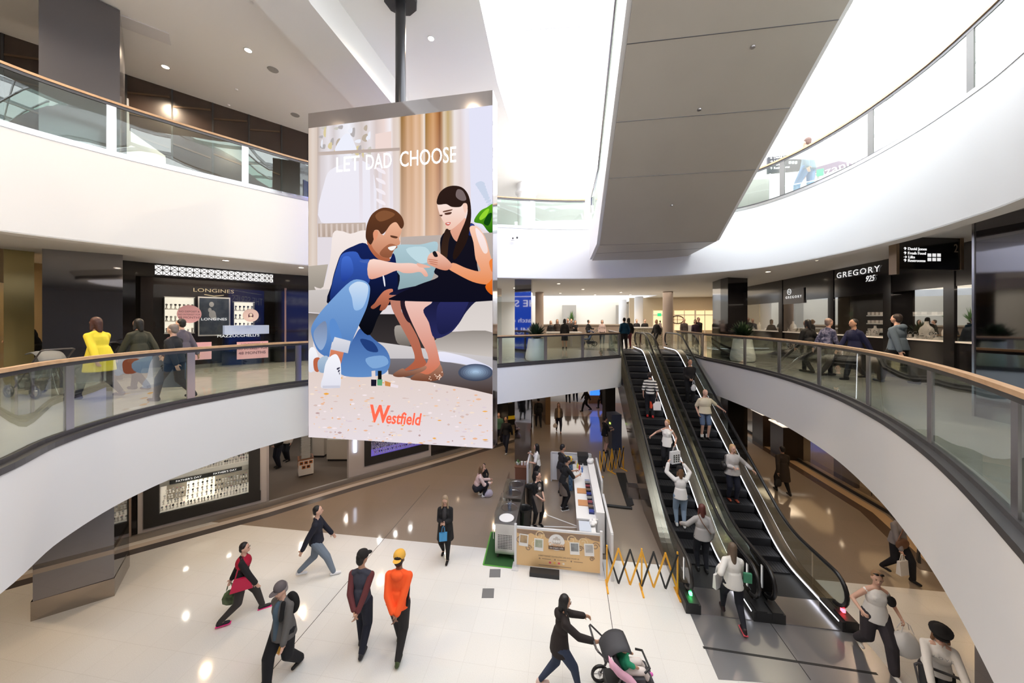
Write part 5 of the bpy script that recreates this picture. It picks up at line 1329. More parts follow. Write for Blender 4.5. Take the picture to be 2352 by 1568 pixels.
for (px, py) in ((577, 5), (525, 241), (543, 205)):
    d = F * (ZC3 - EYE) / (HZ - py); o = MB().lathe([(.03, -.03), (.045, 0)], (0, 0, 0), 12).build('smoke_detector', M_flexw); o.location = ((px - CX) / F * d, d, ZC3 - .001); tag(o, 'tiny white ceiling detector in the top left ceiling', 'smoke detector', 'ceiling detectors')
o = MB().box((0, 0, -.01), (.9, .45, .02), R(40)).build('ceiling_vent', mat('vent_grey', (.7, .69, .7), .6)); d = F * (ZC3 - EYE) / (HZ - 66); o.location = ((328 - CX) / F * d, d, ZC3 - .001); tag(o, 'grey rectangular ceiling vent beside the slate column top', 'vent')
# fittings on the white fascias
q = W(1281, 857, 13.42); o = MB().box((0, 0, 0), (.46, .02, .48), R(28)).build('wall_grille', mat('grille', (.45, .45, .47), .5)); o.location = q; tag(o, 'square grey grille on the white edge band below the middle railing', 'grille')
q = W(1178, 548, 11.95); o = MB().box((0, -.03, 0), (.13, .08, .12)).build('security_camera', M_flexw); MB().ell((0, -.08, 0), (.03, .02, .03), 10).build('lens', M_black, o); MB().ell((.15, -.03, .03), (.035, .03, .04), 10).build('sensor', M_blackm, o)
o.location = q; tag(o, 'small white camera fitting on the upper white band right of the screen', 'camera')
q = W(2223, 386, 5.6)
# ================================================================== SALES KIOSK
K0 = Vector((.08, 8.6, 0)); KM = Matrix.Translation(K0) @ Matrix.Rotation(AX, 4, 'Z'); KI = KM.inverted()
def kl(px, py, z=0.): return KI @ G(px, py, z)
def at_k(o, x, y, z=0., rz=0.):
    o.location = KM @ Vector((x, y, z)); o.rotation_euler = (0, 0, AX + rz); return o
M_alu = mat('white_aluminium', (.72, .72, .74), .35, .2)
M_tan = mat('tan_banner', (.74, .5, .25), .45)
M_inox = mat('kitchen_steel', (.55, .54, .53), .28, 1.)
M_apron = mat('taupe_apron', (.16, .13, .11), .8)
ban = empty('banner_panel', (0, 0, 0), 0, 'tan printed front banner of the kiosk with round white logo and four photos', 'banner')
at_k(ban, 0, 0)
MB().box((1.06, 0, .53), (2.06, .03, .92)).build('printed_board', M_tan, ban)
MB().box((.01, 0, .54), (.06, .06, 1.1)).build('post', M_alu, ban); MB().box((2.12, 0, .54), (.06, .06, 1.1)).build('post', M_alu, ban)
MB().box((1.06, 0, 1.01), (2.1, .045, .05)).build('top_rail', M_alu, ban)
MB().box((.01, 0, .01), (.16, .3, .02)).build('foot', M_alu, ban); MB().box((2.12, 0, .01), (.16, .3, .02)).build('foot', M_alu, ban)
mbr = mat('swirl_brown', (.33, .22, .15), .5); mcr = mat('swirl_cream', (.82, .64, .38), .5)
def bpt(x, z): return Vector((x, -.0165, z))
top = [(0.05, .97), (2.08, .97), (2.08, .84), (1.9, .86), (1.75, .92), (1.6, .82), (1.45, .88), (1.35, .80), (.8, .80), (.7, .9), (.55, .84), (.4, .9), (.25, .82), (.05, .88)]
tt = tessellate_polygon([[Vector((x, z, 0)) for x, z in top]])
mesh_obj('printed_swirl', [bpt(x, z) for x, z in top], [tuple(t) for t in tt], mbr, ban)
def swirl(x, z, r, m, turns=1.4, w=.022):
    pts = [(x + r * (1 - t * .75) * math.cos(t * turns * 2 * PI), -.018, z + r * (1 - t * .75) * math.sin(t * turns * 2 * PI)) for t in [i / 22 for i in range(23)]]
    b = MB()
    for p, q in zip(pts, pts[1:]): b.bar(p, q, .002, w, Vector((0, 0, 1)) if abs(q[0] - p[0]) > abs(q[2] - p[2]) else Vector((1, 0, 0)))
    b.build('printed_swirl', m, ban)
for x, z, r, m in ((.12, .7, .1, mbr), (.34, .52, .08, mbr), (.62, .86, .12, mcr), (1.4, .82, .12, mcr), (1.68, .78, .12, mcr), (1.62, .62, .07, mbr), (1.9, .4, .06, mbr), (1.98, .72, .1, mbr), (.5, .62, .1, mcr)): swirl(x, z, r, m)
for i, (x, z, rl) in enumerate(((.22, .71, .06), (.6, .63, .02), (1.48, .62, -.05), (1.83, .62, -.06))):
    q = MB().box((x, -.022, z), (.23, .006, .30), 0, rl).build('photo_card', M_flexw, ban)
    MB().box((x, -.027, z + .03), (.18, .004, .19), 0, rl).build('photo_print', mat('photo_print_%d' % i, ((.2, .16, .12), (.16, .22, .13), (.4, .42, .42), (.3, .3, .3))[i], .5, noise=(7, ((.6, .4, .2), (.6, .6, .5), (.1, .1, .12), (.6, .6, .6))[i], .7)), q)
MB().bar((.2, -.02, .93), (1.9, -.02, .9), .004, .006).build('photo_string', mbr, ban)
lg = MB().lathe([(.2, 0), (.2, .006)], (0, 0, 0), 32, Matrix.Rotation(R(90), 4, 'X')).build('logo_disc', M_flexw, ban); lg.location = (1.04, -.022, .73)
ic = MB()
for dx, dz, r in ((-.06, -.02, .045), (.06, -.02, .045), (0, .02, .05), (-.055, .04, .035), (.055, .04, .035), (0, .08, .035), (0, -.03, .05)): ic.ell((dx, -.008, dz + .03), (r, .003, r), 12)
ic.build('logo_ice_cream', mat('logo_grey', (.55, .5, .46), .5), lg)
for dx in (-.06, 0, .06): MB().ell((dx, -.011, .03), (.03, .002, .035), 10).build('logo_scoop', M_flexw, lg)
MB().box((0, -.012, -.13), (.4, .004, .09)).build('logo_ribbon', mat('ribbon_brown', (.12, .07, .05), .5), lg)
text('logo_word', 'Creamed', .13, face_matrix((0, -.016, -.055), (0, -1, 0)), mat('logo_orange', (.75, .4, .15), .5), lg, .001, 1, shear=.2)['fit_w'] = .4
text('logo_word', 'ice cream rolls', .06, face_matrix((0, -.018, -.13), (0, -1, 0)), M_flexw, lg, .001)['fit_w'] = .33
text('banner_text', 'DON\'T FORGET TO FOLLOW, LIKE AND SHARE US', .05, face_matrix((1.09, -.018, .36), (0, -1, 0)), mbr, ban, .001)['fit_w'] = 1.0
for x, s_ in ((.72, 'f'), (1.1, 'o'), (1.5, 't')): MB().box((x - .1, -.018, .29), (.035, .004, .035)).build('social_icon', mbr, ban); MB().box((x + .07, -.018, .29), (.22, .003, .012)).build('printed_line', mbr, ban)
for i, c in enumerate(((.7, .1, .15), (.8, .5, .1), (.75, .12, .15), (.8, .7, .6))): MB().ell((.88 + i * .11, -.018, .21), (.03, .004, .026), 8).build('small_icon', mat('icon_%d' % i, c, .5), ban)
MB().box((1.0, -.018, .13), (.8, .003, .014)).build('printed_line', mbr, ban)
# side and back screens
def screen_panel(x0, y0, x1, y1, lab, h=1.12):
    r_ = empty('privacy_screen', KM @ Vector(((x0 + x1) / 2, (y0 + y1) / 2, 0)), AX + math.atan2(y1 - y0, x1 - x0), lab, 'panel'); L_ = math.hypot(x1 - x0, y1 - y0)
    MB().box((0, 0, h / 2 + .02), (L_ - .06, .03, h - .08)).build('board', M_flexw, r_)
    for sx in (-1, 1): MB().box((sx * L_ / 2, 0, h / 2), (.05, .06, h)).build('post', M_alu, r_)
    MB().box((0, 0, h), (L_, .06, .045)).build('top_rail', M_alu, r_)
screen_panel(2.36, -.12, 2.36, 1.75, 'white side panel of the kiosk, nearer to the camera')
screen_panel(2.42, 2.55, 2.42, 4.4, 'white side panel of the kiosk, further from the camera')
screen_panel(.75, 4.75, 2.25, 4.75, 'white back panel of the kiosk behind the two men in aprons')
screen_panel(-.05, 3.5, -.05, 4.7, 'narrow slanting white left panel at the back corner of the kiosk')
# long white counter with raised ledge
ct = empty('kiosk_counter', KM @ Vector((1.98, 2.5, 0)), AX, 'long white serving counter with raised ledge along the right side of the kiosk', 'counter')
MB().box((-.12, 0, .45), (.5, 3.4, .86)).build('counter_body', M_flexw, ct); MB().box((-.14, 0, .9), (.56, 3.45, .04)).build('counter_top', M_flexw, ct)
MB().box((.21, 0, .56), (.22, 3.4, 1.08)).build('raised_ledge', M_flexw, ct)
mw = mat('board_wood', (.55, .27, .12), .5)
for i, (y, lab) in enumerate(((1.55, 'square wooden board on the kiosk counter, nearer one'), (2.25, 'square wooden board on the kiosk counter, further one'))):
    tag(at_k(MB().box((0, 0, .012), (.27, .3, .024)).build('wooden_board', mw), 1.77, y, .921), lab, 'board')
mbx = glass_mat('clear_plastic', (.75, .8, .92), 1.)
mc_ = [mat('topping_%d' % i, c, .6) for i, c in enumerate(((.05, .08, .4), (.45, .25, .12), (.6, .1, .1), (.7, .6, .4)))]
for i in range(8):
    y = 1.1 + i * .24
    o = MB().box((0, 0, .05), (.15, .18, .1)).build('topping_tub', mbx); MB().box((0, 0, .025), (.13, .16, .045)).build('topping', mc_[i % 4], o)
    at_k(o, 1.98, y, .921); tag(o, 'clear plastic topping tub in the row along the kiosk counter', 'tub', 'topping tubs on the kiosk counter')
o = MB().box((0, 0, .42), (.42, .55, .84)).build('side_table', M_flexw); at_k(o, 1.82, .48); tag(o, 'small white table at the front end of the kiosk counter', 'table')
o = MB().box((0, 0, .03), (.3, .44, .06)).build('paper_tray', mat('pale_blue_paper', (.55, .6, .68), .5)); at_k(o, 1.76, .48, .84); tag(o, 'tray of pale blue papers on the small front table', 'tray')
b = MB()
for i in range(9): b.ell((random.uniform(-.05, .05), random.uniform(-.12, .12), .05 + .02 * (i % 3)), (.06, .07, .04), 8)
o = b.build('crumpled_towels', M_flexw, None, True); at_k(o, 1.98, .62, .845); tag(o, 'crumpled white paper towels on the front end of the kiosk', 'towels')
# coffee corner: black machine, bottles, cups
o = MB().box((0, 0, .16), (.36, .36, .3)).box((0, 0, .33), (.4, .4, .04)).box((0, -.1, .08), (.3, .3, .05)).build('coffee_machine', M_blackm); at_k(o, 1.93, 4.42, .0); o.location.z = .9
tag(o, 'black coffee machine in the back right corner of the kiosk', 'machine')
o2 = MB().box((0, 0, .45), (.5, .45, .9)).build('machine_stand', M_flexw); at_k(o2, 1.93, 4.45); tag(o2, 'white stand under the black coffee machine', 'stand')
for i, (c, x, y) in enumerate((((.5, .03, .05), 1.78, 3.75), ((.1, .2, .5), 1.86, 3.6), ((.7, .7, .72), 1.8, 3.45), ((.75, .6, .1), 1.72, 3.9), ((.6, .6, .62), 1.9, 3.85))):
    o = MB().lathe([(.03, 0), (.033, .02), (.033, .14), (.015, .17), (.012, .2)], (0, 0, 0), 12).build('bottle', mat('bottle_%d' % i, c, .3)); at_k(o, x, y, .921); tag(o, ('red', 'blue', 'silver', 'yellow', 'grey')[i] + ' squeeze bottle at the far end of the kiosk counter', 'bottle', None)
o = MB().ell((0, 0, .09), (.12, .11, .09), 10).ell((.08, .05, .1), (.06, .07, .08), 8).build('plastic_bag', M_flexw, None, True); at_k(o, 2.16, 3.95, 1.101); tag(o, 'white crumpled plastic bag on the far end of the kiosk ledge', 'bag')
# cold plate carts
def cart(y0, y1, lab, pans):
    L_ = y1 - y0; r_ = empty('freezer_cart', KM @ Vector((-.3, (y0 + y1) / 2, 0)), AX, lab, 'freezer cart')
    MB().box((0, 0, .52), (.52, L_, .74)).build('cabinet', M_inox, r_); MB().box((0, 0, .91), (.56, L_ + .03, .04)).build('worktop', M_inox, r_)
    vb = MB()
    for i in range(9):
        for j_ in range(9): vb.box((-.17 + i * .042, -L_ / 2 - .004, .3 + j_ * .042), (.022, .006, .022), 0, R(45))
    vb.build('vent_grille', M_blackm, r_)
    for sx in (-1, 1):
        for sy in (-1, 1):
            w_ = MB().lathe([(.06, -.018), (.06, .018)], (0, 0, 0), 16, Matrix.Rotation(R(90), 4, 'Y')).build('wheel', M_blackm, r_); w_.location = (sx * .2, sy * (L_ / 2 - .1), .06)
            MB().box((0, 0, .05), (.05, .07, .06)).build('castor', M_steel2, w_)
    for k, (yy, white) in enumerate(pans):
        p_ = MB().lathe([(.22, .0), (.235, .004), (.235, .014), (.215, .014), (.21, .004)], (0, 0, 0), 28).build('cold_pan', M_steel2, r_); p_.location = (0, yy, .93)
        if white: MB().lathe([(.2, .004), (.2, .01)], (0, 0, 0), 28).build('ice_cream_base', M_flexw, p_)
    gs = MB().box((-.27, 0, 1.06), (.012, L_, .26)).build('splash_screen', M_shop_glass, r_)
    hd = MB().tube([(-.29, -L_ / 2 - .03, .55), (-.29, -L_ / 2 - .05, .56), (-.29, -L_ / 2 - .05, .8), (-.29, -L_ / 2 - .03, .81)], .01, 6).build('handle', M_steel2, r_)
cart(.2, 1.3, 'stainless freezer cart with a white covered pan, nearest to the front banner', ((-.27, True), (.25, False)))
cart(1.5, 2.7, 'stainless freezer cart behind the first one, left side of the kiosk', ((-.3, False), (.28, False)))
for i, (x, y) in enumerate(((-.3, 1.0), (-.42, 1.95))):
    o = MB().lathe([(.05, 0), (.06, .12)], (0, 0, 0), 14).build('tool_jar', mbx); b = MB()
    for k in range(5): b.tube([(0.02 * math.cos(k * 1.3), .02 * math.sin(k * 1.3), .01), (.06 * math.cos(k * 1.3), .06 * math.sin(k * 1.3), .2)], .006, 5)
    b.build('utensil', M_steel2, o); at_k(o, x, y, .946); tag(o, 'clear jar of metal scrapers on the %s freezer cart' % ('nearer' if i == 0 else 'further'), 'jar')
# bins, small cart, water packs
def bin_(px, py, lab):
    o = MB().lathe([(.15, 0), (.2, .1), (.23, .55), (.25, .6), (.24, .64), (.2, .6), (.17, .3)], (0, 0, 0), 16, squash=.8).build('waste_bin', mat('bin_liner', (.015, .015, .016), .25, bump=(9, .6)), None, True); o.location = G(px, py); tag(o, lab, 'bin')
bin_(1204, 1214, 'black bin with liner beside the young woman in the taupe apron'); bin_(1222, 1158, 'black bin with liner behind the nearer black bin')
cc = empty('drinks_cabinet', G(1200, 1118), AX, 'brown wooden cabinet with cups and a small plant in the back left kiosk corner', 'cabinet')
MB().box((0, 0, .4), (.5, .4, .8)).build('cabinet_body', mat('brown_wood', (.17, .07, .04), .5), cc); MB().box((0, 0, .81), (.54, .44, .03)).build('cabinet_top', MATS['brown_wood'], cc)
for i in range(3):
    o = MB().lathe([(.035, 0), (.045, .12), (.047, .125)], (0, 0, 0), 12).build('paper_cup', M_flexw); o.location = cc.location + V * (.0 + i * .12 - .02) + Vector((0, 0, .827)); tag(o, 'white paper cup on the brown drinks cabinet', 'cup', 'paper cups on the brown cabinet')
def leafy(root, n, r, h, m, w=.03, seed=1, droop=.5):
    rd = random.Random(seed)
    for k in range(3):
        b = MB()
        for i in range(n // 3):
            a = rd.uniform(0, 2 * PI); el = rd.uniform(.25, 1.4); L_ = r * rd.uniform(.7, 1.15)
            d = Vector((math.cos(a) * math.cos(el), math.sin(a) * math.cos(el), math.sin(el) * h / r)); s = Vector((-math.sin(a), math.cos(a), 0)) * w
            p0 = Vector((0, 0, rd.uniform(0, .12 * h))); p1 = p0 + d * L_ * .5; p2 = p0 + d * L_ - Vector((0, 0, droop * L_ * .35))
            b.add([p0 - s * .3, p0 + s * .3, p1 + s, p2, p1 - s], [(0, 1, 2, 4), (4, 2, 3)])
        b.build('leaves', m, root)
M_leaf = mat('dark_leaf', (.03, .06, .025), .45); M_leaf2 = mat('fresh_leaf', (.1, .22, .07), .5)
pp = empty('potted_plant', cc.location + V * -.17 + Vector((0, 0, .827)), 0, 'small green potted plant on the brown drinks cabinet', 'plant')
MB().lathe([(.05, 0), (.065, .1)], (0, 0, 0), 12).build('pot', M_flexw, pp); q = empty('foliage', (0, 0, .1)); 
bpy.data.objects.remove(q); leafy(pp, 40, .14, .2, M_leaf2, .03, 4)
for k in range(5):
    o = MB().box((0, 0, .1), (.5, .34, .2)).build('water_pack', mat('blue_pack', (.03, .12, .32), .3, noise=(11, (.25, .42, .6), .2))); at_k(o, 1.3, 4.25, k * .205); tag(o, 'blue wrapped pack of water bottles, %s in the stack' % ('bottom one', 'second from bottom', 'middle one', 'second from top', 'top one')[k], 'bottle pack', 'water packs stacked in the kiosk')
o = MB().box((0, 0, .06), (.46, .3, .12)).box((-.1, 0, .14), (.2, .25, .05)).build('snack_box', mat('yellow_box', (.7, .5, .05), .5)); at_k(o, 1.3, 4.25, 1.03); tag(o, 'yellow snack box on top of the stack of water packs', 'box')
# mats, tape and barriers
gm = [G(1110, 1297), G(1187, 1306), G(1200, 1226), G(1128, 1222)]
struct(MB().prism([p.xy[:] for p in gm], .001, .006).build('floor_mat', mat('green_mat', (.02, .09, .022), .8)))
b = MB()
for p, q in zip(gm, gm[1:] + gm[:1]): b.bar(p + Vector((0, 0, .008)), q + Vector((0, 0, .008)), .035, .004)
tag(b.build('green_edge_tape', mat('lime_tape', (.1, .36, .05), .5)), 'bright green edge tape round the mat under the freezer carts', 'tape')
for k, (p, q) in enumerate((((1205, 1207), (1325, 1211)), ((1242, 1177), (1325, 1208)))):
    o = MB().bar(G(*p) + Vector((0, 0, .003)), G(*q) + Vector((0, 0, .003)), .04, .004).build('floor_tape', M_flexw); tag(o, ('straight white tape across the kiosk floor', 'slanting white tape across the kiosk floor')[k], 'tape')
o = MB().prism([G(*p).xy[:] for p in ((1415, 1086), (1436, 1087), (1456, 1160), (1441, 1166))], .002, .03).build('rubber_mat', mat('black_rubber_mat', (.02, .02, .02), .6, bump=(20, .5))); tag(o, 'long black rubber mat on the floor right of the kiosk', 'mat')
o = MB().tube([G(1392, 1163) + Vector((0, 0, .045)), G(1452, 1170) + Vector((0, 0, .045))], .045, 12).build('rolled_mat', MATS['black_rubber_mat']); tag(o, 'rolled black mat lying between kiosk and escalator', 'mat')
o = MB().box((0, 0, .05), (.72, .2, .1)).build('cable_box', M_blackm); at_k(o, .75, -.18); tag(o, 'flat black box on the floor in front of the kiosk banner', 'box')
M_ylw = mat('barrier_yellow', (.85, .42, .03), .4)
def barrier(p, q, n, lab, h=.98):
    d = q - p; L_ = d.length; a = math.atan2(d.y, d.x); r_ = empty('folding_barrier', p, a, lab, 'barrier')
    for x in (0, L_ * .5, L_):
        MB().box((x, 0, h / 2), (.03, .03, h)).build('post', M_ylw, r_); MB().box((x, 0, .015), (.035, .42, .03)).build('foot', M_ylw, r_)
    c = L_ / n
    for i in range(n):
        for y, (z0, z1) in ((-.015, (.12, h - .05)), (.015, (h - .05, .12))):
            m = M_ylw if (i % 2 == 0) == (y < 0) else M_blackm
            MB().bar((i * c, y, z0), ((i + 1) * c, y, z1), .012, .04).build('slat', m, r_)
    return r_
barrier(G(1394, 1348), G(1556, 1366), 6, 'yellow and black folding barrier between the kiosk and the left escalator foot')
barrier(G(1378, 1092), G(1432, 1078), 6, 'yellow and black folding barrier behind the kiosk, in front of the machine')
# low steel box on the floor by the truss
o = MB().box((0, 0, .2), (.35, .35, .4)).build('floor_box', M_steel); o.location = G(1453, 1140); o.rotation_euler.z = AX; tag(o, 'grey metal box on the floor beside the black rubber mat', 'box')

# ================================================================== PLANTERS
def planter(x, y, lab, seed):
    r_ = empty('planter', (x, y, Z2), 0, lab, 'planter')
    MB().lathe([(.34, 0), (.41, .03), (.44, .12), (.42, .3), (.36, .6), (.33, .85), (.31, .9), (.28, .88), (.26, .8)], (0, 0, 0), 28).build('pot', mat('white_pot', (.78, .78, .76), .35), r_, True)
    pl = empty('plant_stem', (0, 0, .85)); pl.parent = r_
    bpy.data.objects.remove(pl)
    n0 = len(r_.children); leafy(r_, 270, .6, .75, M_leaf, .05, seed)
    for ch in r_.children:
        if ch.name.startswith('leaves'): ch.location = (0, 0, .85)
    for i in range(4): MB().tube([(0, 0, .8), (.08 * math.cos(i * 1.6), .08 * math.sin(i * 1.6), 1.2 + .1 * i)], .012, 6).build('stem', M_leaf, r_)
planter(.98, 13.85, 'tall white planter with dark leafy plant beside the blue screen column', 5)
planter(9.2, 13.55, 'tall white planter with dark plant in front of the far black column', 9)
o = W(1313, 760, 24.5); pr = empty('potted_palm', (o.x, 24.5, 5.9), 0, 'spiky green palm on the far taupe bar counter', 'plant')
MB().lathe([(.12, 0), (.15, .2)], (0, 0, 0), 12).build('pot', M_blackm, pr); leafy(pr, 60, .5, .9, M_leaf2, .03, 3)
for ch in pr.children:
    if ch.name.startswith('leaves'): ch.location = (0, 0, .15)

# ================================================================== BAGS AND PRAMS
def paper_bag(p, w, h, d, m, lab, rz=0., cat='bag', dots=None, soft=False, name='shopping_bag'):
    """hangs from its handles at point p"""
    r_ = empty(name, p, rz, lab, cat); hz = .16
    if soft:
        b = MB().lathe([(w * .3, -h - hz), (w * .5, -h * .85 - hz), (w * .52, -h * .5 - hz), (w * .35, -h * .15 - hz), (w * .12, -hz)], (0, 0, 0), 14, squash=d / w)
        for i, v in enumerate(b.v): v.x *= 1 + .12 * math.sin(i * 2.3); v.y *= 1 + .12 * math.cos(i * 1.7)
        b.build('bag_body', m, r_, True)
    else:
        vs = []
        for z, k in ((-h - hz, .96), (-hz, 1.)):
            for sx, sy in ((-1, -1), (1, -1), (1, 1), (-1, 1)): vs.append((sx * w / 2 * k, sy * d / 2 * (1 if z < -h else .5), z))
        MB().add(vs, [(3, 2, 1, 0), (4, 5, 6, 7), (0, 1, 5, 4), (1, 2, 6, 5), (2, 3, 7, 6), (3, 0, 4, 7)]).build('bag_body', m, r_)
    for sy in (-1, 1):
        MB().tube([(-w * .22, sy * d * .2, -hz), (-w * .12, sy * d * .1, -.03), (0, 0, .0), (w * .12, sy * d * .1, -.03), (w * .22, sy * d * .2, -hz)], .006, 6).build('handle', m, r_)
    if dots:
        b = MB()
        for i in range(3):
            for j_ in range(4): b.ell((-w * .25 + i * w * .25, -d * (.5 if not soft else .56), -hz - h * .3 - j_ * h * .17), (w * .08, .012, h * .06), 8)
        b.build('printed_dots', dots, r_)
    return r_
M_wbag = mat('white_plastic', (.8, .8, .81), .4)
def stroller(loc, rz, lab, m, child=True, blanket=None):
    r_ = empty('stroller', loc, rz, lab, 'stroller')
    f = MB()
    for sx in (-1, 1):
        f.k = 0
        f.tube([(sx * .24, -.5, 1.0), (sx * .24, -.32, .82), (sx * .22, .1, .4), (sx * .2, .42, .14)], .014, 6)
        f.tube([(sx * .22, -.1, .62), (sx * .24, -.34, .14)], .014, 6)
    f.tube([(-.24, -.5, 1.0), (-.2, -.53, 1.02), (.2, -.53, 1.02), (.24, -.5, 1.0)], .018, 8)
    f.build('frame', M_dsteel, r_, True)
    for sx in (-1, 1):
        for y, rr in ((.42, .11), (-.34, .13)):
            w_ = MB().tube([(0, math.cos(a) * rr, math.sin(a) * rr) for a in [2 * PI * i / 18 for i in range(18)]], .026, 8, True).build('wheel', M_rubber, r_, True); w_.location = (sx * .24, y, rr + .026)
            MB().lathe([(.03, -.02), (.03, .02)], (0, 0, 0), 10, Matrix.Rotation(R(90), 4, 'Y')).bar((0, -rr, 0), (0, rr, 0), .01, .01).bar((0, 0, -rr), (0, 0, rr), .01, .01, Vector((0, 1, 0))).build('hub', M_steel2, w_)
    MB().box((0, -.12, .62), (.36, .05, .5), 0, 0, R(28)).box((0, .1, .44), (.36, .36, .06)).box((0, .33, .3), (.34, .06, .28), 0, 0, R(-30)).build('seat', m, r_)
    b = MB(); n = 8
    for i in range(n + 1):
        a = R(100) * i / n + R(20)
        for x in (-.2, -.1, .1, .2): b.v.append(Vector((x, -.1 - math.cos(a) * .3, .66 + math.sin(a) * .34 - abs(x) * .2)))
    for i in range(n):
        for q in range(3): b.f.append([i * 4 + q, i * 4 + q + 1, i * 4 + q + 5, i * 4 + q + 4]); b.mi.append(0)
    cn = b.build('canopy', m, r_, True); cn.modifiers.new('t', 'SOLIDIFY').thickness = .012
    MB().box((0, -.1, .24), (.34, .42, .16)).build('basket', M_blackm, r_)
    MB().tube([(-.2, .26, .6), (-.15, .36, .62), (.15, .36, .62), (.2, .26, .6)], .018, 6).build('bumper_bar', M_blackm, r_, True)
    return r_
# ================================================================== PEOPLE
def Mrot(ax, a): return Matrix.Rotation(a, 3, ax)
class Blob(MB):
    def cap(s, p, r1, q, r2, n=10):
        """round-ended tapered limb"""
        p, q = Vector(p), Vector(q); d = (q - p)
        if d.length < 1e-5: return s.ell(p, (r1, r1, r1), n)
        L = d.length; d.normalize(); pts, rs = [], []
        for a in (80, 50, 20): pts.append(p - d * r1 * math.sin(R(a))); rs.append(r1 * math.cos(R(a)))
        pts += [p, p.lerp(q, .5), q]; rs += [r1, (r1 + r2) / 2, r2]
        for a in (20, 50, 80): pts.append(q + d * r2 * math.sin(R(a))); rs.append(r2 * math.cos(R(a)))
        return s.tube(pts, rs, n)
    def loft(s, rings, n=18):
        """rings: (centre, rx, ry) from one end to the other, each lying flat"""
        b = len(s.v)
        for c, rx, ry in rings:
            for k in range(n): a = 2 * PI * k / n; s.v.append(Vector(c) + Vector((math.cos(a) * rx, math.sin(a) * ry, 0)))
        for i in range(len(rings) - 1):
            for k in range(n): s.f.append([b + i * n + k, b + i * n + (k + 1) % n, b + (i + 1) * n + (k + 1) % n, b + (i + 1) * n + k]); s.mi.append(0)
        s.f.append([b + k for k in range(n)][::-1]); s.f.append([b + (len(rings) - 1) * n + k for k in range(n)]); s.mi += [0, 0]
        return s
    def skin(s, name, m, parent, voxel, it=4):
        o = s.build(name, m, parent)
        r = o.modifiers.new('remesh', 'REMESH'); r.mode = 'VOXEL'; r.voxel_size = voxel; r.use_smooth_shade = True
        sm = o.modifiers.new('smooth', 'SMOOTH'); sm.factor = .5; sm.iterations = it
        return o
def ik(a, c, l1, l2, pole):
    d = c - a; L = d.length
    if L > (l1 + l2) * .999: c = a + d * ((l1 + l2) * .999 / L); d = c - a; L = d.length
    if L < .06: L = .06
    u = d.normalized(); x = (l1 * l1 - l2 * l2 + L * L) / (2 * L); h = math.sqrt(max(0, l1 * l1 - x * x))
    p = pole - u * pole.dot(u)
    if p.length < 1e-4: p = Vector((0, 1, 0))
    return a + u * x + p.normalized() * h, c
def add_hand(b, w, d, nrm, side, curl=.5, sc=1.):
    """palm, four unequal fingers with two bends and a thumb from the side of the palm"""
    d = d.normalized(); nrm = (nrm - d * nrm.dot(d)); nrm = nrm.normalized() if nrm.length > 1e-3 else Vector((1, 0, 0)); s = d.cross(nrm) * side
    M = Matrix((s, d, nrm)).transposed().to_4x4()
    b.ell(w + d * .05, (.04 * sc, .055 * sc, .017 * sc), 10, M)
    for i, (o, L) in enumerate(((-.029, .062), (-.01, .075), (.01, .08), (.028, .07))):
        p = w + d * .088 + s * o; r = .0088
        d1 = (d * math.cos(curl * .6) + nrm * math.sin(curl * .6)).normalized(); d2 = (d * math.cos(curl * 1.7) + nrm * math.sin(curl * 1.7)).normalized()
        q = p + d1 * L * .5; b.cap(p - d * .01, r, q, r * .95, 7); b.cap(q, r * .95, q + d2 * L * .5, r * .8, 7)
    t = w + d * .025 + s * .035; t1 = t + (d * .6 + s * .75).normalized() * .035; b.cap(t - s * .01, .012, t1, .011, 7); b.cap(t1, .011, t1 + (d * .9 + nrm * .5).normalized() * .032, .009, 7)
SKIN = {'pale': (.72, .46, .36), 'fair': (.66, .4, .3), 'tan': (.48, .27, .18), 'brown': (.24, .12, .075), 'dark': (.1, .05, .03)}
def M_skin(k): return mat('skin_' + k, SKIN[k], .5)
def cloth(c, r=.85): return mat('cloth_%d_%d_%d' % tuple(int(v * 999) for v in c), c, r, bump=(60, .15))
def mix(c): return lin(c)
M_eye = mat('eye_dark', (.02, .015, .012), .2); M_lip = mat('lips', (.45, .16, .13), .5)
PEOPLE = []
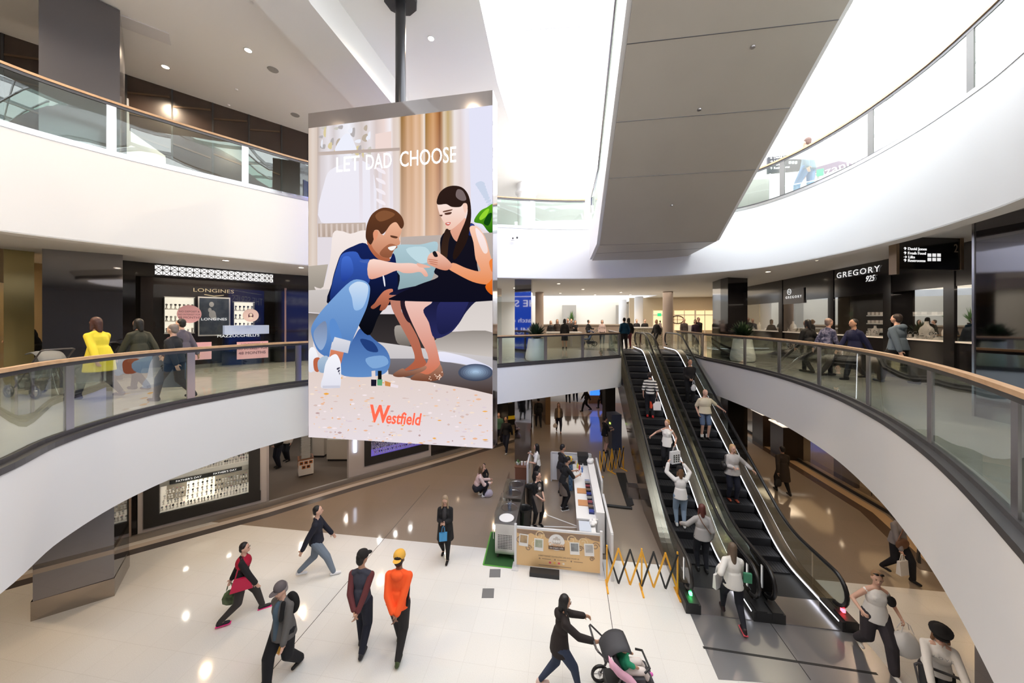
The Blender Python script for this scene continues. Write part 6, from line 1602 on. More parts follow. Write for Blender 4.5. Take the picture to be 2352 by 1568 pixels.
def person(label, loc, yaw, H=1.7, skin='fair', hair=((40, 30, 26), 'short'), top=((30, 30, 34), 1., .0, 'shirt'), bottom=((25, 26, 32), 'trousers'), shoe=(20, 20, 22),
           pose='walk', stride=.3, lead=1, lean=.03, head=(0, 0), hl=None, hr=None, sleeve=None, hat=None, far=False, fem=False, group=None, apron=None, open_front=None, extra=None, bulk=1., hood=False, drop=None, feet=None):
    vx = .02 if far else .0105; vc = .022 if far else .013; n = 8 if far else 10
    root = empty('person', loc, -R(yaw), label, 'person', group); root.scale = (H / 1.75,) * 3
    sh = .15 if fem else .172; hipw = .095
    # feet
    if pose == 'walk':
        fl = Vector((-hipw, stride * lead, .085)); fr = Vector((hipw, -stride * lead, .085))
        lo_ = fr if lead > 0 else fl; lo_.z += .045 * min(1, stride / .3)
    else: fl, fr = Vector((-hipw, .03, .085)), Vector((hipw, -.03, .085))
    if feet: fl, fr = Vector(feet[0]), Vector(feet[1])
    ph = .93 - (drop if drop is not None else (.5 * stride * stride if pose == 'walk' else 0.))
    P = Vector((0, 0, ph)); Rl = Mrot('X', -lean)
    if pose == 'crouch': P = Vector((0, -.12, .34)); lean = .35; Rl = Mrot('X', -lean)
    N = P + Rl @ Vector((0, 0, .53)); C = P + Rl @ Vector((0, .01, .33)); Wst = P + Rl @ Vector((0, .0, .16))
    Hc = N + Mrot('X', -lean * .5) @ Vector((0, .02, .175))
    SL, SR = N + Rl @ Vector((-sh, 0, -.095)), N + Rl @ Vector((sh, 0, -.095))
    HL, HR = P + Vector((-hipw, 0, -.02)), P + Vector((hipw, 0, -.02))
    kneeL, fl = ik(HL, fl, .43, .42, Vector((-.1, 1, 0))); kneeR, fr = ik(HR, fr, .43, .42, Vector((.1, 1, 0)))
    # hands
    sw = stride * lead if pose == 'walk' else 0
    dl = Vector((-sh - .07, -sw * .75 + .03, ph - .07)); dr = Vector((sh + .07, sw * .75 + .03, ph - .07))
    if pose == 'behind': dl, dr = Vector((-.03, -.2, ph - .03)), Vector((.05, -.22, ph - .05))
    hl_ = Vector(hl) if hl else dl; hr_ = Vector(hr) if hr else dr
    pole = Vector((0, -1, -.3))
    def pl_(s, h): 
        if pose == 'behind': return Vector((s * 1, -.3, 0))
        if h.z > N.z: return Vector((s, .2, -.3))
        return Vector((s * .5, -1, -.4))
    eL, hl_ = ik(SL, hl_, .29, .25, pl_(-1, hl_)); eR, hr_ = ik(SR, hr_, .29, .25, pl_(1, hr_))
    # body: one continuous surface
    b = Blob(); HM = (Matrix.Rotation(-R(head[0]), 3, 'Z') @ Matrix.Rotation(-R(head[1]), 3, 'X')).to_4x4()
    def hp(x, y, z): return Hc + (HM @ Vector((x, y, z)))
    hs = .96 if fem else 1.
    b.ell(Hc, (.077 * hs, .094 * hs, .112 * hs), 14, HM); b.ell(hp(0, .028, -.055), (.055 * hs, .066 * hs, .06), 12, HM)
    b.ell(hp(0, .1, -.02), (.013, .02, .026), 8, HM)
    for s in (-1, 1): b.ell(hp(s * .077, -.005, -.015), (.012, .02, .03), 8, HM)
    b.cap(N + Vector((0, 0, -.05)), .058, hp(0, -.015, -.07), .052, n)
    b.ell(C, ((.142 if fem else .16) * bulk, .105 * bulk, .2), 14, Rl.to_4x4()); b.ell(Wst, (.125 * bulk, .095 * bulk, .14), 14); b.ell(P + Vector((0, 0, .02)), (.155 * bulk, .115 * bulk, .12), 14)
    b.cap(SL, .046, SR, .046, n); b.cap(SL, .052, N + Vector((0, 0, -.01)), .05, n); b.cap(SR, .052, N + Vector((0, 0, -.01)), .05, n)
    if fem and not far:
        for s in (-1, 1): b.ell(C + Rl @ Vector((s * .06, .07, .03)), (.052, .04, .052), 10)
    for h_, k_, f_ in ((HL, kneeL, fl), (HR, kneeR, fr)):
        b.cap(h_, .083, k_, .056, n); b.cap(k_, .054, f_, .038, n); mid = k_.lerp(f_, .3); b.ell(mid + Vector((0, -.008, 0)), (.046, .048, .06), 8)
        b.cap(f_ + Vector((0, -.02, -.03)), .035, f_ + Vector((0, .13, -.055)), .025, n)
    for s_, e_, h_, sd in ((SL, eL, hl_, 1), (SR, eR, hr_, -1)):
        b.cap(s_, .05, e_, .038, n); b.cap(e_, .037, h_, .026, n)
        dv = (h_ - e_).normalized(); nr = Vector((sd, .2, -.2))
        add_hand(b, h_, dv, nr, sd, .9 if (hl or hr) else .45, 1.)
    b.skin('body', M_skin(skin), root, vx, 3)
    # face
    if not far:
        for s in (-1, 1):
            MB().ell(hp(s * .03, .087, .012), (.011, .006, .006), 8, HM).build('eye', M_eye, root)
            MB().ell(hp(s * .03, .09, .034), (.018, .006, .004), 8, HM).build('eyebrow', cloth(mix(hair[0])), root)
        MB().ell(hp(0, .092, -.062), (.022, .008, .006), 8, HM).build('mouth', M_lip, root)
    # hair
    if hair[1] != 'bald':
        g = Blob(); hc = hair[1]
        g.ell(hp(0, -.028, .032), (.085, .092, .096), 14, HM); g.ell(hp(0, -.05, -.02), (.078, .062, .085), 12, HM)
        if hc in ('long', 'medium'):
            L_ = .16 if hc == 'medium' else .3
            g.cap(hp(0, -.055, .0), .072, Hc + Vector((0, -.085, -L_)), .05, n)
            for s in (-1, 1): g.cap(hp(s * .062, -.01, .02), .03, Hc + Vector((s * .085, .01 if hc == 'long' else -.02, -L_ * .85)), .024, n)
        if hc == 'bun': g.ell(hp(0, -.11, .06), (.045, .045, .045), 10)
        if hc == 'pony': g.cap(hp(0, -.1, .05), .032, Hc + Vector((0, -.14, -.12)), .03, n); g.cap(Hc + Vector((0, -.14, -.12)), .03, Hc + Vector((0, -.12, -.24)), .012, n)
        g.skin('hair', mat('hair_%d_%d_%d' % hair[0], mix(hair[0]), .55, bump=(40, .4)), root, vc, 2)
    # hat
    if hat:
        g = MB(); hcol, kind = hat[:2]
        g.lathe([(.098, .03), (.104, .05), (.098, .09), (.078, .125), (.04, .145), (.01, .15)], (0, 0, 0), 18)
        if kind in ('cap', 'capback'):
            sg = 1 if kind == 'cap' else -1
            g.ell((0, sg * .115, .042), (.07, .075, .008), 12)
        if kind == 'flat': g.lathe([(.1, .04), (.125, .06), (.13, .09), (.11, .11), (.05, .12)], (0, 0, 0), 18); g.ell((0, .1, .045), (.085, .06, .008), 12)
        if kind == 'beanie': g.lathe([(.1, .0), (.104, .04)], (0, 0, 0), 18)
        o = g.build('hat', cloth(mix(hcol)), root, True); o.matrix_local = Matrix.Translation(Hc) @ HM
    # upper clothes
    tc, ts, hem, kind = top; g = Blob(); e = .014 if kind in ('shirt', 'tank') else .022
    cw = ((.142 if fem else .16) + e) * bulk
    zh = P.z - hem
    g.ell(C, (cw, (.105 + e) * bulk, .2), 16, Rl.to_4x4()); g.ell(Wst, ((.128 + e) * bulk, (.1 + e) * bulk, .15), 16)
    fl_ = .02 + hem * .12
    if pose != 'crouch': g.loft([(Wst + Vector((0, 0, .05)), (.13 + e) * bulk, (.1 + e) * bulk), ((P.x, P.y, P.z + .02), (.155 + e + fl_ * .4) * bulk, (.118 + e + fl_ * .4) * bulk), ((P.x, P.y, zh), (.15 + e + fl_) * bulk, (.118 + e + fl_) * bulk)])
    g.cap(SL, .048 + e * .4, SR, .048 + e * .4, n)
    if kind != 'tank': g.cap(SL, .05 + e * .4, N + Vector((0, -.01, -.015)), .05 + e * .3, n); g.cap(SR, .05 + e * .4, N + Vector((0, -.01, -.015)), .05 + e * .3, n); g.ell(N + Vector((0, -.012, -.015)), (.08, .07, .05), 12)
    if fem and not far:
        for s in (-1, 1): g.ell(C + Rl @ Vector((s * .06, .078 + e * .5, .03)), (.058, .04, .055), 10)
    gs = g if sleeve is None else Blob()
    if ts > 0:
        for s_, e_, h_ in ((SL, eL, hl_), (SR, eR, hr_)):
            if ts <= .5: gs.cap(s_, .055 + e, s_.lerp(e_, ts * 2), .05 + e, n)
            else: gs.cap(s_, .048 + e, e_, .042 + e, n); gs.cap(e_, .042 + e, e_.lerp(h_, min(1, (ts - .5) * 2) - .04), .032 + e, n)
    if hood: g.ell(N + Vector((0, -.1, -.03)), (.11, .07, .08), 12)
    nm = {'jacket': 'jacket', 'coat': 'coat', 'shirt': 'shirt', 'tank': 'tank_top', 'sweater': 'sweater', 'hoodie': 'hoodie'}[kind]
    tm = extra['top_mat'] if extra and 'top_mat' in extra else cloth(mix(tc))
    g.skin(nm, tm, root, vc)
    if sleeve is not None: gs.skin('sleeves', cloth(mix(sleeve)), root, vc)
    if open_front:        # shirt seen between the open jacket fronts
        q = Blob(); q.ell(C + Rl @ Vector((0, .05 + e, .0)), (.07, .105, .21), 12, Rl.to_4x4()); q.loft([(Wst + Vector((0, .055, .1)), .07, .125), (P + Vector((0, .055, -min(hem, .12) + .02)), .075, .15)]); q.skin('shirt_front', cloth(mix(open_front)), root, vc)
    if apron:
        q = Blob(); q.ell(C + Rl @ Vector((0, .03, -.0)), (.11, .115, .17), 14, Rl.to_4x4())
        q.loft([(Wst + Vector((0, .012, .02)), .15, .118), (P + Vector((0, .015, 0)), .185, .15), (P + Vector((0, .03, -.42)), .19, .15)]); q.skin('apron', apron, root, vc)
        if not far: MB().lathe([(.045, 0), (.045, .004)], (0, 0, 0), 16, Matrix.Rotation(R(90), 4, 'X')).build('apron_badge', M_flexw, root).location = C + Rl @ Vector((.03, .152, .03))
    # lower clothes
    bc, bk = bottom; g = Blob(); e = .022
    g.ell(P + Vector((0, 0, .02)), (.155 * bulk + e, .115 * bulk + e, .13), 14)
    if bk == 'skirt' or bk == 'longskirt':
        zz = .45 if bk == 'skirt' else .78
        g.loft([(P + Vector((0, 0, .05)), .15, .115), (P + Vector((0, 0, -.12)), .18, .15), (P + Vector((0, 0, -zz)), .2 if bk == 'skirt' else .28, .17 if bk == 'skirt' else .27)])
    else:
        for h_, k_, f_ in ((HL, kneeL, fl), (HR, kneeR, fr)):
            w_ = .0 if bk != 'loose' else .018
            if bk == 'shorts': g.cap(h_, .095, h_.lerp(k_, .85), .082, n)
            else: g.cap(h_, .088 + e + w_, k_, .062 + e + w_, n); g.cap(k_, .06 + e + w_, f_ + Vector((0, 0, .01)), (.045 if bk == 'slim' else .056) + w_, n)
    g.skin('skirt' if 'skirt' in bk else ('shorts' if bk == 'shorts' else 'trousers'), cloth(mix(bc)), root, vc, 2)
    if bk in ('skirt', 'shorts') and not far and shoe != 'none': pass
    for f_, k_, sd in ((fl, kneeL, -1), (fr, kneeR, 1)):
        g = Blob(); up = max(0, f_.z - .1) * 2.2; d = Vector((0, 1, -up)).normalized() if pose == 'walk' and f_.y < 0 else Vector((0, 1, 0))
        hz = Vector((0, 0, -.045)); g.cap(f_ + hz + Vector((0, -.045, 0)), .04, f_ + hz + d * .14, .034, n); g.ell(f_ + Vector((0, -.02, -.01)), (.043, .055, .05), 10)
        so = g.skin('shoe', cloth(mix(shoe), .5), root, .012 if not far else .02, 2)
        if extra and 'sole' in extra: MB().box(f_ + hz + d * .05 + Vector((0, 0, -.034)), (.085, .27, .012)).build('sole', cloth(mix(extra['sole'])), so)
    root['hl'] = 0; del root['hl']
    Mw = Matrix.Translation(Vector(loc)) @ Matrix.Rotation(-R(yaw), 4, 'Z') @ Matrix.Scale(H / 1.75, 4)
    hd = lambda e_, h_: Mw @ (h_ + (h_ - e_).normalized() * .09)
    return root, hd(eL, hl_), hd(eR, hr_), Mw, dict(N=N, C=C, P=P, Hc=Hc)
def esc_at(origin, py, px=None, dx=0.):
    """stand on the escalator step seen in image row py"""
    best = None
    for i in range(0, 110):
        s = .3 + i * .1
        if s > SE: break
        p = origin + U * s + V * dx; z = pz(s); y = HZ + (EYE - z) * F / p.y
        if best is None or abs(y - py) < best[0]: best = (abs(y - py), s, p, z)
    k = round((best[1] - .3) / .4) * .4 + .3
    p = origin + U * k + V * dx
    return Vector((p.x, p.y, pz(k) + .009)), k
# ---- ground floor walkers
r, L, Rr, Mw, J = person('woman in black and crimson jacket striding right past the left column', G(556, 1418), 62, 1.62, 'fair', ((22, 18, 20), 'short'), ((24, 22, 26), 1., .12, 'jacket'), ((50, 46, 46), 'trousers'), (30, 22, 30), 'walk', .36, 1, .05, (20, 5), fem=True, extra={'sole': (240, 60, 140)})
q = Blob(); q.ell(J['C'] + Vector((0, -.0, .06)), (.195, .155, .15), 14); q.skin('crimson_yoke', cloth(mix((168, 10, 50))), r, .013)
hb = empty('handbag', Mw @ (J['P'] + Vector((.2, .03, .16))), -R(62), 'crimson shoulder bag on the hip of the woman in the crimson jacket', 'bag')
mcrim = mat('crimson_leather', lin((190, 20, 70)), .4)
MB().add([(-.04, -.19, -.24), (.05, -.19, -.24), (.05, .19, -.24), (-.04, .19, -.24), (-.02, -.13, 0), (.03, -.13, 0), (.03, .13, 0), (-.02, .13, 0)], [(3, 2, 1, 0), (4, 5, 6, 7), (0, 1, 5, 4), (1, 2, 6, 5), (2, 3, 7, 6), (3, 0, 4, 7)]).build('bag_body', mcrim, hb)
MB().tube([(0, -.11, 0), (-.03, -.06, .2), (-.12, 0, .38), (-.03, .06, .2), (0, .11, 0)], .01, 6).build('strap', mcrim, hb)
paper_bag(L, .26, .3, .12, mat('black_green_bag', (.03, .05, .02), .5, noise=(8, (.12, .18, .08), .3)), 'dark green and black plastic bag held low by the woman in the crimson jacket', .3, soft=True)
r, L, Rr, Mw, J = person('elderly man in grey jacket and cap walking towards the camera', G(652, 1552), 197, 1.7, 'fair', ((150, 145, 145), 'short'), ((92, 90, 90), 1., .14, 'jacket'), ((16, 17, 24), 'loose'), (16, 16, 18), 'walk', .24, -1, .06, (8, 14), hat=((92, 86, 90), 'cap'), open_front=(74, 92, 108), bulk=1.1)
q = Blob(); q.cap(J['N'] + Vector((-.1, .06, -.02)), .04, J['C'] + Vector((-.13, .13, -.05)), .04); q.ell(J['C'] + Vector((-.06, -.15, .02)), (.15, .09, .2), 12); bp_ = q.skin('backpack', cloth(mix((14, 14, 16))), None, .014); bp_.matrix_world = Mw; tag(bp_, 'black backpack on the shoulder of the man in the grey jacket', 'backpack')
paper_bag(Rr, .2, .32, .08, mat('amber_bag', lin((225, 165, 40)), .4), 'amber yellow bag carried by the man in the grey jacket', 1.2)
person('man in navy jacket and pale jeans striding right across the floor', G(727, 1322), 72, 1.78, 'fair', ((18, 16, 18), 'short'), ((22, 24, 40), 1., .05, 'jacket'), ((112, 124, 140), 'trousers'), (225, 225, 230), 'walk', .38, -1, .02, (0, 0))
person('man with black cap, navy top and maroon sleeves, hands behind his back', G(830, 1496), 4, 1.86, 'tan', ((18, 16, 16), 'short'), ((56, 58, 72), 1., .0, 'shirt'), ((24, 28, 44), 'trousers'), (36, 36, 42), 'behind', 0, 1, .03, (25, 5), sleeve=(100, 48, 52), hat=((22, 20, 22), 'cap'), feet=((-.07, .14, .085), (.07, -.12, .1)))
r, L, Rr, Mw, J = person('man in bright orange hoodie and yellow cap, hands behind his back', G(916, 1504), 2, 1.9, 'brown', ((26, 20, 18), 'short'), ((255, 96, 40), 1., .06, 'hoodie'), ((34, 32, 34), 'trousers'), (60, 74, 40), 'behind', 0, 1, .02, (0, 0), hat=((224, 172, 70), 'capback'), hood=True, feet=((-.08, .26, .085), (.06, -.2, .11)))
for s in (-1, 1):
    q = Blob(); q.cap(J['C'] + Vector((s * .185, -.02, -.02)), .02, J['P'] + Vector((s * .17, -.07, .0)), .03); q.skin('side_panel', cloth(mix((16, 14, 16))), r, .012)
r, L, Rr, Mw, J = person('blonde woman in long black cardigan looking at her phone', G(1023, 1281), 182, 1.66, 'fair', ((168, 146, 118), 'long'), ((26, 25, 27), 1., .38, 'jacket'), ((14, 14, 16), 'slim'), (20, 16, 16), 'walk', .16, 1, .03, (0, 30), hl=(-.05, .24, 1.13), hr=(.06, .25, 1.13), open_front=(60, 58, 60), fem=True)
ph_ = MB().box((0, 0, 0), (.075, .01, .14), 0, 0, R(-50)).build('mobile_phone', M_black); ph_.matrix_world = Mw @ Matrix.Translation((0, .34, 1.19)); tag(ph_, 'dark phone in both hands of the blonde woman in black', 'phone')
paper_bag(Mw @ Vector((-.01, .3, 1.06)), .2, .2, .08, mat('sky_blue_bag', lin((70, 150, 205)), .5), 'small sky blue bag hanging from the hands of the blonde woman in black', 3.3)
person('woman in pale pink top crouching on the floor left of the kiosk', G(1100, 1140), 75, 1.66, 'fair', ((110, 84, 60), 'medium'), ((222, 196, 192), 1., .0, 'sweater'), ((20, 22, 34), 'slim'), (240, 240, 242), 'crouch', 0, 1, .3, (0, 10), hl=(-.1, .42, .55), hr=(.1, .4, .5), fem=True, feet=((-.1, .06, .085), (.1, .16, .085)))
person('small child in black standing behind the crouching woman in pink', G(1112, 1128), 200, 1.02, 'fair', ((22, 18, 18), 'short'), ((24, 24, 28), 1., .0, 'shirt'), ((30, 32, 40), 'trousers'), (30, 30, 34), 'stand')
pb = paper_bag(G(1122, 1140) + Vector((0, 0, .42)), .3, .26, .2, mat('lilac_plastic', (.5, .45, .55), .3), 'pale lilac plastic bag on the floor beside the crouching woman', .4, soft=True)
mo_ = G(1285, 1590); rm = Vector((.8, 5.72, 0))
r, L, Rr, Mw, J = person('woman in dark brown hooded jacket and jeans pushing a stroller', rm, 84, 1.66, 'tan', ((22, 18, 20), 'medium'), ((34, 26, 26), 1., .14, 'hoodie'), ((44, 54, 78), 'slim'), (220, 190, 180), 'walk', .33, -1, .14, (0, 15), hl=(-.24, .52, 1.08), hr=(.24, .52, 1.06), hood=True, fem=True, extra={'sole': (240, 238, 235)})
st = stroller(Vector((1.86, 5.62, 0)), -R(88), 'dark stroller with a toddler and pink blanket pushed by the woman in brown', mat('stroller_grey', (.05, .05, .058), .7))
q = MB(); 
for i in range(14):
    for x in (0, 1): q.v.append(Vector((.24 + .05 * x + .03 * math.sin(i * .9), -.34 + i * .055, .92 - i * .052 - .12 * x + .02 * math.sin(i))))
for i in range(13): q.f.append([2 * i, 2 * i + 1, 2 * i + 3, 2 * i + 2]); q.mi.append(0)
o = q.build('pink_blanket', cloth(lin((232, 176, 200))), st, True); sd = o.modifiers.new('t', 'SOLIDIFY'); sd.thickness = .05
b = Blob(); b.ell((0, -.02, .62), (.12, .09, .14), 12); b.cap((-.07, .02, .52), .055, (-.08, .28, .5), .05); b.cap((.07, .02, .52), .055, (.08, .28, .5), .05); b.cap((-.08, .28, .5), .045, (-.09, .42, .3), .03); b.cap((.08, .28, .5), .045, (.09, .42, .32), .03)
b.cap((-.11, 0, .68), .03, (-.12, .18, .6), .022); b.cap((.11, 0, .68), .03, (.12, .18, .6), .022); b.ell((0, .0, .84), (.07, .08, .09), 12); b.cap((0, 0, .74), .035, (0, 0, .8), .035)
tod = b.skin('person', M_skin('tan'), None, .011, 3); tod.matrix_world = Matrix.Translation((1.86, 5.62, 0)) @ Matrix.Rotation(-R(88), 4, 'Z'); tag(tod, 'toddler in a green top sitting in the dark stroller', 'person')
g = Blob(); g.ell((0, -.012, .86), (.08, .088, .088), 12); g.skin('hair', mat('hair_20_16_16', mix((20, 16, 16)), .5), tod, .012)
g = Blob(); g.ell((0, -.02, .63), (.135, .105, .14), 12); g.cap((-.11, 0, .68), .045, (-.12, .1, .63), .04); g.cap((.11, 0, .68), .045, (.12, .1, .63), .04); g.skin('green_top', cloth(lin((40, 150, 110))), tod, .012)
g = Blob(); g.cap((-.07, .02, .52), .068, (-.08, .28, .5), .06); g.cap((.07, .02, .52), .068, (.08, .28, .5), .06); g.cap((-.08, .28, .5), .055, (-.09, .4, .33), .042); g.cap((.08, .28, .5), .055, (.09, .4, .34), .042); g.skin('trousers', cloth(lin((228, 216, 210))), tod, .012)
for s in (-1, 1): g = Blob(); g.cap((s * .09, .42, .27), .034, (s * .09, .5, .27), .03); g.skin('shoe', cloth(lin((225, 110, 190))), tod, .012)
r, L, Rr, Mw, J = person('woman in white sweater and black trousers walking to the escalators', G(1684, 1428), 12, 1.66, 'fair', ((96, 80, 66), 'long'), ((226, 224, 220), 1., .1, 'sweater'), ((22, 24, 36), 'slim'), (40, 20, 26), 'walk', .3, 1, .05, (0, 0), hl=(-.22, .1, 1.12), fem=True, extra={'sole': (235, 90, 110)})
paper_bag(Mw @ Vector((-.24, .2, 1.06)), .24, .3, .08, M_wbag, 'white carrier bag held by the woman in the white sweater', .5)
o = MB().box((0, 0, 0), (.16, .05, .2)).build('green_bag', mat('green_pouch', (.05, .25, .14), .5)); o.matrix_world = Mw @ Matrix.Translation((.27, -.02, 1.02)); tag(o, 'small green bag at the right side of the woman in the white sweater', 'bag')
r, L, Rr, Mw, J = person('woman in white tank top with sunglasses on her head, striding left', G(2010, 1516), 196, 1.7, 'fair', ((150, 116, 84), 'short'), ((238, 236, 234), 0, .1, 'tank'), ((56, 52, 58), 'loose'), (240, 238, 236), 'walk', .3, 1, .05, (20, 5), hl=(-.3, .12, .98), hr=(.36, .25, 1.08), fem=True, bulk=1.05)
MB().ell(J['Hc'] + Vector((-.04, .06, .1)), (.035, .02, .018), 8).ell(J['Hc'] + Vector((.04, .06, .1)), (.035, .02, .018), 8).bar(J['Hc'] + Vector((-.08, .03, .095)), J['Hc'] + Vector((.08, .03, .095)), .008, .008).build('sunglasses', M_black, r)
o = Blob().ell((0, 0, 0), (.07, .05, .1), 10).skin('pouch', cloth(mix((16, 14, 16))), None, .012); o.matrix_world = Mw @ Matrix.Translation((-.17, .12, 1.24)); tag(o, 'black pouch tucked under the arm of the woman in the white tank top', 'bag')
paper_bag(L + Vector((.02, 0, .03)), .4, .42, .24, M_wbag, 'bulging white carrier bags in the hand of the woman in the white tank top', 2.9, dots=M_blackm, soft=True)
Pc = Vector((6.52, 5.22, 0))
r, L, Rr, Mw, J = person('woman in white top and black flat cap bending over a black pram', Pc, 214, 1.66, 'fair', ((120, 84, 56), 'medium'), ((236, 232, 228), 1., .04, 'shirt'), ((30, 30, 34), 'slim'), (30, 30, 30), 'stand', 0, 1, .22, (15, 25), hat=((20, 18, 20), 'flat'), hl=(-.2, .5, 1.0), hr=(.2, .5, 1.0), fem=True)
t = text('printed_letters', 'L O V E', .05, face_matrix(J['C'] + Vector((0, .17, .04)), (0, 1, .1)), cloth((.4, .4, .42)), r, .001); t['fit_w'] = .2
pr2 = stroller(Pc + Vector((-.47, -.6, 0)), -R(214), 'black pram under the hands of the woman in the black flat cap', mat('pram_black', (.012, .012, .014), .8))
r, L, Rr, Mw, J = person('woman in grey sweater with a brown shoulder bag, right under the white band', G(2062, 1322), 172, 1.66, 'fair', ((70, 50, 40), 'medium'), ((130, 126, 130), 1., .05, 'sweater'), ((18, 20, 30), 'trousers'), (24, 24, 28), 'walk', .24, 1, .05, (0, 0), hl=(-.36, .1, .98), fem=True, bulk=1.08)
hb = empty('handbag', Mw @ (J['P'] + Vector((.12, .17, .06))), -R(172), 'brown shoulder bag worn by the woman in the grey sweater', 'bag')
mbl = mat('brown_leather', (.16, .08, .05), .45)
MB().ell((0, 0, -.02), (.19, .06, .13), 14).build('bag_body', mbl, hb, True); MB().tube([(.14, 0, .06), (.0, .0, .28), (-.2, -.08, .5), (-.28, -.18, .52)], .013, 6).build('strap', mbl, hb)
paper_bag(Rr, .26, .32, .1, M_wbag, 'white and black carrier bag of the woman in the grey sweater', .2); paper_bag(L, .14, .3, .05, M_blackm, 'flat black bag in the other hand of the woman in the grey sweater', .9)
r, L, Rr, Mw, J = person('person in long dark brown coat walking away on the right of the ground floor', G(1798, 1133), 8, 1.72, 'tan', ((26, 20, 18), 'short'), ((52, 42, 34), 1., .42, 'coat'), ((20, 18, 20), 'slim'), (24, 20, 20), 'walk', .22, 1, .04)
paper_bag(L, .26, .26, .12, cloth((.02, .018, .018)), 'dark bag held by the person in the long brown coat', .1, soft=True)
# ---- back of the ground floor
r, L, Rr, Mw, J = person('woman in grey jacket and cream scarf walking towards the kiosk', G(1283, 992), 180, 1.66, 'fair', ((96, 60, 40), 'long'), ((110, 98, 88), 1., .05, 'jacket'), ((26, 28, 46), 'slim'), (150, 90, 60), 'walk', .2, 1, .03, open_front=(220, 190, 150), far=True, fem=True)
paper_bag(Rr, .24, .24, .1, M_bust, 'pale carrier bag of the woman with the cream scarf', 0, soft=True)
person('dark clothed man walking away beside the amber wall at the back', G(1237, 981), 352, 1.74, 'tan', ((20, 18, 18), 'short'), ((24, 22, 22), 1., .05, 'jacket'), ((30, 30, 36), 'trousers'), (16, 16, 18), 'walk', .2, 1, far=True)
person('man in black walking left in front of the bright blue screen', G(1347, 944), 268, 1.78, 'tan', ((20, 18, 18), 'short'), ((26, 24, 24), 1., .05, 'jacket'), ((22, 22, 28), 'trousers'), (16, 16, 18), 'walk', .32, 1, far=True)
person('person in dark clothes half hidden by the dark column near the blue screen', G(1382, 938), 270, 1.7, 'tan', ((20, 18, 18), 'short'), ((30, 26, 30), 1., .05, 'jacket'), ((22, 22, 28), 'trousers'), (16, 16, 18), 'walk', .22, -1, far=True)
person('man in black shirt and beige shorts standing at the dark machine', G(1389, 1039), 78, 1.7, 'fair', ((20, 18, 18), 'short'), ((20, 20, 22), .45, .1, 'shirt'), ((150, 128, 108), 'shorts'), (24, 24, 26), 'stand', 0, 1, .04, (0, 15), hl=(-.1, .34, 1.15), hr=(.12, .36, 1.12))
person('man in dark clothes and white shoes by the yellow shop front', G(1163, 1038), 200, 1.72, 'tan', ((20, 18, 18), 'short'), ((26, 24, 26), 1., .05, 'jacket'), ((30, 34, 48), 'trousers'), (200, 200, 200), 'walk', .24, 1, far=True)
person('person in green top beside the man in dark clothes by the yellow shop', G(1146, 1022), 190, 1.66, 'fair', ((60, 44, 34), 'medium'), ((70, 110, 90), 1., .05, 'sweater'), ((30, 34, 48), 'trousers'), (60, 60, 60), 'walk', .2, -1, far=True)
for (px, py, yw, tc, lab) in ((1195, 960, 350, (30, 28, 30), 'dark clothed shopper on the pale floor left of the amber wall'), (1207, 942, 10, (130, 40, 40), 'shopper in red top on the pale floor left of the amber wall'), (1305, 925, 0, (24, 24, 28), 'left one of two distant dark shoppers on the shiny pale floor'), (1322, 922, 0, (30, 28, 30), 'right one of two distant dark shoppers on the shiny pale floor')):
    person(lab, G(px, py), yw, 1.7, 'tan', ((26, 20, 18), 'short'), (tc, 1., .05, 'jacket'), ((26, 26, 32), 'trousers'), (20, 20, 20), 'walk', .2, 1, far=True)
person('shopper in black holding hands together inside the open watch shop', G(640, 1073), 200, 1.75, 'fair', ((40, 30, 26), 'short'), ((20, 20, 22), 1., .05, 'jacket'), ((26, 30, 44), 'trousers'), (30, 30, 32), 'stand', hl=(-.06, .2, 1.0), hr=(.16, .2, 1.1))
person('shopper in cream top at the back of the open watch shop', G(660, 1058), 190, 1.7, 'fair', ((60, 44, 36), 'medium'), ((210, 200, 190), 1., .1, 'sweater'), ((24, 28, 40), 'trousers'), (24, 24, 26), 'stand', far=True, fem=True)
# ---- on the escalators
def rider(o, py, dx, yaw, label, **k):
    p, s = esc_at(o, py, None, dx); k.setdefault('pose', 'stand'); return person(label, p, yaw, **k)
smat = bpy.data.materials.new('striped_shirt'); smat.use_nodes = True; nt = smat.node_tree; b_ = nt.nodes['Principled BSDF']; tc_ = nt.nodes.new('ShaderNodeTexCoord'); sx_ = nt.nodes.new('ShaderNodeSeparateXYZ'); m1 = nt.nodes.new('ShaderNodeMath'); m1.operation = 'MULTIPLY'; m1.inputs[1].default_value = 9.; m2 = nt.nodes.new('ShaderNodeMath'); m2.operation = 'FRACT'; m3 = nt.nodes.new('ShaderNodeMath'); m3.operation = 'GREATER_THAN'; m3.inputs[1].default_value = .5; mc2 = nt.nodes.new('ShaderNodeMixRGB')
mc2.inputs[1].default_value = (.02, .02, .022, 1); mc2.inputs[2].default_value = (.75, .74, .7, 1)
for a_, b2 in ((tc_.outputs['Object'], sx_.inputs[0]), (sx_.outputs['Z'], m1.inputs[0]), (m1.outputs[0], m2.inputs[0]), (m2.outputs[0], m3.inputs[0]), (m3.outputs[0], mc2.inputs[0]), (mc2.outputs[0], b_.inputs['Base Color'])): nt.links.new(a_, b2)
r, L, Rr, Mw, J = rider(Oll, 962, -.05, 20, 'man in black and white striped shirt near the top of the left escalator', H=1.76, skin='fair', hair=((40, 30, 26), 'short'), top=((200, 200, 200), .5, .04, 'shirt'), bottom=((20, 22, 30), 'trousers'), shoe=(190, 30, 30), extra={'top_mat': smat})
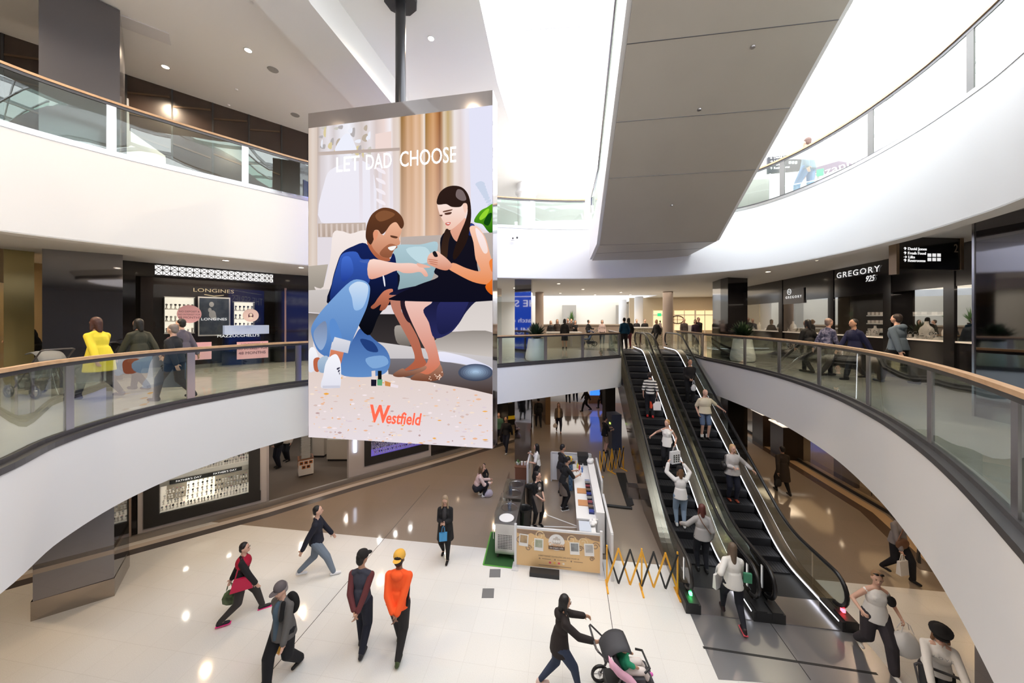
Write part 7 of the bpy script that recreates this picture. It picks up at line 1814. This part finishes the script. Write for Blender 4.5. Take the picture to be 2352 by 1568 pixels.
paper_bag(Rr, .3, .32, .12, M_wbag, 'white carrier bag with black dots held by the man in the striped shirt', 3.1, dots=M_blackm); paper_bag(Rr + V * -.16, .2, .26, .08, mat('red_bag', (.6, .07, .03), .4), 'small red bag beside the white one of the man in the striped shirt', .1)
r, L, Rr, Mw, J = rider(Oll, 1085, .0, 208, 'blonde woman in white tank top facing down on the left escalator', H=1.66, skin='fair', hair=((170, 130, 84), 'short'), top=((236, 234, 230), 0, .1, 'tank'), bottom=((20, 20, 26), 'slim'), shoe=(30, 30, 30), head=(30, 5), hr=(.5, .05, 1.12), hl=(-.26, .12, .98), fem=True)
paper_bag(L, .36, .38, .14, M_wbag, 'large white carrier bag with black dots of the blonde woman on the left escalator', .3, dots=M_blackm)
r, L, Rr, Mw, J = rider(Oll, 1215, -.1, 12, 'woman in white sweater and black cap raising both arms on the left escalator', H=1.68, skin='fair', hair=((110, 80, 56), 'medium'), top=((230, 228, 226), 1., .08, 'sweater'), bottom=((140, 160, 184), 'slim'), shoe=(220, 220, 220), hat=((18, 16, 18), 'beanie'), hl=(-.3, .16, 1.78), hr=(.16, .25, 1.74), fem=True)
r, L, Rr, Mw, J = rider(Oll, 1322, .02, 10, 'woman in pale grey sweater with thin brown strap at the foot of the left escalator', H=1.66, skin='fair', hair=((84, 40, 34), 'medium'), top=((168, 166, 166), 1., .06, 'sweater'), bottom=((24, 26, 36), 'slim'), shoe=(24, 24, 26), hl=(-.42, .28, 1.05), fem=True, bulk=1.05)
MB().tube([tuple(J['N'] + Vector((-.1, .0, .03))), tuple(J['C'] + Vector((-.04, -.16, .08))), tuple(J['P'] + Vector((.16, -.13, .14))), tuple(J['P'] + Vector((.2, .02, .06)))], .012, 6).build('bag_strap', mbl, r)
rider(Orr, 930, .05, 190, 'man in black holding a small white bag high on the right escalator', H=1.74, skin='tan', hair=((20, 18, 20), 'short'), top=((18, 18, 20), 1., .06, 'jacket'), bottom=((18, 18, 22), 'trousers'), shoe=(20, 20, 20), hl=(-.04, .2, .98), hr=(.08, .2, .98))
p_, s_ = esc_at(Orr, 930, None, .05); paper_bag(p_ + Vector((0, -.3, .94)), .2, .26, .1, M_wbag, 'small white bag in both hands of the man in black on the right escalator', .1, soft=True)
r, L, Rr, Mw, J = rider(Orr, 1008, .0, 186, 'bald man in cream polo shirt and denim shorts on the right escalator', H=1.78, skin='fair', hair=((200, 200, 200), 'bald'), top=((216, 206, 182), .42, .02, 'shirt'), bottom=((92, 110, 140), 'shorts'), shoe=(24, 24, 26), head=(-15, 5), hl=(-.55, .1, 1.06), hr=(.24, .06, .9), bulk=1.22)
MB().lathe([(.196, 0), (.2, .035)], tuple(J['P'] + Vector((0, 0, .03))), 20, squash=.75).build('belt', M_blackm, r)
for sx in (-1, 1): MB().lathe([(.05, .0), (.055, .1)], (sx * .09, .0, .06), 12).build('sock', M_flexw, r)
r, L, Rr, Mw, J = rider(Orr, 1162, .0, 190, 'blonde woman in pale knit top and black handbag on the right escalator', H=1.68, skin='fair', hair=((190, 156, 116), 'medium'), top=((196, 192, 190), .9, .1, 'sweater'), bottom=((24, 28, 44), 'trousers'), shoe=(150, 70, 50), head=(-12, 8), hl=(-.5, .16, 1.04), hr=(.06, .26, 1.12), fem=True, bulk=1.12)
hb = empty('handbag', Mw @ (J['P'] + Vector((.25, .0, .22))), -R(190), 'black handbag on the arm of the blonde woman on the right escalator', 'bag')
MB().ell((0, 0, -.08), (.08, .15, .13), 12).build('bag_body', mat('black_leather', (.015, .014, .014), .35), hb, True); MB().tube([(0, -.1, 0), (-.04, -.04, .22), (-.08, 0, .3), (-.04, .05, .22), (0, .1, 0)], .01, 6).build('strap', MATS['black_leather'], hb)
o = MB().box((0, 0, 0), (.07, .004, .1)).build('paper_ticket', M_flexw); o.matrix_world = Mw @ Matrix.Translation((.03, .33, 1.17)); tag(o, 'white paper slip in the hand of the blonde woman on the right escalator', 'paper')
# ---- kiosk staff
k_ = dict(apron=M_apron, bottom=((20, 20, 24), 'slim'), shoe=(22, 22, 24))
person('young woman in black shirt and taupe apron at the front of the kiosk', G(1234, 1207), 150, 1.66, 'fair', ((30, 22, 20), 'bun'), ((20, 20, 22), .55, .0, 'shirt'), pose='stand', head=(-25, 5), hl=(-.08, .24, 1.0), hr=(.02, .25, .98), lean=.05, fem=True, **k_)
person('man in black shirt and apron leaning over the kiosk counter', G(1294, 1168), 72, 1.74, 'tan', ((18, 16, 18), 'short'), ((20, 20, 22), .45, .0, 'shirt'), pose='stand', head=(0, 30), hl=(-.14, .5, 1.14), hr=(.16, .5, 1.12), lean=.25, drop=.02, extra={'sole': (230, 230, 230)}, **k_)
person('taller man in dark long sleeves and apron behind the leaning man', G(1288, 1135), 66, 1.78, 'tan', ((18, 16, 18), 'short'), ((30, 30, 34), 1., .0, 'shirt'), pose='stand', head=(10, 20), hl=(-.14, .46, 1.12), hr=(.14, .46, 1.1), lean=.12, **k_)
person('long-haired woman in white tee and apron at the back left of the kiosk', G(1234, 1122), 280, 1.66, 'fair', ((20, 16, 18), 'long'), ((220, 218, 218), .4, .0, 'shirt'), pose='stand', head=(0, 10), hl=(-.2, .3, 1.1), hr=(.16, .3, 1.3), fem=True, **k_)
# ---- middle floor, left
yc = Vector((-8.62, 7.1, Z2))
person('woman in bright yellow coat walking left behind the middle railing', yc, 272, 1.76, 'fair', ((70, 40, 34), 'medium'), ((226, 208, 60), 1., .3, 'coat'), ((22, 22, 28), 'slim'), (40, 36, 60), 'walk', .34, 1, .12, (0, 12), fem=True, bulk=1.1)
person('person in olive dark coat beside the woman in yellow', Vector((-8.7, 7.95, Z2)), 275, 1.72, 'tan', ((18, 16, 18), 'medium'), ((52, 54, 44), 1., .2, 'coat'), ((20, 20, 24), 'trousers'), (20, 20, 22), 'walk', .3, -1, .08)
gw_ = Vector((-6.95, 7.0, Z2))
r, L, Rr, Mw, J = person('short-haired woman with long grey drape walking left behind the middle railing', gw_, 262, 1.6, 'fair', ((130, 118, 112), 'short'), ((30, 32, 38), 1., .05, 'jacket'), ((22, 22, 26), 'trousers'), (20, 20, 22), 'walk', .3, 1, .05, (0, 5), open_front=(120, 80, 84), fem=True, bulk=1.1)
q = Blob(); q.loft([((.17, .05, .92), .05, .12), ((.2, .12, .5), .05, .28), ((.2, .2, .25), .03, .3)]); q.skin('hanging_coat', cloth(lin((92, 104, 122))), r, .014)
person('dark-haired person behind the woman with the grey drape', Vector((-8.05, 8.3, Z2)), 265, 1.7, 'fair', ((18, 16, 18), 'short'), ((90, 84, 96), 1., .05, 'jacket'), ((20, 20, 24), 'trousers'), (20, 20, 22), 'walk', .25, -1, .05)
stroller(Vector((-10.2, 7.35, Z2)), R(80), 'grey stroller rolling along at the far left of the middle floor', mat('pram_grey', (.16, .17, .18), .7))
person('shop assistant in black at the counter of the bright timber shop', Vector((-13.55, 9.65, Z2)), 200, 1.72, 'fair', ((20, 16, 16), 'short'), ((18, 18, 20), 1., .0, 'shirt'), ((20, 20, 24), 'trousers'), (20, 20, 20), 'stand', lean=.2, head=(0, 25), hl=(-.2, .4, 1.08), hr=(.2, .4, 1.08))
# ---- middle floor, right
person('man in blue grey hoodie walking away past the big ivory busts', Vector((9.95, 8.75, Z2)), 350, 1.84, 'fair', ((40, 30, 28), 'short'), ((92, 108, 124), 1., .06, 'hoodie'), ((24, 24, 28), 'loose'), (60, 70, 90), 'walk', .28, 1, .03, hood=True, bulk=1.15)
person('person in navy jacket walking left in front of the small lit shelves', Vector((9.45, 9.35, Z2)), 275, 1.72, 'tan', ((20, 18, 20), 'short'), ((24, 30, 66), 1., .1, 'jacket'), ((30, 30, 34), 'trousers'), (24, 24, 28), 'walk', .32, 1, .05)
person('grey-haired person in blue patterned shirt in front of the black shop', Vector((9.2, 9.95, Z2)), 90, 1.72, 'fair', ((140, 120, 112), 'short'), ((56, 56, 84), 1., .05, 'shirt'), ((26, 26, 34), 'trousers'), (24, 24, 28), 'walk', .22, 1, .12, extra={'top_mat': mat('blue_pattern', (.03, .035, .09), .8, noise=(16, (.2, .2, .3), .2))})
person('dark-haired person in black near the glass shop entrance', Vector((9.2, 10.55, Z2)), 350, 1.68, 'tan', ((14, 12, 14), 'medium'), ((20, 18, 22), 1., .1, 'jacket'), ((20, 20, 24), 'trousers'), (20, 20, 22), 'walk', .2, -1, .03)
# ---- far concourse on the middle floor
def fp(px, d, yaw, H, tc, bc, lab, hair=((30, 24, 22), 'short'), bk='trousers', kind='jacket', **k):
    p = W(px, 700, d); p.z = Z2; k.setdefault('pose', 'stand')
    return person(lab, p, yaw, H, k.pop('skin', 'fair'), hair, (tc, 1., .05, kind), (bc, bk), (24, 22, 24), far=True, **k)
fp(1265, 21.6, 180, 1.62, (30, 30, 34), (20, 20, 24), 'blonde woman at the left end of the low white counter', ((170, 150, 126), 'medium'), fem=True)
fp(1280, 21.8, 190, 1.7, (70, 60, 56), (20, 20, 24), 'woman with long fair hair standing second behind the low counter', ((130, 96, 66), 'long'), fem=True)
fp(1297, 19.5, 0, 1.72, (18, 18, 22), (20, 22, 34), 'woman in black dress in front of the low white counter, her back turned', ((26, 22, 22), 'medium'), 'skirt', fem=True)
fp(1304, 22.2, 180, 1.75, (60, 50, 46), (20, 20, 24), 'tall man behind the low counter, half hidden by the woman in black dress', ((110, 80, 56), 'short'))
fp(1321, 21.6, 180, 1.64, (20, 20, 24), (20, 20, 24), 'woman in black with folded arms behind the low counter', ((60, 44, 36), 'medium'), fem=True, hl=(.1, .2, 1.2), hr=(-.1, .2, 1.15))
fp(1312, 23.2, 180, 1.74, (40, 34, 34), (20, 20, 24), 'man in dark top at the taupe bar, left of the palm')
fp(1351, 23.4, 80, 1.66, (26, 26, 30), (20, 20, 24), 'man in black leaning on the taupe bar beside a blue pushchair', ((60, 50, 44), 'short'), hr=(.1, .4, 1.1))
stroller(W(1352, 700, 21.6).xy.to_3d() + Vector((0, 0, Z2)), R(90), 'blue pushchair standing by the far taupe bar', mat('pram_blue', (.03, .07, .2), .7))
fp(1383, 22.8, 190, 1.66, (190, 170, 168), (24, 24, 28), 'woman in pale top standing at the right end of the taupe bar', ((40, 30, 28), 'medium'), kind='shirt', fem=True)
fp(1434, 18.95, 0, 1.78, (16, 74, 100), (40, 32, 32), 'man in teal blue jacket stepping off beside the left escalator head')
fp(1444, 19.8, 0, 1.78, (30, 26, 28), (110, 50, 60), 'dark-haired person beside the man in the teal jacket', ((20, 18, 18), 'medium'))
fp(1462, 24.2, 180, 1.72, (36, 34, 40), (24, 24, 28), 'left one of two people behind the glass topped food counter')
fp(1481, 24.0, 180, 1.72, (24, 22, 26), (24, 24, 28), 'right one of two people behind the glass topped food counter')
fp(1508, 20.9, 250, 1.7, (18, 16, 20), (16, 16, 20), 'blonde woman in black carrying a toddler near the round column', ((180, 140, 100), 'medium'), 'slim', pose='walk', stride=.2, fem=True)
fp(1516, 20.8, 70, .9, (200, 180, 176), (30, 30, 34), 'toddler held on the arm of the blonde woman in black', ((24, 20, 20), 'short'))[0].location.z = Z2 + .72
fp(1571, 22.5, 190, 1.78, (92, 84, 84), (46, 42, 44), 'man in grey shirt walking towards the escalators', ((150, 140, 134), 'short'), kind='shirt', pose='walk', stride=.2)
fp(1597, 20.4, 200, 1.72, (60, 44, 60), (30, 30, 36), 'woman in mauve top in front of a white board', ((40, 28, 26), 'medium'), kind='shirt', pose='walk', stride=.28, fem=True)
fp(1604, 21.6, 180, 1.84, (36, 32, 36), (30, 30, 36), 'tall person in black just behind the woman in mauve', pose='walk', stride=.2)
fp(1645, 20.6, 0, 1.76, (50, 40, 34), (44, 38, 34), 'person in brown jacket with backpack by the far black column', pose='walk', stride=.15)
o = MB().box((0, 0, .75), (.8, .05, 1.1)).build('white_board', M_flexw); o.location = W(1589, 700, 23).xy.to_3d() + Vector((0, 0, Z2)); MB().box((-.3, 0, .1), (.04, .3, .2)).box((.3, 0, .1), (.04, .3, .2)).build('board_foot', M_dsteel, o); tag(o, 'white notice board behind the woman in mauve', 'board')
# ---- top floor
person('man in pale blue jacket and jeans walking away on the top floor', Vector((8.15, 9.35, Z3)), 345, 1.76, 'fair', ((110, 84, 74), 'short'), ((120, 140, 156), 1., .08, 'jacket'), ((110, 140, 180), 'trousers'), (180, 180, 190), 'walk', .25, 1, .03)
person('woman in pale top on the bright top floor, mostly behind the railing', Vector((9.0, 6.9, Z3)), 200, 1.66, 'fair', ((120, 90, 80), 'medium'), ((210, 205, 200), 1., .05, 'shirt'), ((150, 150, 160), 'trousers'), (200, 200, 200), 'walk', .2, 1, .03, fem=True)
# ================================================================== LETTERING BECOMES PLAIN MESH
bpy.context.view_layer.update()
dg = bpy.context.evaluated_depsgraph_get()
for o in [x for x in bpy.data.objects if x.type == 'FONT']:
    me = bpy.data.meshes.new_from_object(o.evaluated_get(dg)); nm = o.name
    if 'fit_w' in o and me.vertices:
        xs = [v.co.x for v in me.vertices]; f_ = o['fit_w'] / (max(xs) - min(xs)); m0 = (max(xs) + min(xs)) / 2
        for v in me.vertices: v.co.x = (v.co.x - m0) * f_
    n_ = bpy.data.objects.new(nm, me); n_.parent = o.parent; n_.matrix_local = o.matrix_local.copy()
    for k in ('label', 'category', 'group', 'kind'):
        if k in o: n_[k] = o[k]
    for ch in list(o.children): ch.parent = n_
    COL.objects.link(n_); c_ = o.data; bpy.data.objects.remove(o); bpy.data.curves.remove(c_); n_.name = nm

# modifiers become plain mesh
bpy.context.view_layer.update(); dg = bpy.context.evaluated_depsgraph_get()
for o in [x for x in bpy.data.objects if x.type == 'MESH' and x.modifiers]:
    me = bpy.data.meshes.new_from_object(o.evaluated_get(dg)); old = o.data; o.modifiers.clear(); o.data = me
